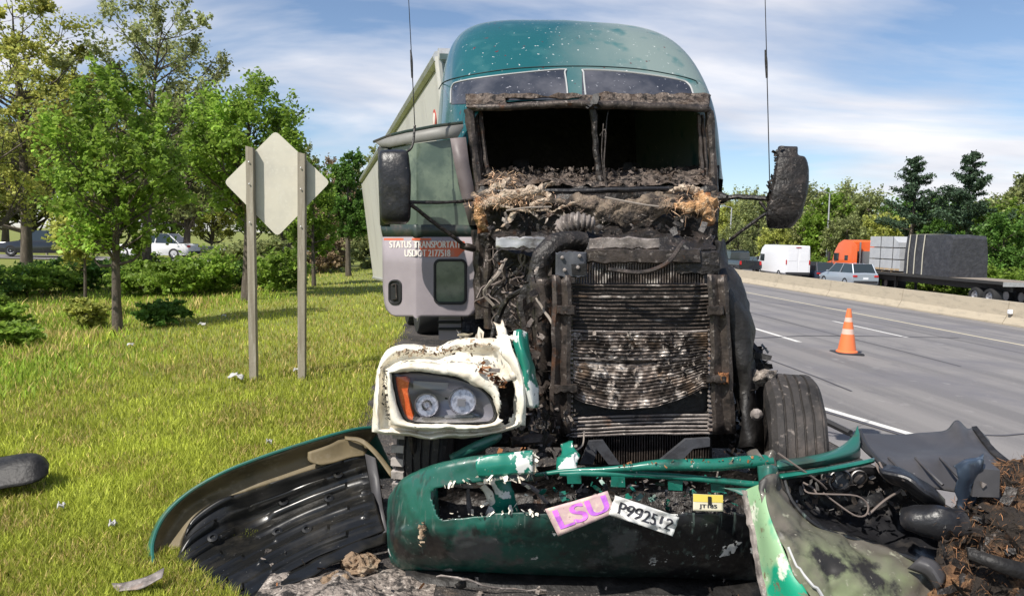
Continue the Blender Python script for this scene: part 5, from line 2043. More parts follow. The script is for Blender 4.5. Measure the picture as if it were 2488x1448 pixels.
mb.lathe([(.12, 0), (.12, .01)], c + OUT, OUT, 18)
pl_ = mb.build('placard', 'placard_red', trl, world=True)
mb = MB()
mb.lathe([(.075, .011), (.075, .016)], c + OUT, OUT, 18)
mb.build('placard_centre', 'letter_white', pl_)
axd = LAT.normalized()
for Yw in (13.0, 14.3):
    t = (Yw - 9.0) / 13.0
    for s in (.12, .88):
        c = ND + AX * t + LAT * s
        c = Vector((c.x + .3, c.y, G(c.x, c.y) + .48))
        mb = MB()
        mb.lathe([(.28, -.26), (.45, -.26), (.49, -.2), (.49, .2), (.45, .26), (.28, .26)], c, (axd.x, axd.y, 0), 28, close=True)
        w_ = mb.build('wheel', 'tyre_rubber', trl, world=True)
        mb = MB()
        mb.lathe([(.28, -.24), (.2, -.1), (.2, .1), (.28, .24)], c, (axd.x, axd.y, 0), 20)
        mb.build('rim', 'rim_metal', w_)
mb = MB()
c = ND + AX * .35 + LAT * .5
mb.box((c.x + .3, c.y, .72), (1.1, 3.0, .4), Matrix.Rotation(R_(15.4), 3, 'Z'))
mb.build('axle_frame', 'frame_black', trl, world=True, smooth=False)

# ================================================================== torn-off front pieces: materials
M('white_chip', (.74, .69, .58), .5, layers=[(24, (.30, .24, .15), .585, .66, 6), (6, (.84, .80, .70), .45, .65, 4), (60, (.20, .16, .10), .64, .70, 3), (4, (.56, .45, .34), .54, .70, 6)], bump=(14, .35, .012))
M('green_paint', (.010, .130, .092), .32, layers=[(5, (.018, .17, .125), .45, .7, 4), (34, (.45, .50, .46), .66, .72, 3), (7, (.012, .045, .034), .52, .66, 6), (14, (.16, .12, .08), .66, .72, 5)], coat=.5, bump=(9, .08, .01))
M('green_chipped', (.012, .165, .115), .3, layers=[(7, (.76, .76, .72), .545, .57, 5), (30, (.10, .12, .09), .68, .76, 3)], coat=.3, bump=(9, .12, .01))
M('green_char_shade', (.010, .088, .064), .42, grad=('X', -.15, .62, (.009, .009, .010), 2.2, 1.0), layers=[(2.0, (.012, .012, .012), .50, .64, 5), (60, (.30, .32, .29), .69, .75, 3), (9, (.060, .058, .050), .58, .72, 6), (5, (.20, .12, .05), .67, .71, 5), (6, (.70, .70, .66), .635, .64, 8), (3, (.075, .08, .078), .56, .64, 6), (7, (.085, .115, .10), .58, .72, 5, (5, 5, .45)), (11, (.02, .022, .02), .60, .70, 6, (1, 1, .3))], coat=.15, bump=(16, .2, .01))  # black towards the right: real char mixed with shade painted into the colour
M('liner_black', (.009, .009, .0085), .30, layers=[(5, (.030, .027, .022), .5, .7, 4), (70, (.40, .38, .36), .70, .78, 3)], bump=(10, .15, .01), spec=.6)
M('fender_inside', (.150, .115, .060), .6, layers=[(4, (.075, .060, .030), .48, .68, 5), (18, (.21, .17, .11), .56, .76, 4)], bump=(8, .15, .01))
M('fender_rim', (.020, .115, .090), .4, layers=[(6, (.08, .085, .06), .52, .7, 5), (3, (.03, .06, .045), .5, .7, 4)], coat=.2)
M('panel_mint', (.27, .43, .24), .42, layers=[(2.2, (.010, .30, .17), .55, .60, 4, (1, 1, .7)), (6, (.66, .70, .56), .57, .62, 5), (20, (.17, .12, .075), .60, .68, 6), (60, (.12, .09, .06), .66, .74, 3)], coat=.2, bump=(16, .15, .01))
M('panel_burnt', (.185, .215, .115), .5, grad=('Y', 3.02, 3.30, (.085, .075, .062), 4, .5), layers=[(2.6, (.120, .105, .085), .46, .62, 5), (5, (.022, .020, .018), .53, .62, 7), (16, (.30, .30, .22), .62, .70, 5), (40, (.32, .30, .24), .66, .76, 3)], coat=.12, bump=(10, .3, .012))
M('plastic_grey', (.052, .050, .053), .5, layers=[(4, (.075, .072, .075), .45, .7, 4), (36, (.26, .25, .25), .72, .78, 3)], bump=(14, .12, .008))
M('plate_tan', (.50, .35, .34), .55, layers=[(22, (.62, .52, .40), .50, .66, 5), (40, (.20, .13, .12), .60, .70, 5)], bump=(14, .5, .012))
M('plate_purple', (.60, .16, .66), .5, layers=[(9, (.36, .10, .50), .52, .68, 4), (34, (.55, .40, .38), .60, .66, 5)])
M('plate_white', (.66, .65, .62), .42, .1, layers=[(12, (.48, .47, .46), .5, .7, 5), (38, (.16, .15, .14), .60, .70, 5)], bump=(14, .5, .012))
M('plate_yellow', (.68, .54, .10), .5)
M('plate_cream', (.68, .62, .46), .5)
M('ink_black', (.03, .03, .04), .6)
M('amber_lens', (.70, .110, .030), .25, coat=.5, layers=[(60, (.85, .20, .06), .5, .7, 2)])
M('chrome', (.55, .55, .58), .42, .9, layers=[(55, (.30, .30, .33), .45, .62, 3)])
M('reflector_grey', (.27, .27, .30), .3, .4, layers=[(6, (.30, .29, .32), .45, .7, 3)])
M('rust_fibre_mass', (.17, .088, .042), .95, layers=[(22, (.36, .22, .115), .54, .68, 7), (5, (.024, .018, .014), .42, .55, 6)], bump=(40, 1, .03))
M('blue_plastic', (.035, .050, .075), .35, layers=[(12, (.25, .30, .36), .55, .75, 4)])
M('debris_tan', (.24, .165, .105), .95, layers=[(12, (.56, .45, .32), .5, .7, 5), (20, (.16, .10, .06), .56, .7, 5)], bump=(30, 1, .03))
cl = bpy.data.materials.new('clear_lens')
cl.use_nodes = True
nt = cl.node_tree
nt.nodes.clear()
o_ = nt.nodes.new('ShaderNodeOutputMaterial')
tr_ = nt.nodes.new('ShaderNodeBsdfTransparent')
tr_.inputs[0].default_value = (.93, .93, .95, 1)
gl_ = nt.nodes.new('ShaderNodeBsdfGlossy')
gl_.inputs['Roughness'].default_value = .06
fr_ = nt.nodes.new('ShaderNodeFresnel')
fr_.inputs[0].default_value = 1.5
mx_ = nt.nodes.new('ShaderNodeMixShader')
nt.links.new(fr_.outputs[0], mx_.inputs[0])
nt.links.new(tr_.outputs[0], mx_.inputs[1])
nt.links.new(gl_.outputs[0], mx_.inputs[2])
nt.links.new(mx_.outputs[0], o_.inputs[0])
MATS['clear_lens'] = cl


def inside(x, y, poly):
    c = False
    for i in range(len(poly)):
        (x1, y1), (x2, y2) = poly[i - 1], poly[i]
        if (y1 > y) != (y2 > y) and x < (x2 - x1) * (y - y1) / (y2 - y1) + x1:
            c = not c
    return c


def polar(poly, c, n):
    """star-shaped outline sampled at n bearings"""
    pts = cr([Vector((x, y, 0)) for x, y in poly + poly[:1]], len(poly) * 10)
    an = np.unwrap([math.atan2(p.y - c[1], p.x - c[0]) for p in pts])
    rd = [math.hypot(p.x - c[0], p.y - c[1]) for p in pts]
    if an[-1] < an[0]:
        an, rd = an[::-1], rd[::-1]
    out = []
    for k in range(n):
        a = an[0] + 2 * math.pi * k / n
        out.append((a, float(np.interp(a, an, rd))))
    return out


# ================================================================== A. white fender corner with headlight
hl = empty('fender_fragment', (-.35, 3.7, .55), 0, 'torn white fender corner still holding an intact headlight with amber lens', 'fender')
C0 = (1085, 968)
HL = [(950, 906), (1000, 901), (1080, 911), (1150, 931), (1190, 960), (1208, 1000), (1204, 1022), (1180, 1029), (1060, 1031), (990, 1024), (968, 990), (956, 945)]
SH = [(906, 1050), (908, 985), (913, 930), (926, 872), (955, 843), (1010, 840), (1062, 846), (1105, 826), (1150, 820), (1205, 826), (1240, 840), (1262, 870), (1272, 930), (1276, 985), (1270, 1030), (1240, 1042), (1180, 1057), (1050, 1064), (980, 1056), (930, 1051)]
n = 96
hp = polar(HL, C0, n)
sp_ = polar(SH, C0, n)
hp0 = dict()
# both outlines start at their own first bearing: resample the shell at the headlight's bearings
sa = np.array([a for a, r in sp_] + [sp_[0][0] + 2 * math.pi])
sr = np.array([r for a, r in sp_] + [sp_[0][1]])
def shell_r(a):
    while a < sa[0]:
        a += 2 * math.pi
    while a > sa[-1]:
        a -= 2 * math.pi
    return float(np.interp(a, sa, sr))


def ring(k, yd, scale=1.0):
    out = []
    for a, r in hp:
        rs = shell_r(a) * scale
        rr = r + (rs - r) * k if k >= 0 else r * (1 + k)
        nz = noise.noise(Vector((math.cos(a) * 3, math.sin(a) * 3, k * 2)))
        up = max(0, -math.sin(a))
        out.append(P(C0[0] + rr * math.cos(a), C0[1] + rr * math.sin(a), yd + (.035 * nz * k if k > 0 else 0) + .10 * up * max(0, k)))
    return out


rows = [ring(0.0, 3.66), ring(.06, 3.615), ring(.2, 3.60), ring(.33, 3.615), ring(.42, 3.69), ring(.62, 3.70), ring(.78, 3.66), ring(.9, 3.65), ring(1.0, 3.70), ring(1.0, 3.86, .99), ring(1.0, 4.0, .97)]
cols = [cr([r[j] for r in rows], 46) for j in range(n)]
mb = MB()
mb.grid([[cols[j][i] for j in range(n)] for i in range(46)], wrap=True)
HOL = [(1206, 940), (1240, 922), (1253, 955), (1250, 1002), (1228, 1034), (1211, 1016), (1218, 978)]
def gone(f):
    c = sum((Vector(mb.v[k]) for k in f), Vector()) / len(f)
    x, y = PX(c)
    nz = 7 * noise.noise(Vector((x * .09, y * .09, 1)))
    rag = x > 1090 and c.y > 3.78 and y < 900 and noise.noise(Vector((x * .06, c.y * 14, 4))) > .02
    return (inside(x + nz, y + nz, HOL) and c.y < 3.78) or rag
mb.f = [f for f in mb.f if not gone(f)]
mb.crumple(.010, 9, 5)
mb.crumple(.005, 34, 6)
shell = part(mb, 'shell', 'white_chip', hl, angle=60) if False else mb.build('shell', 'white_chip', hl, world=True, solid=.004, angle=60)
# inner flange torn away from the hood
mb = ploft([[(1196, 826, 3.78), (1222, 818, 3.72), (1232, 812, 3.7)], [(1215, 850, 3.72), (1246, 860, 3.66), (1252, 856, 3.66)], [(1246, 900, 3.70), (1262, 905, 3.64), (1268, 900, 3.66)], [(1254, 960, 3.7), (1268, 960, 3.64), (1276, 955, 3.66)], [(1240, 1040, 3.72), (1266, 1030, 3.66), (1278, 1030, 3.68)]], 16, 30)
mb.crumple(.012, 12, 3)
mb.build('inner_flange', 'white_chip', hl, world=True, solid=.006)
mb = ploft([[(1246, 806, 3.74), (1264, 804, 3.72), (1282, 812, 3.76)], [(1252, 860, 3.70), (1272, 865, 3.66), (1292, 868, 3.72)], [(1262, 920, 3.68), (1284, 930, 3.64), (1306, 935, 3.72)], [(1278, 985, 3.7), (1296, 992, 3.66), (1308, 985, 3.72)]], 12, 26)
mb.crumple(.012, 13, 4)
mb.build('torn_strip', 'green_chipped', hl, world=True, solid=.005)
mb = ploft([[(1196, 782, 3.9), (1210, 790, 3.86), (1222, 778, 3.9)], [(1208, 812, 3.8), (1222, 815, 3.76), (1226, 800, 3.82)], [(1216, 850, 3.76), (1236, 850, 3.72), (1240, 835, 3.76)], [(1240, 920, 3.7), (1254, 915, 3.68), (1256, 900, 3.7)]], 8, 24)
mb.crumple(.015, 16, 6)
mb.build('torn_flap', 'white_chip', hl, world=True, solid=.004)
mb = MB()
mb.prism([P(1188, 894, 3.60), P(1216, 896, 3.60), P(1214, 905, 3.60), P(1186, 903, 3.60)], (0, .01, 0))
mb.build('clip', 'ash_steel', hl, world=True, smooth=False)
o = shards(60, along_px([(1165, 890, 3.60), (1195, 915, 3.60), (1225, 935, 3.61)], .012, .012, .006), .016, 81).build('charred_scab', 'rust', hl, world=True)
o['kind'] = 'stuff'
o = shards(150, along_px([(965, 858, 3.70), (1010, 853, 3.67), (1060, 858, 3.66), (1110, 846, 3.66), (1190, 838, 3.68)], .012, .012, .012), .009, 82).build('dirt_crumbs', 'debris_tan', hl, world=True)
o['kind'] = 'stuff'
o = shards(70, along_px([(940, 905, 3.62), (935, 960, 3.63), (945, 1010, 3.63)], .010, .02, .006), .007, 83).build('dirt_crumbs', 'soot', hl, world=True)
o['kind'] = 'stuff'
o = shards(26, along_px([(1100, 822, 3.80), (1150, 816, 3.80), (1205, 822, 3.78), (1250, 830, 3.74), (1275, 900, 3.7)], .01, .008, .01), .03, 84).build('frayed_edge', 'white_chip', hl, world=True)
o['kind'] = 'stuff'
mb = ploft([[(1196, 925, 3.74), (1225, 912, 3.76), (1262, 915, 3.74)], [(1200, 975, 3.82), (1228, 975, 3.84), (1264, 970, 3.82)], [(1200, 1040, 3.74), (1228, 1045, 3.76), (1262, 1025, 3.74)]], 12, 14)  # dark sheet behind the hole, painting in the shade of the hollow
mb.crumple(.012, 18)
mb.build('hollow_shade_sheet', 'soot', hl, world=True)
# the lamp
mb = MB()
mb.grid([ring(0, 3.655), ring(-.03, 3.64), ring(-.075, 3.65), ring(-.09, 3.70)], wrap=True)
lamp = mb.build('headlight', 'rubber_seal', hl, world=True)
mb = MB()
mb.grid([ring(-.07, 3.67), ring(-.3, 3.735), ring(-.6, 3.755), ring(-.97, 3.76)], wrap=True)
mb.build('reflector_bowl', 'reflector_grey', lamp, smooth=True)
for cx, cy, r, mt in ((1037, 984, 27, 'chrome'), (1124, 975, 31, 'chrome')):
    c = P(cx, cy, 3.69)
    rr = r / 1800 * 3.69
    mb = MB()
    mb.lathe([(rr * 1.12, .0), (rr * 1.06, .015), (rr * .95, .0), (rr * .7, -.03), (rr * .35, -.042), (rr * .30, -.01), (rr * .12, .0)], c, (EYE - c).normalized(), 24)
    lp = mb.build('lamp_reflector', mt, lamp)
    mb = MB()
    if cx > 1100:
        mb.box(c + Vector((-.004, -.02, 0)), (.040, .02, .036))
        mb.build('bulb_shield', 'reflector_grey', lp, smooth=False)
    else:
        mb.lathe([(rr * .5, 0), (rr * .42, .022), (rr * .18, .034)], c, (EYE - c).normalized(), 18)
        mb.build('projector_glass', 'clear_lens', lp)
am = [(958, 916), (985, 915), (994, 925), (990, 950), (996, 985), (1004, 1012), (1002, 1020), (985, 1015), (972, 985), (962, 945)]
mb = MB()
mb.prism([P(x, y, 3.665) for x, y in am], (0, .05, 0))
mb.build('turn_signal', 'amber_lens', lamp, smooth=False)
mb = MB()
mb.prism([P(x, y, 3.70) for x, y in ((1005, 925), (1090, 930), (1085, 945), (1004, 945))], (0, .02, 0))
mb.prism([P(x, y, 3.70) for x, y in ((1080, 1010), (1150, 1008), (1150, 1013), (1080, 1015))], (0, .02, 0))
mb.build('lamp_trim', 'reflector_grey', lamp, smooth=False)['kind'] = 'stuff'
rows = [ring(-.05, 3.645), ring(-.3, 3.625), ring(-.6, 3.615), ring(-.98, 3.612)]
mb = MB()
mb.grid(rows, wrap=True)
mb.build('lens', 'clear_lens', lamp, angle=80)
# broken strut below
mb = ploft([[(1092, 1105, 3.75), (1150, 1075, 3.7), (1215, 1045, 3.68)], [(1096, 1118, 3.72), (1156, 1088, 3.68), (1220, 1060, 3.66)], [(1110, 1122, 3.74), (1165, 1098, 3.7), (1212, 1072, 3.68)]], 14, 6)
mb.build('lower_strut', 'fender_rim', hl, world=True, solid=.005)
mb = MB()
ptube(mb, [(1000, 1056, 3.9), (1010, 1100, 3.95), (1060, 1130, 4.0)], .02, 7, 8)
mb.build('mounting_stay', 'soot', hl, world=True)

# ================================================================== B. front bumper
bp = empty('front_bumper', (.35, 3.5, 0), 0, 'dark green torn front bumper lying in front of the radiator with licence plates on it', 'bumper')
B_ = dict(parent=bp, world=True)
BR = [[(948, 1200, 3.80), (985, 1160, 3.66), (1050, 1131, 3.56), (1120, 1114, 3.53), (1200, 1104, 3.52), (1295, 1094, 3.52), (1500, 1090, 3.52), (1700, 1092, 3.52), (1840, 1100, 3.52)],
      [(942, 1212, 3.74), (982, 1168, 3.57), (1050, 1138, 3.46), (1120, 1121, 3.42), (1200, 1112, 3.41), (1295, 1102, 3.41), (1500, 1100, 3.41), (1700, 1100, 3.41), (1838, 1110, 3.45)],
      [(940, 1245, 3.72), (980, 1210, 3.52), (1050, 1182, 3.42), (1120, 1168, 3.39), (1200, 1160, 3.38), (1295, 1156, 3.38), (1500, 1154, 3.38), (1700, 1156, 3.38), (1836, 1166, 3.45)],
      [(940, 1288, 3.72), (974, 1274, 3.49), (1050, 1264, 3.39), (1120, 1256, 3.36), (1200, 1250, 3.34), (1295, 1246, 3.33), (1500, 1244, 3.33), (1700, 1248, 3.35), (1834, 1268, 3.48)],
      [(941, 1306, 3.72), (968, 1302, 3.49), (1050, 1300, 3.40), (1120, 1298, 3.37), (1200, 1296, 3.35), (1295, 1294, 3.345), (1500, 1292, 3.345), (1700, 1296, 3.37), (1834, 1310, 3.49)],
      [(946, 1345, 3.76), (972, 1354, 3.58), (1050, 1360, 3.52), (1120, 1364, 3.50), (1200, 1368, 3.49), (1295, 1372, 3.49), (1500, 1376, 3.49), (1700, 1380, 3.50), (1838, 1390, 3.56)],
      [(957, 1375, 3.84), (985, 1388, 3.74), (1050, 1393, 3.70), (1120, 1398, 3.70), (1200, 1403, 3.70), (1295, 1407, 3.70), (1500, 1412, 3.70), (1700, 1418, 3.70), (1842, 1424, 3.70)],
      [(975, 1374, 3.98), (1000, 1385, 3.9), (1055, 1390, 3.86), (1120, 1394, 3.86), (1200, 1398, 3.86), (1295, 1403, 3.86), (1500, 1408, 3.86), (1700, 1414, 3.86), (1842, 1422, 3.86)]]
gpx = loft([[Vector(p) for p in r] for r in BR], 150, 100)
SLOT = [(1046, 1196), (1066, 1188), (1150, 1172), (1300, 1165), (1300, 1243), (1200, 1250), (1075, 1262), (1064, 1256)]
mb = MB()
vs_, fs_ = [], []
for r in gpx:
    vs_ += [P(v.x, v.y, v.z) for v in r]
for i in range(99):
    for j in range(149):
        m = (gpx[i][j] + gpx[i + 1][j + 1]) / 2
        lip = 1247 + 4 * noise.noise(Vector((m.x * .02, 0, 0)))
        if i < 70 and (inside(m.x, m.y, SLOT) or (m.x > 1294 + 6 * noise.noise(Vector((m.y * .07, 3, 0))) and m.y < lip and m.z < 3.7)):
            continue
        fs_.append((i * 150 + j, i * 150 + j + 1, i * 150 + 151 + j, i * 150 + 150 + j))
keep_ = sorted(set(k for f in fs_ for k in f))
re_ = {k: i for i, k in enumerate(keep_)}
mb.add([vs_[k] for k in keep_], [tuple(re_[k] for k in f) for f in fs_])
mb.crumple(.009, 4, 2)
mb.crumple(.003, 26, 2)
bod = mb.build('bumper_body', 'green_char_shade', bp, world=True, solid=.006, angle=60)
mb = ploft([[(1160, 1110, 3.39), (1230, 1101, 3.385), (1293, 1094, 3.385)], [(1155, 1135, 3.365), (1230, 1128, 3.36), (1294, 1122, 3.36)], [(1165, 1160, 3.37), (1235, 1154, 3.365), (1294, 1150, 3.365)]], 24, 10)
mb.crumple(.004, 20, 4)
mb.build('chipped_skin', 'green_chipped', bp, world=True, solid=.003)
mb = ploft([[(1016, 1190, 3.52), (1040, 1188, 3.49), (1062, 1186, 3.52)], [(1026, 1225, 3.52), (1046, 1224, 3.48), (1064, 1222, 3.51)], [(1036, 1268, 3.53), (1052, 1266, 3.49), (1068, 1258, 3.52)]], 10, 12)
mb.build('slot_post', 'green_paint', bp, world=True, solid=.008)
mb = ploft([[(1188, 1160, 3.5), (1210, 1158, 3.47), (1235, 1160, 3.5)], [(1200, 1200, 3.5), (1222, 1200, 3.47), (1250, 1200, 3.5)], [(1180, 1250, 3.53), (1215, 1250, 3.49), (1262, 1246, 3.53)]], 10, 14)
mb.crumple(.008, 22)
mb.build('slot_brace', 'green_chipped', bp, world=True, solid=.006)
mb = ploft([[(1158, 1166, 3.52), (1176, 1170, 3.5)], [(1180, 1205, 3.5), (1196, 1200, 3.49)], [(1202, 1245, 3.52), (1212, 1244, 3.5)]], 5, 12)
mb.crumple(.012, 22)
mb.build('splintered_edge', 'white_chip', bp, world=True, solid=.005)
for q in ([(1100, 1178, 3.54), (1150, 1180, 3.52), (1195, 1172, 3.5)], [(1138, 1186, 3.58), (1140, 1225, 3.58), (1142, 1252, 3.57)], [(1260, 1170, 3.55), (1300, 1190, 3.55), (1330, 1220, 3.56)]):
    mb = MB()
    ptube(mb, q, [.008, .014, .008], 6, 8)
    mb.crumple(.006, 20)
    mb.build('broken_stay', 'ash_steel', bp, world=True)
mb = ploft([[(1010, 1175, 3.68), (1180, 1140, 3.66), (1350, 1135, 3.66), (1600, 1140, 3.66), (1850, 1150, 3.68)], [(1030, 1220, 3.74), (1180, 1200, 3.74), (1350, 1195, 3.74), (1600, 1195, 3.74), (1850, 1210, 3.72)], [(1050, 1275, 3.66), (1180, 1265, 3.64), (1350, 1262, 3.62), (1600, 1262, 3.62), (1850, 1280, 3.64)]], 50, 18)
mb.crumple(.03, 9, 3)
mb.build('inner_backing', 'soot', bp, world=True)
for s_, mt, k in ((70, 'ash_debris', 1), (60, 'green_paint', 2), (90, 'soot', 3)):
    o = shards(s_, in_px(1290, 1155, 1790, 1235, 3.50, 3.66), .017, 70 + k).build('grille_shards', mt, bp, world=True)
    o['kind'] = 'stuff'
o = shards(26, in_px(1090, 1150, 1330, 1250, 3.46, 3.56), .014, 77).build('paint_shards', 'white_chip', bp, world=True)
o['kind'] = 'stuff'
for q, r, mt in (([(1300, 1154, 3.56), (1380, 1144, 3.52), (1500, 1139, 3.46), (1600, 1130, 3.43), (1740, 1128, 3.42), (1875, 1118, 3.44)], [.010, .013, .015, .027, .029, .031], 'green_paint'),
                 ([(1360, 1152, 3.50), (1450, 1150, 3.48), (1560, 1153, 3.46), (1700, 1162, 3.44), (1790, 1172, 3.43), (1862, 1180, 3.42)], [.012, .018, .017, .016, .016, .017], 'green_paint')):
    mb = MB()
    ptube(mb, q, r, 10, 34)
    mb.crumple(.004, 12)
    mb.build('grille_bar', mt, bp, world=True)
for x in (1378, 1484, 1624, 1728):
    mb = MB()
    pbox(mb, x, 1152 + (x - 1378) * .06, x + 34, 1176 + (x - 1378) * .06, 3.45, .008, .003)
    mb.build('grille_tab', 'green_paint', bp, world=True, smooth=False)
mb = ploft([[(1372, 1078, 3.75), (1392, 1072, 3.72), (1404, 1082, 3.75)], [(1362, 1110, 3.68), (1384, 1108, 3.64), (1404, 1112, 3.66)], [(1356, 1148, 3.58), (1380, 1142, 3.54), (1412, 1144, 3.56)]], 10, 14)
mb.crumple(.03, 18, 3)
mb.build('torn_fibreglass', 'green_chipped', bp, world=True, solid=.004)
for nm, n_, pth, sz, mt, sd in (('splinters', 40, [(1090, 1176, 3.385), (1150, 1168, 3.37), (1220, 1164, 3.365), (1296, 1158, 3.37)], .016, 'white_chip', 201), ('splinters', 22, [(1296, 1096, 3.40), (1298, 1125, 3.385), (1296, 1156, 3.38)], .016, 'white_chip', 202),
                              ('torn_fibre', 20, [(1020, 1268, 3.385), (1026, 1292, 3.375), (1022, 1320, 3.39)], .014, 'debris_tan', 203), ('splinters', 30, [(1070, 1258, 3.36), (1200, 1248, 3.33), (1330, 1245, 3.325)], .010, 'white_chip', 204), ('grit', 60, [(1500, 1128, 3.42), (1700, 1122, 3.40), (1860, 1116, 3.41)], .007, 'rust', 205)):
    o = shards(n_, along_px(pth, .008, .008, .006), sz, sd).build(nm, mt, bp, world=True)
    o['kind'] = 'stuff'
# lower lip, and a black sheet added as the shadow under the bumper
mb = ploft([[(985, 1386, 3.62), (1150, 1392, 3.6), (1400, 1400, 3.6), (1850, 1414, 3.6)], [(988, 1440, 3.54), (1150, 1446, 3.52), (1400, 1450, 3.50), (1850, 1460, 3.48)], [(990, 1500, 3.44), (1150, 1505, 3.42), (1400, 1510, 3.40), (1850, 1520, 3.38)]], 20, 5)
mb.build('underside_shade', 'soot_plain', bp, world=True, solid=.01)
mb = MB()
ptube(mb, [(1060, 1398, 3.50), (1120, 1404, 3.46), (1180, 1422, 3.46), (1230, 1430, 3.48), (1330, 1432, 3.5)], [.004, .007, .006, .004, .003], 6, 20)
mb.crumple(.008, 25)
mb.build('bare_edge', 'ash_steel', bp, world=True)

# ---- plates
def plate(name, quad, Ys, mat, bend, label=None, nx=14, ny=8, amp=.0, seed=0):
    """curled sheet through the four corners; returns object and a mapper (s, t, off) -> point"""
    A, B, C, D4 = [P(x, y, Y) for (x, y), Y in zip(quad, Ys)]
    nrm = (B - A).cross(D4 - A).normalized()
    if nrm.y > 0:
        nrm = -nrm

    def f(s, t, off=0.0):
        p = A.lerp(B, s).lerp(D4.lerp(C, s), t)
        w = bend * math.sin(s * math.pi) + amp * noise.noise(Vector((s * 5, t * 3, seed)))
        return p + nrm * (w + off)
    mb = MB()
    mb.grid([[f(i / nx, j / ny) for i in range(nx + 1)] for j in range(ny + 1)])
    o = mb.build(name, mat, bod, solid=.003, angle=70)
    if label:
        o['label'] = label
    return o, f


def lettering(s, f, parent, mat, s0, s1, t0, t1, bold=.006, rot=0):
    me = text_mesh(s, 1.0)
    bmx = bmesh.new()
    bmx.from_mesh(me)
    bmesh.ops.subdivide_edges(bmx, edges=[e for e in bmx.edges if e.calc_length() > .25], cuts=2)
    bmx.to_mesh(me)
    bmx.free()
    co = np.array([v.co[:] for v in me.vertices])
    x0, x1, y0, y1 = co[:, 0].min(), co[:, 0].max(), co[:, 1].min(), co[:, 1].max()
    for k, dx in enumerate((-bold, 0, bold)):
        mb = MB()
        mb.add([f(s0 + dx + (s1 - s0) * (v[0] - x0) / (x1 - x0), t1 + (t0 - t1) * (v[1] - y0) / (y1 - y0), .0035 + k * .0004) for v in co], [tuple(p.vertices) for p in me.polygons])
        mb.build('lettering', mat, parent, smooth=False)
    bpy.data.meshes.remove(me)


pl1, f1 = plate('vanity_plate', [(1324, 1236), (1476, 1192), (1496, 1244), (1356, 1302)], (3.29, 3.30, 3.27, 3.26), 'plate_tan', .012, 'pinkish plate with purple letters', amp=.008)
lettering('LSU', f1, pl1, 'plate_purple', .10, .93, .12, .82, .016)
pl2, f2 = plate('licence_plate', [(1494, 1203), (1650, 1256), (1634, 1302), (1478, 1250)], (3.29, 3.29, 3.26, 3.26), 'plate_white', .034, 'crumpled white licence plate', nx=28, ny=14, amp=.034, seed=3)
lettering('P992512', f2, pl2, 'ink_black', .10, .92, .22, .80, .006)
pl3, f3 = plate('permit_plate', [(1684, 1199), (1756, 1202), (1757, 1242), (1684, 1240)], (3.34, 3.34, 3.33, 3.33), 'plate_cream', .004, 'small yellow and cream plate')
mb = MB()
mb.grid([[f3(i / 6, j / 3, .003) for i in range(7)] for j in (0, .5, 1, 1.35)])
mb.build('yellow_band', 'plate_yellow', pl3)
lettering('JT185', f3, pl3, 'ink_black', .2, .78, .58, .86, .008)
mb = MB()
mb.grid([[f3(.48 + .12 * i, t, .005 + .002 * i) for i in range(2)] for t in (.1, .35, .6)])
mb.build('soot_mark', 'soot_plain', pl3)

# ================================================================== C. hood side panel with empty headlight opening
hd = empty('hood_panel', (2.0, 3.2, 0), 0, 'torn pale green hood corner with a burnt-out headlight opening, beside the bumper', 'hood')
mb = ploft([[(1808, 1192, 3.40), (1850, 1176, 3.32), (1885, 1166, 3.32), (1903, 1158, 3.40)],
            [(1820, 1250, 3.34), (1862, 1245, 3.22), (1905, 1235, 3.22), (1928, 1222, 3.32)],
            [(1832, 1310, 3.28), (1885, 1310, 3.12), (1950, 1295, 3.14), (2000, 1285, 3.26)],
            [(1843, 1380, 3.22), (1910, 1385, 3.04), (2010, 1365, 3.08), (2120, 1322, 3.26)],
            [(1852, 1430, 3.16), (1945, 1440, 2.98), (2070, 1420, 3.02), (2262, 1385, 3.18)],
            [(1862, 1510, 3.12), (1975, 1520, 2.94), (2120, 1510, 2.98), (2310, 1490, 3.12)],
            [(1872, 1620, 3.10), (1990, 1640, 2.92), (2150, 1640, 2.96), (2340, 1620, 3.10)]], 60, 70)
# split the skin in two along its own crease: bright front strip and burnt flank
g = mb
mbA, mbB = MB(), MB()
gr_ = loft([[P(*p) for p in r] for r in [
    [(1808, 1192, 3.40), (1850, 1176, 3.32), (1885, 1166, 3.32), (1903, 1158, 3.40)], [(1820, 1250, 3.34), (1862, 1245, 3.22), (1905, 1235, 3.22), (1928, 1222, 3.32)],
    [(1832, 1310, 3.28), (1885, 1310, 3.12), (1950, 1295, 3.14), (2000, 1285, 3.26)], [(1843, 1380, 3.22), (1910, 1385, 3.04), (2010, 1365, 3.08), (2120, 1322, 3.26)],
    [(1852, 1430, 3.16), (1945, 1440, 2.98), (2070, 1420, 3.02), (2262, 1385, 3.18)], [(1862, 1510, 3.12), (1975, 1520, 2.94), (2120, 1510, 2.98), (2310, 1490, 3.12)], [(1872, 1620, 3.10), (1990, 1640, 2.92), (2150, 1640, 2.96), (2340, 1620, 3.10)]]], 61, 70)
mbA.grid([r[2:24] for r in gr_])
mbA.crumple(.006, 8, 2)
mbA.build('front_skin', 'panel_mint', hd, world=True, solid=.007, angle=60)
mbB.grid([r[23:] for r in gr_])
mbB.crumple(.045, 5, 3)
mbB.crumple(.014, 18, 4)
mbB.build('flank_skin', 'panel_burnt', hd, world=True, solid=.007, angle=60)
mb = MB()
mb.tube([r[1] for r in gr_], .020, 7)
mb.crumple(.010, 22)
mb.build('torn_edge', 'ash_steel', hd, world=True)
mb = MB()
mb.tube([r[-1] for r in gr_[:44]], .010, 6)
mb.build('opening_rim', 'green_char_shade', hd, world=True)
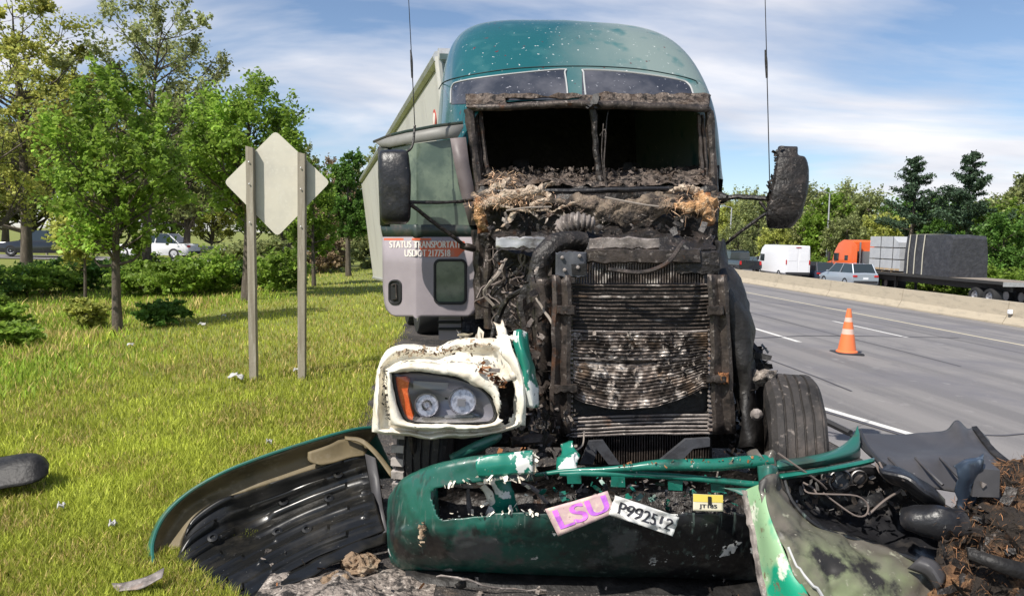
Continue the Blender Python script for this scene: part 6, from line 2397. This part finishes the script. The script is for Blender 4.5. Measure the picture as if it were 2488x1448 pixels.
mb = MB()
mb.tube([gr_[i][26 + int((i - 24) * .10)] - Vector((0, .012, 0)) for i in range(26, 69)], .007, 5)
mb.build('trim_line', 'window_trim', hd, world=True)
# upper flange rails
mb = ploft([[(1886, 1118, 3.46), (1960, 1110, 3.55), (2030, 1092, 3.66), (2070, 1062, 3.78), (2084, 1034, 3.86)], [(1888, 1132, 3.40), (1965, 1122, 3.48), (2040, 1106, 3.58), (2082, 1088, 3.70), (2088, 1058, 3.80)], [(1890, 1144, 3.42), (1970, 1136, 3.52), (2050, 1122, 3.64), (2086, 1112, 3.74), (2088, 1090, 3.84)]], 30, 8)
mb.build('upper_flange', 'fender_rim', hd, world=True, solid=.008, angle=60)
mb = ploft([[(1893, 1152, 3.40), (1980, 1140, 3.44), (2060, 1126, 3.50), (2124, 1113, 3.56)], [(1896, 1160, 3.37), (1982, 1147, 3.41), (2062, 1133, 3.47), (2124, 1119, 3.54)], [(1900, 1164, 3.40), (1984, 1152, 3.44), (2064, 1138, 3.50), (2124, 1122, 3.57)]], 24, 7)
mb.build('opening_top_rail', 'green_paint', hd, world=True, solid=.008)
mb = ploft([[(1842, 1132, 3.40), (1868, 1128, 3.36), (1890, 1134, 3.40)], [(1846, 1180, 3.38), (1868, 1180, 3.32), (1888, 1178, 3.36)], [(1842, 1225, 3.36), (1866, 1240, 3.28), (1892, 1225, 3.32)], [(1850, 1240, 3.36), (1868, 1262, 3.30), (1888, 1244, 3.33)]], 12, 20)
mb.crumple(.008, 14)
mb.build('corner_bracket', 'fender_rim', hd, world=True, solid=.007)
mb = ploft([[(1752, 1184, 3.42), (1800, 1186, 3.40), (1846, 1186, 3.38)], [(1796, 1198, 3.40), (1822, 1215, 3.36), (1850, 1222, 3.35)], [(1822, 1225, 3.42), (1838, 1240, 3.38), (1858, 1252, 3.36)]], 12, 10)
mb.build('corner_web', 'fender_rim', hd, world=True, solid=.006)
for q in ([[(1818, 1100, 3.5), (1838, 1090, 3.46), (1846, 1112, 3.46)], [(1824, 1118, 3.46), (1850, 1112, 3.42), (1868, 1140, 3.40)], [(1850, 1140, 3.44), (1868, 1148, 3.40), (1880, 1170, 3.40)]],
          [[(1862, 1100, 3.46), (1876, 1092, 3.44), (1886, 1100, 3.44)], [(1856, 1116, 3.44), (1872, 1112, 3.42), (1888, 1122, 3.42)], [(1862, 1132, 3.43), (1876, 1136, 3.41), (1890, 1140, 3.42)]]):
    mb = ploft(q, 10, 10)
    mb.crumple(.012, 18)
    mb.build('bent_flap', 'panel_burnt', hd, world=True, solid=.005)
# burnt-out lamp cavity
mb = ploft([[(1900, 1158, 3.46), (1980, 1150, 3.56), (2060, 1140, 3.66), (2150, 1130, 3.72), (2260, 1150, 3.7)], [(1920, 1200, 3.55), (1990, 1200, 3.70), (2080, 1200, 3.76), (2170, 1210, 3.76), (2280, 1220, 3.7)], [(1940, 1240, 3.46), (2000, 1255, 3.58), (2090, 1280, 3.62), (2180, 1300, 3.6), (2290, 1310, 3.55)], [(2000, 1290, 3.30), (2060, 1310, 3.32), (2130, 1335, 3.32), (2200, 1370, 3.28), (2290, 1400, 3.26)]], 44, 30)
mb.crumple(.03, 9, 3)
mb.crumple(.012, 28, 4)
mb.build('lamp_cavity', 'soot_gloss', hd, world=True)
for cx, cy, r, Y in ((2040, 1166, 26, 3.52), (2012, 1158, 16, 3.54), (2086, 1160, 18, 3.58)):
    c = P(cx, cy, Y)
    rr = r / 1800 * Y
    mb = MB()
    mb.lathe([(rr, 0), (rr * 1.08, .01), (rr * .9, .02), (rr * .8, 0), (rr * .5, -.012), (rr * .1, -.015)], c, (-.35, -.9, .25), 20)
    mb.build('lamp_socket', 'burnt_steel' if r < 20 else 'soot_gloss', hd, world=True)
    mb = MB()
    mb.tube([c + (Vector((math.cos(a), -.15, math.sin(a))) * rr * 1.06) for a in np.linspace(0, 6.2832, 25)], .004, 5)
    mb.build('socket_ring', 'bare_alloy', hd, world=True)
for q, r in (([(1890, 1100, 3.42), (1940, 1135, 3.40), (1990, 1170, 3.42), (2008, 1188, 3.44)], .005), ([(1950, 1176, 3.46), (1962, 1196, 3.42), (2010, 1200, 3.38), (2080, 1204, 3.38), (2108, 1225, 3.38), (2104, 1250, 3.36), (2078, 1252, 3.35), (2030, 1220, 3.38), (2000, 1196, 3.40)], .0042),
             ([(1952, 1172, 3.5), (1975, 1185, 3.46), (1985, 1200, 3.44)], .005), ([(2128, 1126, 3.5), (2140, 1150, 3.46), (2165, 1172, 3.45), (2190, 1180, 3.46)], .006), ([(2136, 1122, 3.48), (2150, 1146, 3.44), (2178, 1164, 3.43), (2200, 1170, 3.44)], .005), ([(2110, 1250, 3.4), (2150, 1215, 3.42), (2190, 1190, 3.46)], .006)):
    mb = MB()
    ptube(mb, q, r, 6, 30)
    mb.build('loose_wire', 'wire_grey', hd, world=True)
for s_, mt, k in ((46, 'burnt_steel', 1), (22, 'bare_alloy', 2), (70, 'soot', 3)):
    o = shards(s_, in_px(1930, 1155, 2230, 1250, 3.46, 3.6), .016, 90 + k).build('cavity_debris', mt, hd, world=True)
    o['kind'] = 'stuff'
# charred bulge and collapsed duct at the rear of the panel
mb = ploft([[(2132, 1128, 3.52), (2190, 1140, 3.44), (2250, 1172, 3.40), (2292, 1212, 3.40)], [(2140, 1145, 3.42), (2195, 1162, 3.34), (2252, 1196, 3.30), (2296, 1226, 3.34)], [(2165, 1172, 3.44), (2210, 1196, 3.38), (2250, 1222, 3.36), (2290, 1238, 3.38)]], 26, 14)
mb.crumple(.012, 10)
mb.build('charred_housing', 'soot_gloss', hd, world=True, solid=.01)
mb = MB()
ptube(mb, [(2196, 1262, 3.34), (2230, 1262, 3.30), (2280, 1268, 3.26), (2330, 1282, 3.26)], [.05, .062, .075, .08], 12, 16)
mb.crumple(.02, 11)
mb.build('collapsed_duct', 'soot_gloss', hd, world=True)
mb = ploft([[(2240, 1350, 3.12), (2275, 1365, 3.08), (2300, 1400, 3.06)], [(2225, 1362, 3.10), (2262, 1380, 3.05), (2288, 1420, 3.02)], [(2205, 1380, 3.12), (2250, 1400, 3.08), (2276, 1440, 3.06)]], 10, 8)
mb.build('rear_rim', 'plastic_grey', hd, world=True, solid=.006)

# ================================================================== D. black plastic panel, boxes, fibre mass
pp = empty('fender_liner_scrap', (2.2, 3.8, .4), 0, 'ribbed black plastic panel leaning behind the hood corner near the road', 'scrap')
mb = ploft([[(2088, 1052, 4.0), (2180, 1055, 4.05), (2260, 1050, 4.1), (2300, 1045, 4.12), (2325, 1022, 4.14), (2350, 1042, 4.12), (2372, 1040, 4.10), (2400, 1068, 4.05)],
            [(2110, 1095, 3.75), (2190, 1095, 3.80), (2260, 1092, 3.85), (2310, 1090, 3.86), (2340, 1085, 3.86), (2365, 1085, 3.84), (2390, 1088, 3.82), (2420, 1110, 3.8)],
            [(2145, 1130, 3.52), (2205, 1125, 3.58), (2265, 1118, 3.62), (2315, 1115, 3.64), (2345, 1115, 3.62), (2370, 1118, 3.6), (2396, 1126, 3.58), (2425, 1140, 3.56)],
            [(2190, 1170, 3.38), (2240, 1180, 3.40), (2290, 1190, 3.42), (2330, 1195, 3.42), (2355, 1198, 3.4), (2380, 1200, 3.38), (2405, 1206, 3.36), (2430, 1215, 3.34)]], 50, 30)
mb.crumple(.010, 6, 1)
mb.build('panel_skin', 'plastic_grey', pp, world=True, solid=.008, angle=50)
for x in (2160, 2225, 2285):
    mb = MB()
    ptube(mb, [(x, 1112, 3.62), (x + 32, 1145, 3.46), (x + 66, 1178, 3.38)], .008, 6, 8)
    mb.build('panel_rib', 'plastic_grey', pp, world=True)
mb = ploft([[(2362, 1040, 4.08), (2375, 1038, 4.06)], [(2400, 1095, 3.8), (2416, 1090, 3.8)], [(2440, 1130, 3.6), (2458, 1126, 3.6)]], 4, 10)
mb.build('panel_lip', 'soot_plain', pp, world=True, solid=.02)
mb = MB()
ptube(mb, [(2088, 1048, 3.99), (2105, 1085, 3.78), (2142, 1128, 3.5)], .014, 6, 8)
mb.build('panel_edge', 'dark_plastic', pp, world=True)
mb = MB()
ptube(mb, [(2070, 1058, 4.0), (2110, 1100, 3.7), (2150, 1130, 3.5)], .010, 6, 8)
mb.build('panel_brace', 'dark_plastic', pp, world=True)
for q in ([(2000, 1020, 4.6), (2066, 1052, 4.4)],):
    mb = MB()
    a, b = P(*q[0]), P(*q[1])
    a.z, b.z = max(a.z, .1), max(b.z, .1)
    mb.tube([a, b], .022, 6)
    mb.build('panel_rod', 'dark_plastic', pp, world=True)

cb = empty('control_box', (2.05, 3.3, .6), 0, 'small grey plastic box sitting on the burnt fibre at the picture edge', 'box')
mb = MB()
f = [P(2362, 1206, 3.28), P(2428, 1208, 3.28), P(2430, 1142, 3.30), P(2370, 1138, 3.30)]
mb.prism(f, (.02, .12, .01))
bx = mb.build('case', 'plastic_grey', cb, world=True, smooth=False)
mb = MB()
mb.prism([P(2385, 1170, 3.275), P(2398, 1176, 3.275), P(2388, 1186, 3.275)], (0, .01, 0))
mb.build('latch', 'ash_steel', bx, smooth=False)
mb = ploft([[(2318, 1136, 3.32), (2345, 1120, 3.30), (2384, 1106, 3.34)], [(2322, 1150, 3.28), (2350, 1138, 3.26), (2380, 1126, 3.3)], [(2330, 1240, 3.34), (2345, 1235, 3.32), (2364, 1230, 3.34)]], 12, 14)
mb.crumple(.02, 14)
mb.build('bracket', 'blue_plastic', cb, world=True, solid=.01)

fm = empty('burnt_fibre_heap', (2.3, 3.2, 0), 0, 'heap of burnt orange-brown fibre and scorched scraps at the lower picture edge', 'debris')
rows = [[(2280, 1240, 3.36), (2330, 1225, 3.34), (2380, 1215, 3.36), (2440, 1190, 3.40), (2500, 1170, 3.46), (2620, 1180, 3.5)],
        [(2285, 1300, 3.24), (2330, 1290, 3.16), (2380, 1270, 3.20), (2440, 1240, 3.20), (2500, 1220, 3.24), (2620, 1240, 3.3)],
        [(2290, 1370, 3.16), (2335, 1360, 3.08), (2385, 1340, 3.12), (2440, 1300, 3.08), (2500, 1290, 3.10), (2620, 1300, 3.2)],
        [(2270, 1430, 3.08), (2330, 1430, 3.00), (2390, 1410, 3.04), (2440, 1380, 3.02), (2500, 1370, 3.02), (2620, 1380, 3.1)],
        [(2250, 1560, 3.02), (2330, 1560, 2.94), (2390, 1560, 2.96), (2440, 1560, 2.96), (2500, 1550, 2.96), (2620, 1550, 3.0)]]
mb = ploft(rows, 60, 50)
mb.crumple(.08, 6, 3)
mb.crumple(.03, 20, 4)
mb.crumple(.014, 55, 4)
mb.build('heap_body', 'rust_fibre_mass', fm, world=True, angle=80)
def surf(rg, rows=loft([[P(*p) for p in r] for r in rows], 40, 40)):
    p = rows[rg.randrange(34)][rg.randrange(40)]
    return p + Vector((rg.gauss(0, .03), -abs(rg.gauss(0, .03)), rg.gauss(0, .03)))
fibres('loose_fibre', 900, surf, .030, .0022, 'fibre_rust', fm, 8)
fibres('tall_fibre', 500, in_px(2420, 1120, 2560, 1230, 3.36, 3.5), .05, .0024, 'fibre_rust', fm, 9)
mb = ploft([[(2420, 1122, 3.5), (2460, 1112, 3.48), (2540, 1105, 3.5)], [(2425, 1165, 3.42), (2465, 1160, 3.40), (2540, 1150, 3.44)], [(2430, 1215, 3.40), (2470, 1210, 3.36), (2540, 1200, 3.40)]], 20, 14)
mb.crumple(.05, 9)
mb.crumple(.02, 30)
mb.build('upper_clump', 'rust_fibre_mass', fm, world=True, angle=80)
o = shards(90, surf, .035, 99).build('scorched_scraps', 'soot', fm, world=True)
o['kind'] = 'stuff'
mb = MB()
mb.grid([[P(2350, 1330, 3.02), P(2430, 1352, 2.98), P(2540, 1380, 2.94)], [P(2352, 1356, 3.0), P(2430, 1390, 2.96), P(2540, 1425, 2.92)]])
mb.build('scorched_board', 'soot_plain', fm, world=True, solid=.02)

# ================================================================== E. fender shell lying on its back
fs = empty('fallen_fender', (-1.3, 3.9, 0), 0, 'large green fender shell lying open on the grass with its ribbed black liner showing', 'fender')
outer = [(372, 1372, 3.80), (372, 1320, 3.92), (398, 1260, 3.98), (452, 1205, 4.05), (540, 1152, 4.12), (640, 1112, 4.2), (760, 1073, 4.3), (860, 1046, 4.42), (925, 1040, 4.52)]
liner_top = [(440, 1330, 3.98), (452, 1292, 4.02), (478, 1252, 4.08), (530, 1218, 4.14), (610, 1190, 4.2), (690, 1165, 4.26), (770, 1140, 4.32), (840, 1118, 4.36), (888, 1104, 4.4)]
mid = [((a[0] + b[0]) / 2 - 4, (a[1] + b[1]) / 2, (a[2] + b[2]) / 2 + .05) for a, b in zip(outer, liner_top)]
mb = ploft([outer, mid, liner_top], 60, 14)
mb.crumple(.008, 6)
mb.build('outer_shell', 'fender_inside', fs, world=True, solid=.010, angle=70)
mb = MB()
mb.tube([P(*p) + Vector((0, .0, .008)) for p in [tuple(v) for v in cr([Vector(p) for p in outer], 50)]], .010, 7)
mb.build('shell_rim', 'fender_rim', fs, world=True)
mb = ploft([outer, [(x - 10, y + 10, Y + .10) for x, y, Y in outer], [(x + 40, min(1440, y + 120), Y + .22) for x, y, Y in outer]], 40, 8)
mb.build('outer_skin', 'green_paint', fs, world=True, solid=.006)
# bare round patch inside
mb = ploft([[(748, 1098, 4.30), (800, 1080, 4.34), (840, 1062, 4.40), (880, 1075, 4.42)], [(750, 1120, 4.28), (800, 1112, 4.32), (845, 1098, 4.37), (890, 1100, 4.4)], [(780, 1130, 4.28), (812, 1124, 4.31), (850, 1112, 4.35), (884, 1106, 4.38)]], 16, 8)
mb.build('inner_pad', 'fender_inside', fs, world=True, solid=.008)
mb = ploft([[(838, 1060, 4.38), (880, 1066, 4.36), (920, 1100, 4.3), (958, 1150, 4.22)], [(838, 1068, 4.36), (876, 1076, 4.34), (912, 1108, 4.28), (950, 1160, 4.2)]], 20, 4)
mb.build('shell_flange', 'fender_inside', fs, world=True, solid=.008)
# ribbed liner: from its top edge down to the ground edge, with ribs running along
bot = [(430, 1440, 3.52), (470, 1462, 3.44), (520, 1470, 3.40), (570, 1466, 3.42), (620, 1440, 3.50), (690, 1395, 3.63), (770, 1352, 3.74), (850, 1322, 3.82), (935, 1288, 3.92)]
m1_ = [(418, 1385, 3.74), (440, 1370, 3.80), (480, 1345, 3.88), (540, 1310, 4.02), (615, 1276, 4.20), (695, 1240, 4.26), (775, 1208, 4.30), (850, 1182, 4.34), (900, 1166, 4.36)]
m2_ = [(420, 1425, 3.58), (450, 1428, 3.57), (500, 1415, 3.61), (560, 1385, 3.70), (630, 1345, 3.84), (700, 1308, 3.95), (780, 1272, 4.03), (855, 1245, 4.08), (915, 1226, 4.12)]
gl = loft([[P(*p) for p in r] for r in (liner_top, m1_, m2_, bot)], 90, 84)
up = Vector((.1, -.55, .8)).normalized()
for i in range(84):
    t = i / 83
    for j in range(90):
        s = j / 89
        fade = min(1, max(0, (s - .06) / .14)) * min(1, (1 - s) / .05)
        rib = max(0, math.sin(t * 7.0 * 2 * math.pi)) ** .5 * .026
        seg = 1 if (int(s * 7 + (int(t * 7) % 2) * .5) % 3) else .35
        gl[i][j] = gl[i][j] + up * rib * fade * seg
mb = MB()
mb.grid(gl)
mb.crumple(.006, 5, 3)
liner = mb.build('inner_liner', 'liner_black', fs, world=True, solid=.006, angle=35)
mb = MB()
mb.grid([[P(888, 1102, 4.39), P(898, 1160, 4.33), P(910, 1226, 4.19), P(920, 1300, 3.93)], [P(912, 1112, 4.34), P(922, 1166, 4.28), P(930, 1230, 4.15), P(942, 1292, 3.90)]])
mb.build('end_flange', 'plastic_grey', liner, solid=.012)
for i, j in ((20, 55), (34, 70), (46, 52), (26, 30), (56, 62), (14, 74)):
    p = gl[i][j] + up * .008
    mb = MB()
    mb.lathe([(.030, 0), (.028, .012), (.014, .014), (.012, .004)], p, up, 12)
    mb.build('clip_boss', 'liner_black', liner)
mb = ploft([[(470, 1462, 3.43), (560, 1464, 3.40), (640, 1428, 3.52), (740, 1372, 3.66), (850, 1322, 3.80), (940, 1292, 3.90)], [(560, 1500, 3.30), (620, 1470, 3.38), (690, 1432, 3.48), (770, 1392, 3.58), (850, 1350, 3.72), (935, 1318, 3.84)]], 40, 6)
mb.crumple(.010, 10)
mb.build('liner_lip', 'liner_black', liner, solid=.008)

# ================================================================== F. loose pieces in the grass and on the shoulder
st = MB()
st.grid(loft([[P(272, 1416, 3.52), P(330, 1406, 3.50), P(398, 1380, 3.54)], [P(282, 1426, 3.48), P(335, 1418, 3.46), P(398, 1394, 3.50)], [P(290, 1434, 3.45), P(340, 1430, 3.43), P(396, 1404, 3.47)]], 20, 6))
st.crumple(.010, 10)
st = st.build('metal_strip', 'ash_steel', solid=.004)
tag(st, 'bent bare metal strip poking out of the grass below the fallen fender tip', 'scrap')
mb = ploft([[(-160, 1150, 5.1), (-80, 1128, 5.15), (0, 1112, 5.2), (70, 1102, 5.2), (104, 1110, 5.16), (119, 1128, 5.1)],
            [(-160, 1165, 4.9), (-80, 1142, 4.92), (0, 1124, 4.95), (70, 1112, 4.98), (100, 1118, 5.0), (117, 1136, 5.0)],
            [(-160, 1230, 4.72), (-80, 1212, 4.74), (0, 1188, 4.80), (60, 1178, 4.84), (98, 1166, 4.9), (117, 1150, 4.98)]], 40, 16)
lowest = min(v[2] for v in mb.v)
o = mb.build('plastic_trough', 'soot_plain', solid=.012, angle=60)
tag(o, 'curved black plastic piece lying in the grass at the left picture edge', 'scrap')
# debris heap of scorched crumbs on the shoulder
rows = []
for k in range(40):
    t = k / 39
    r = []
    for j in range(60):
        s = j / 59
        x, y = -1.2 + s * .85, 3.1 + t * .62
        e = min(1, 6 * s, 6 * (1 - s), 6 * t, 6 * (1 - t))
        z = .006 + e * (.02 + .04 * noise.noise(Vector((x * 2.5, y * 2.5, 1))) + .035 * noise.noise(Vector((x * 9, y * 9, 1))))
        r.append(Vector((x, y, max(.008, z))))
    rows.append(r)
mb = MB()
mb.grid(rows)
o = mb.build('ash_rubble', 'ash_debris', angle=80)
tag(o, 'spread of ash and scorched crumbs on the shoulder between fender and bumper', 'rubble', kind='stuff')
def crumbs(rg):
    x, y = rg.uniform(-1.3, 2.6), 3.1 + rg.random() ** .7 * 3.2
    return Vector((x, y, .012 + rg.uniform(0, .05)))
for n_, s, mt, sd, lb in ((420, .020, 'ash_debris', 3, 'pale ash flakes scattered under the wreck'), (380, .026, 'soot', 4, 'charred black flakes scattered under the wreck'), (120, .03, 'rust', 5, 'small rusty flakes scattered under the wreck')):
    o = shards(n_, crumbs, s, sd).build('scattered_debris', mt)
    tag(o, lb, 'debris', kind='stuff')
for (px, py, s, lb, sd) in ((872, 1388, .075, 'tan lump of scorched foam at the fender end beside the bumper', 2), (812, 1424, .05, 'smaller brown lump of scorched foam below the fender end', 5)):
    p = PG(px, py)
    bm = bmesh.new()
    bmesh.ops.create_icosphere(bm, subdivisions=4, radius=1)
    for v in bm.verts:
        d = v.co.copy()
        v.co = Vector((d.x * s * 1.3, d.y * s, d.z * s * .75 + s * .45)) + noise.noise_vector(d * 1.6 + Vector((sd, 0, 0))) * s * .5 + noise.noise_vector(d * 5) * s * .2 + noise.noise_vector(d * 14) * s * .09
    me = bpy.data.meshes.new('foam_lump')
    bm.to_mesh(me)
    bm.free()
    me.materials.append(MATS['debris_tan'])
    me.polygons.foreach_set('use_smooth', [True] * len(me.polygons))
    o = link('foam_lump', me)
    o.location = p
    tag(o, lb, 'foam lump', 'scorched foam lumps')
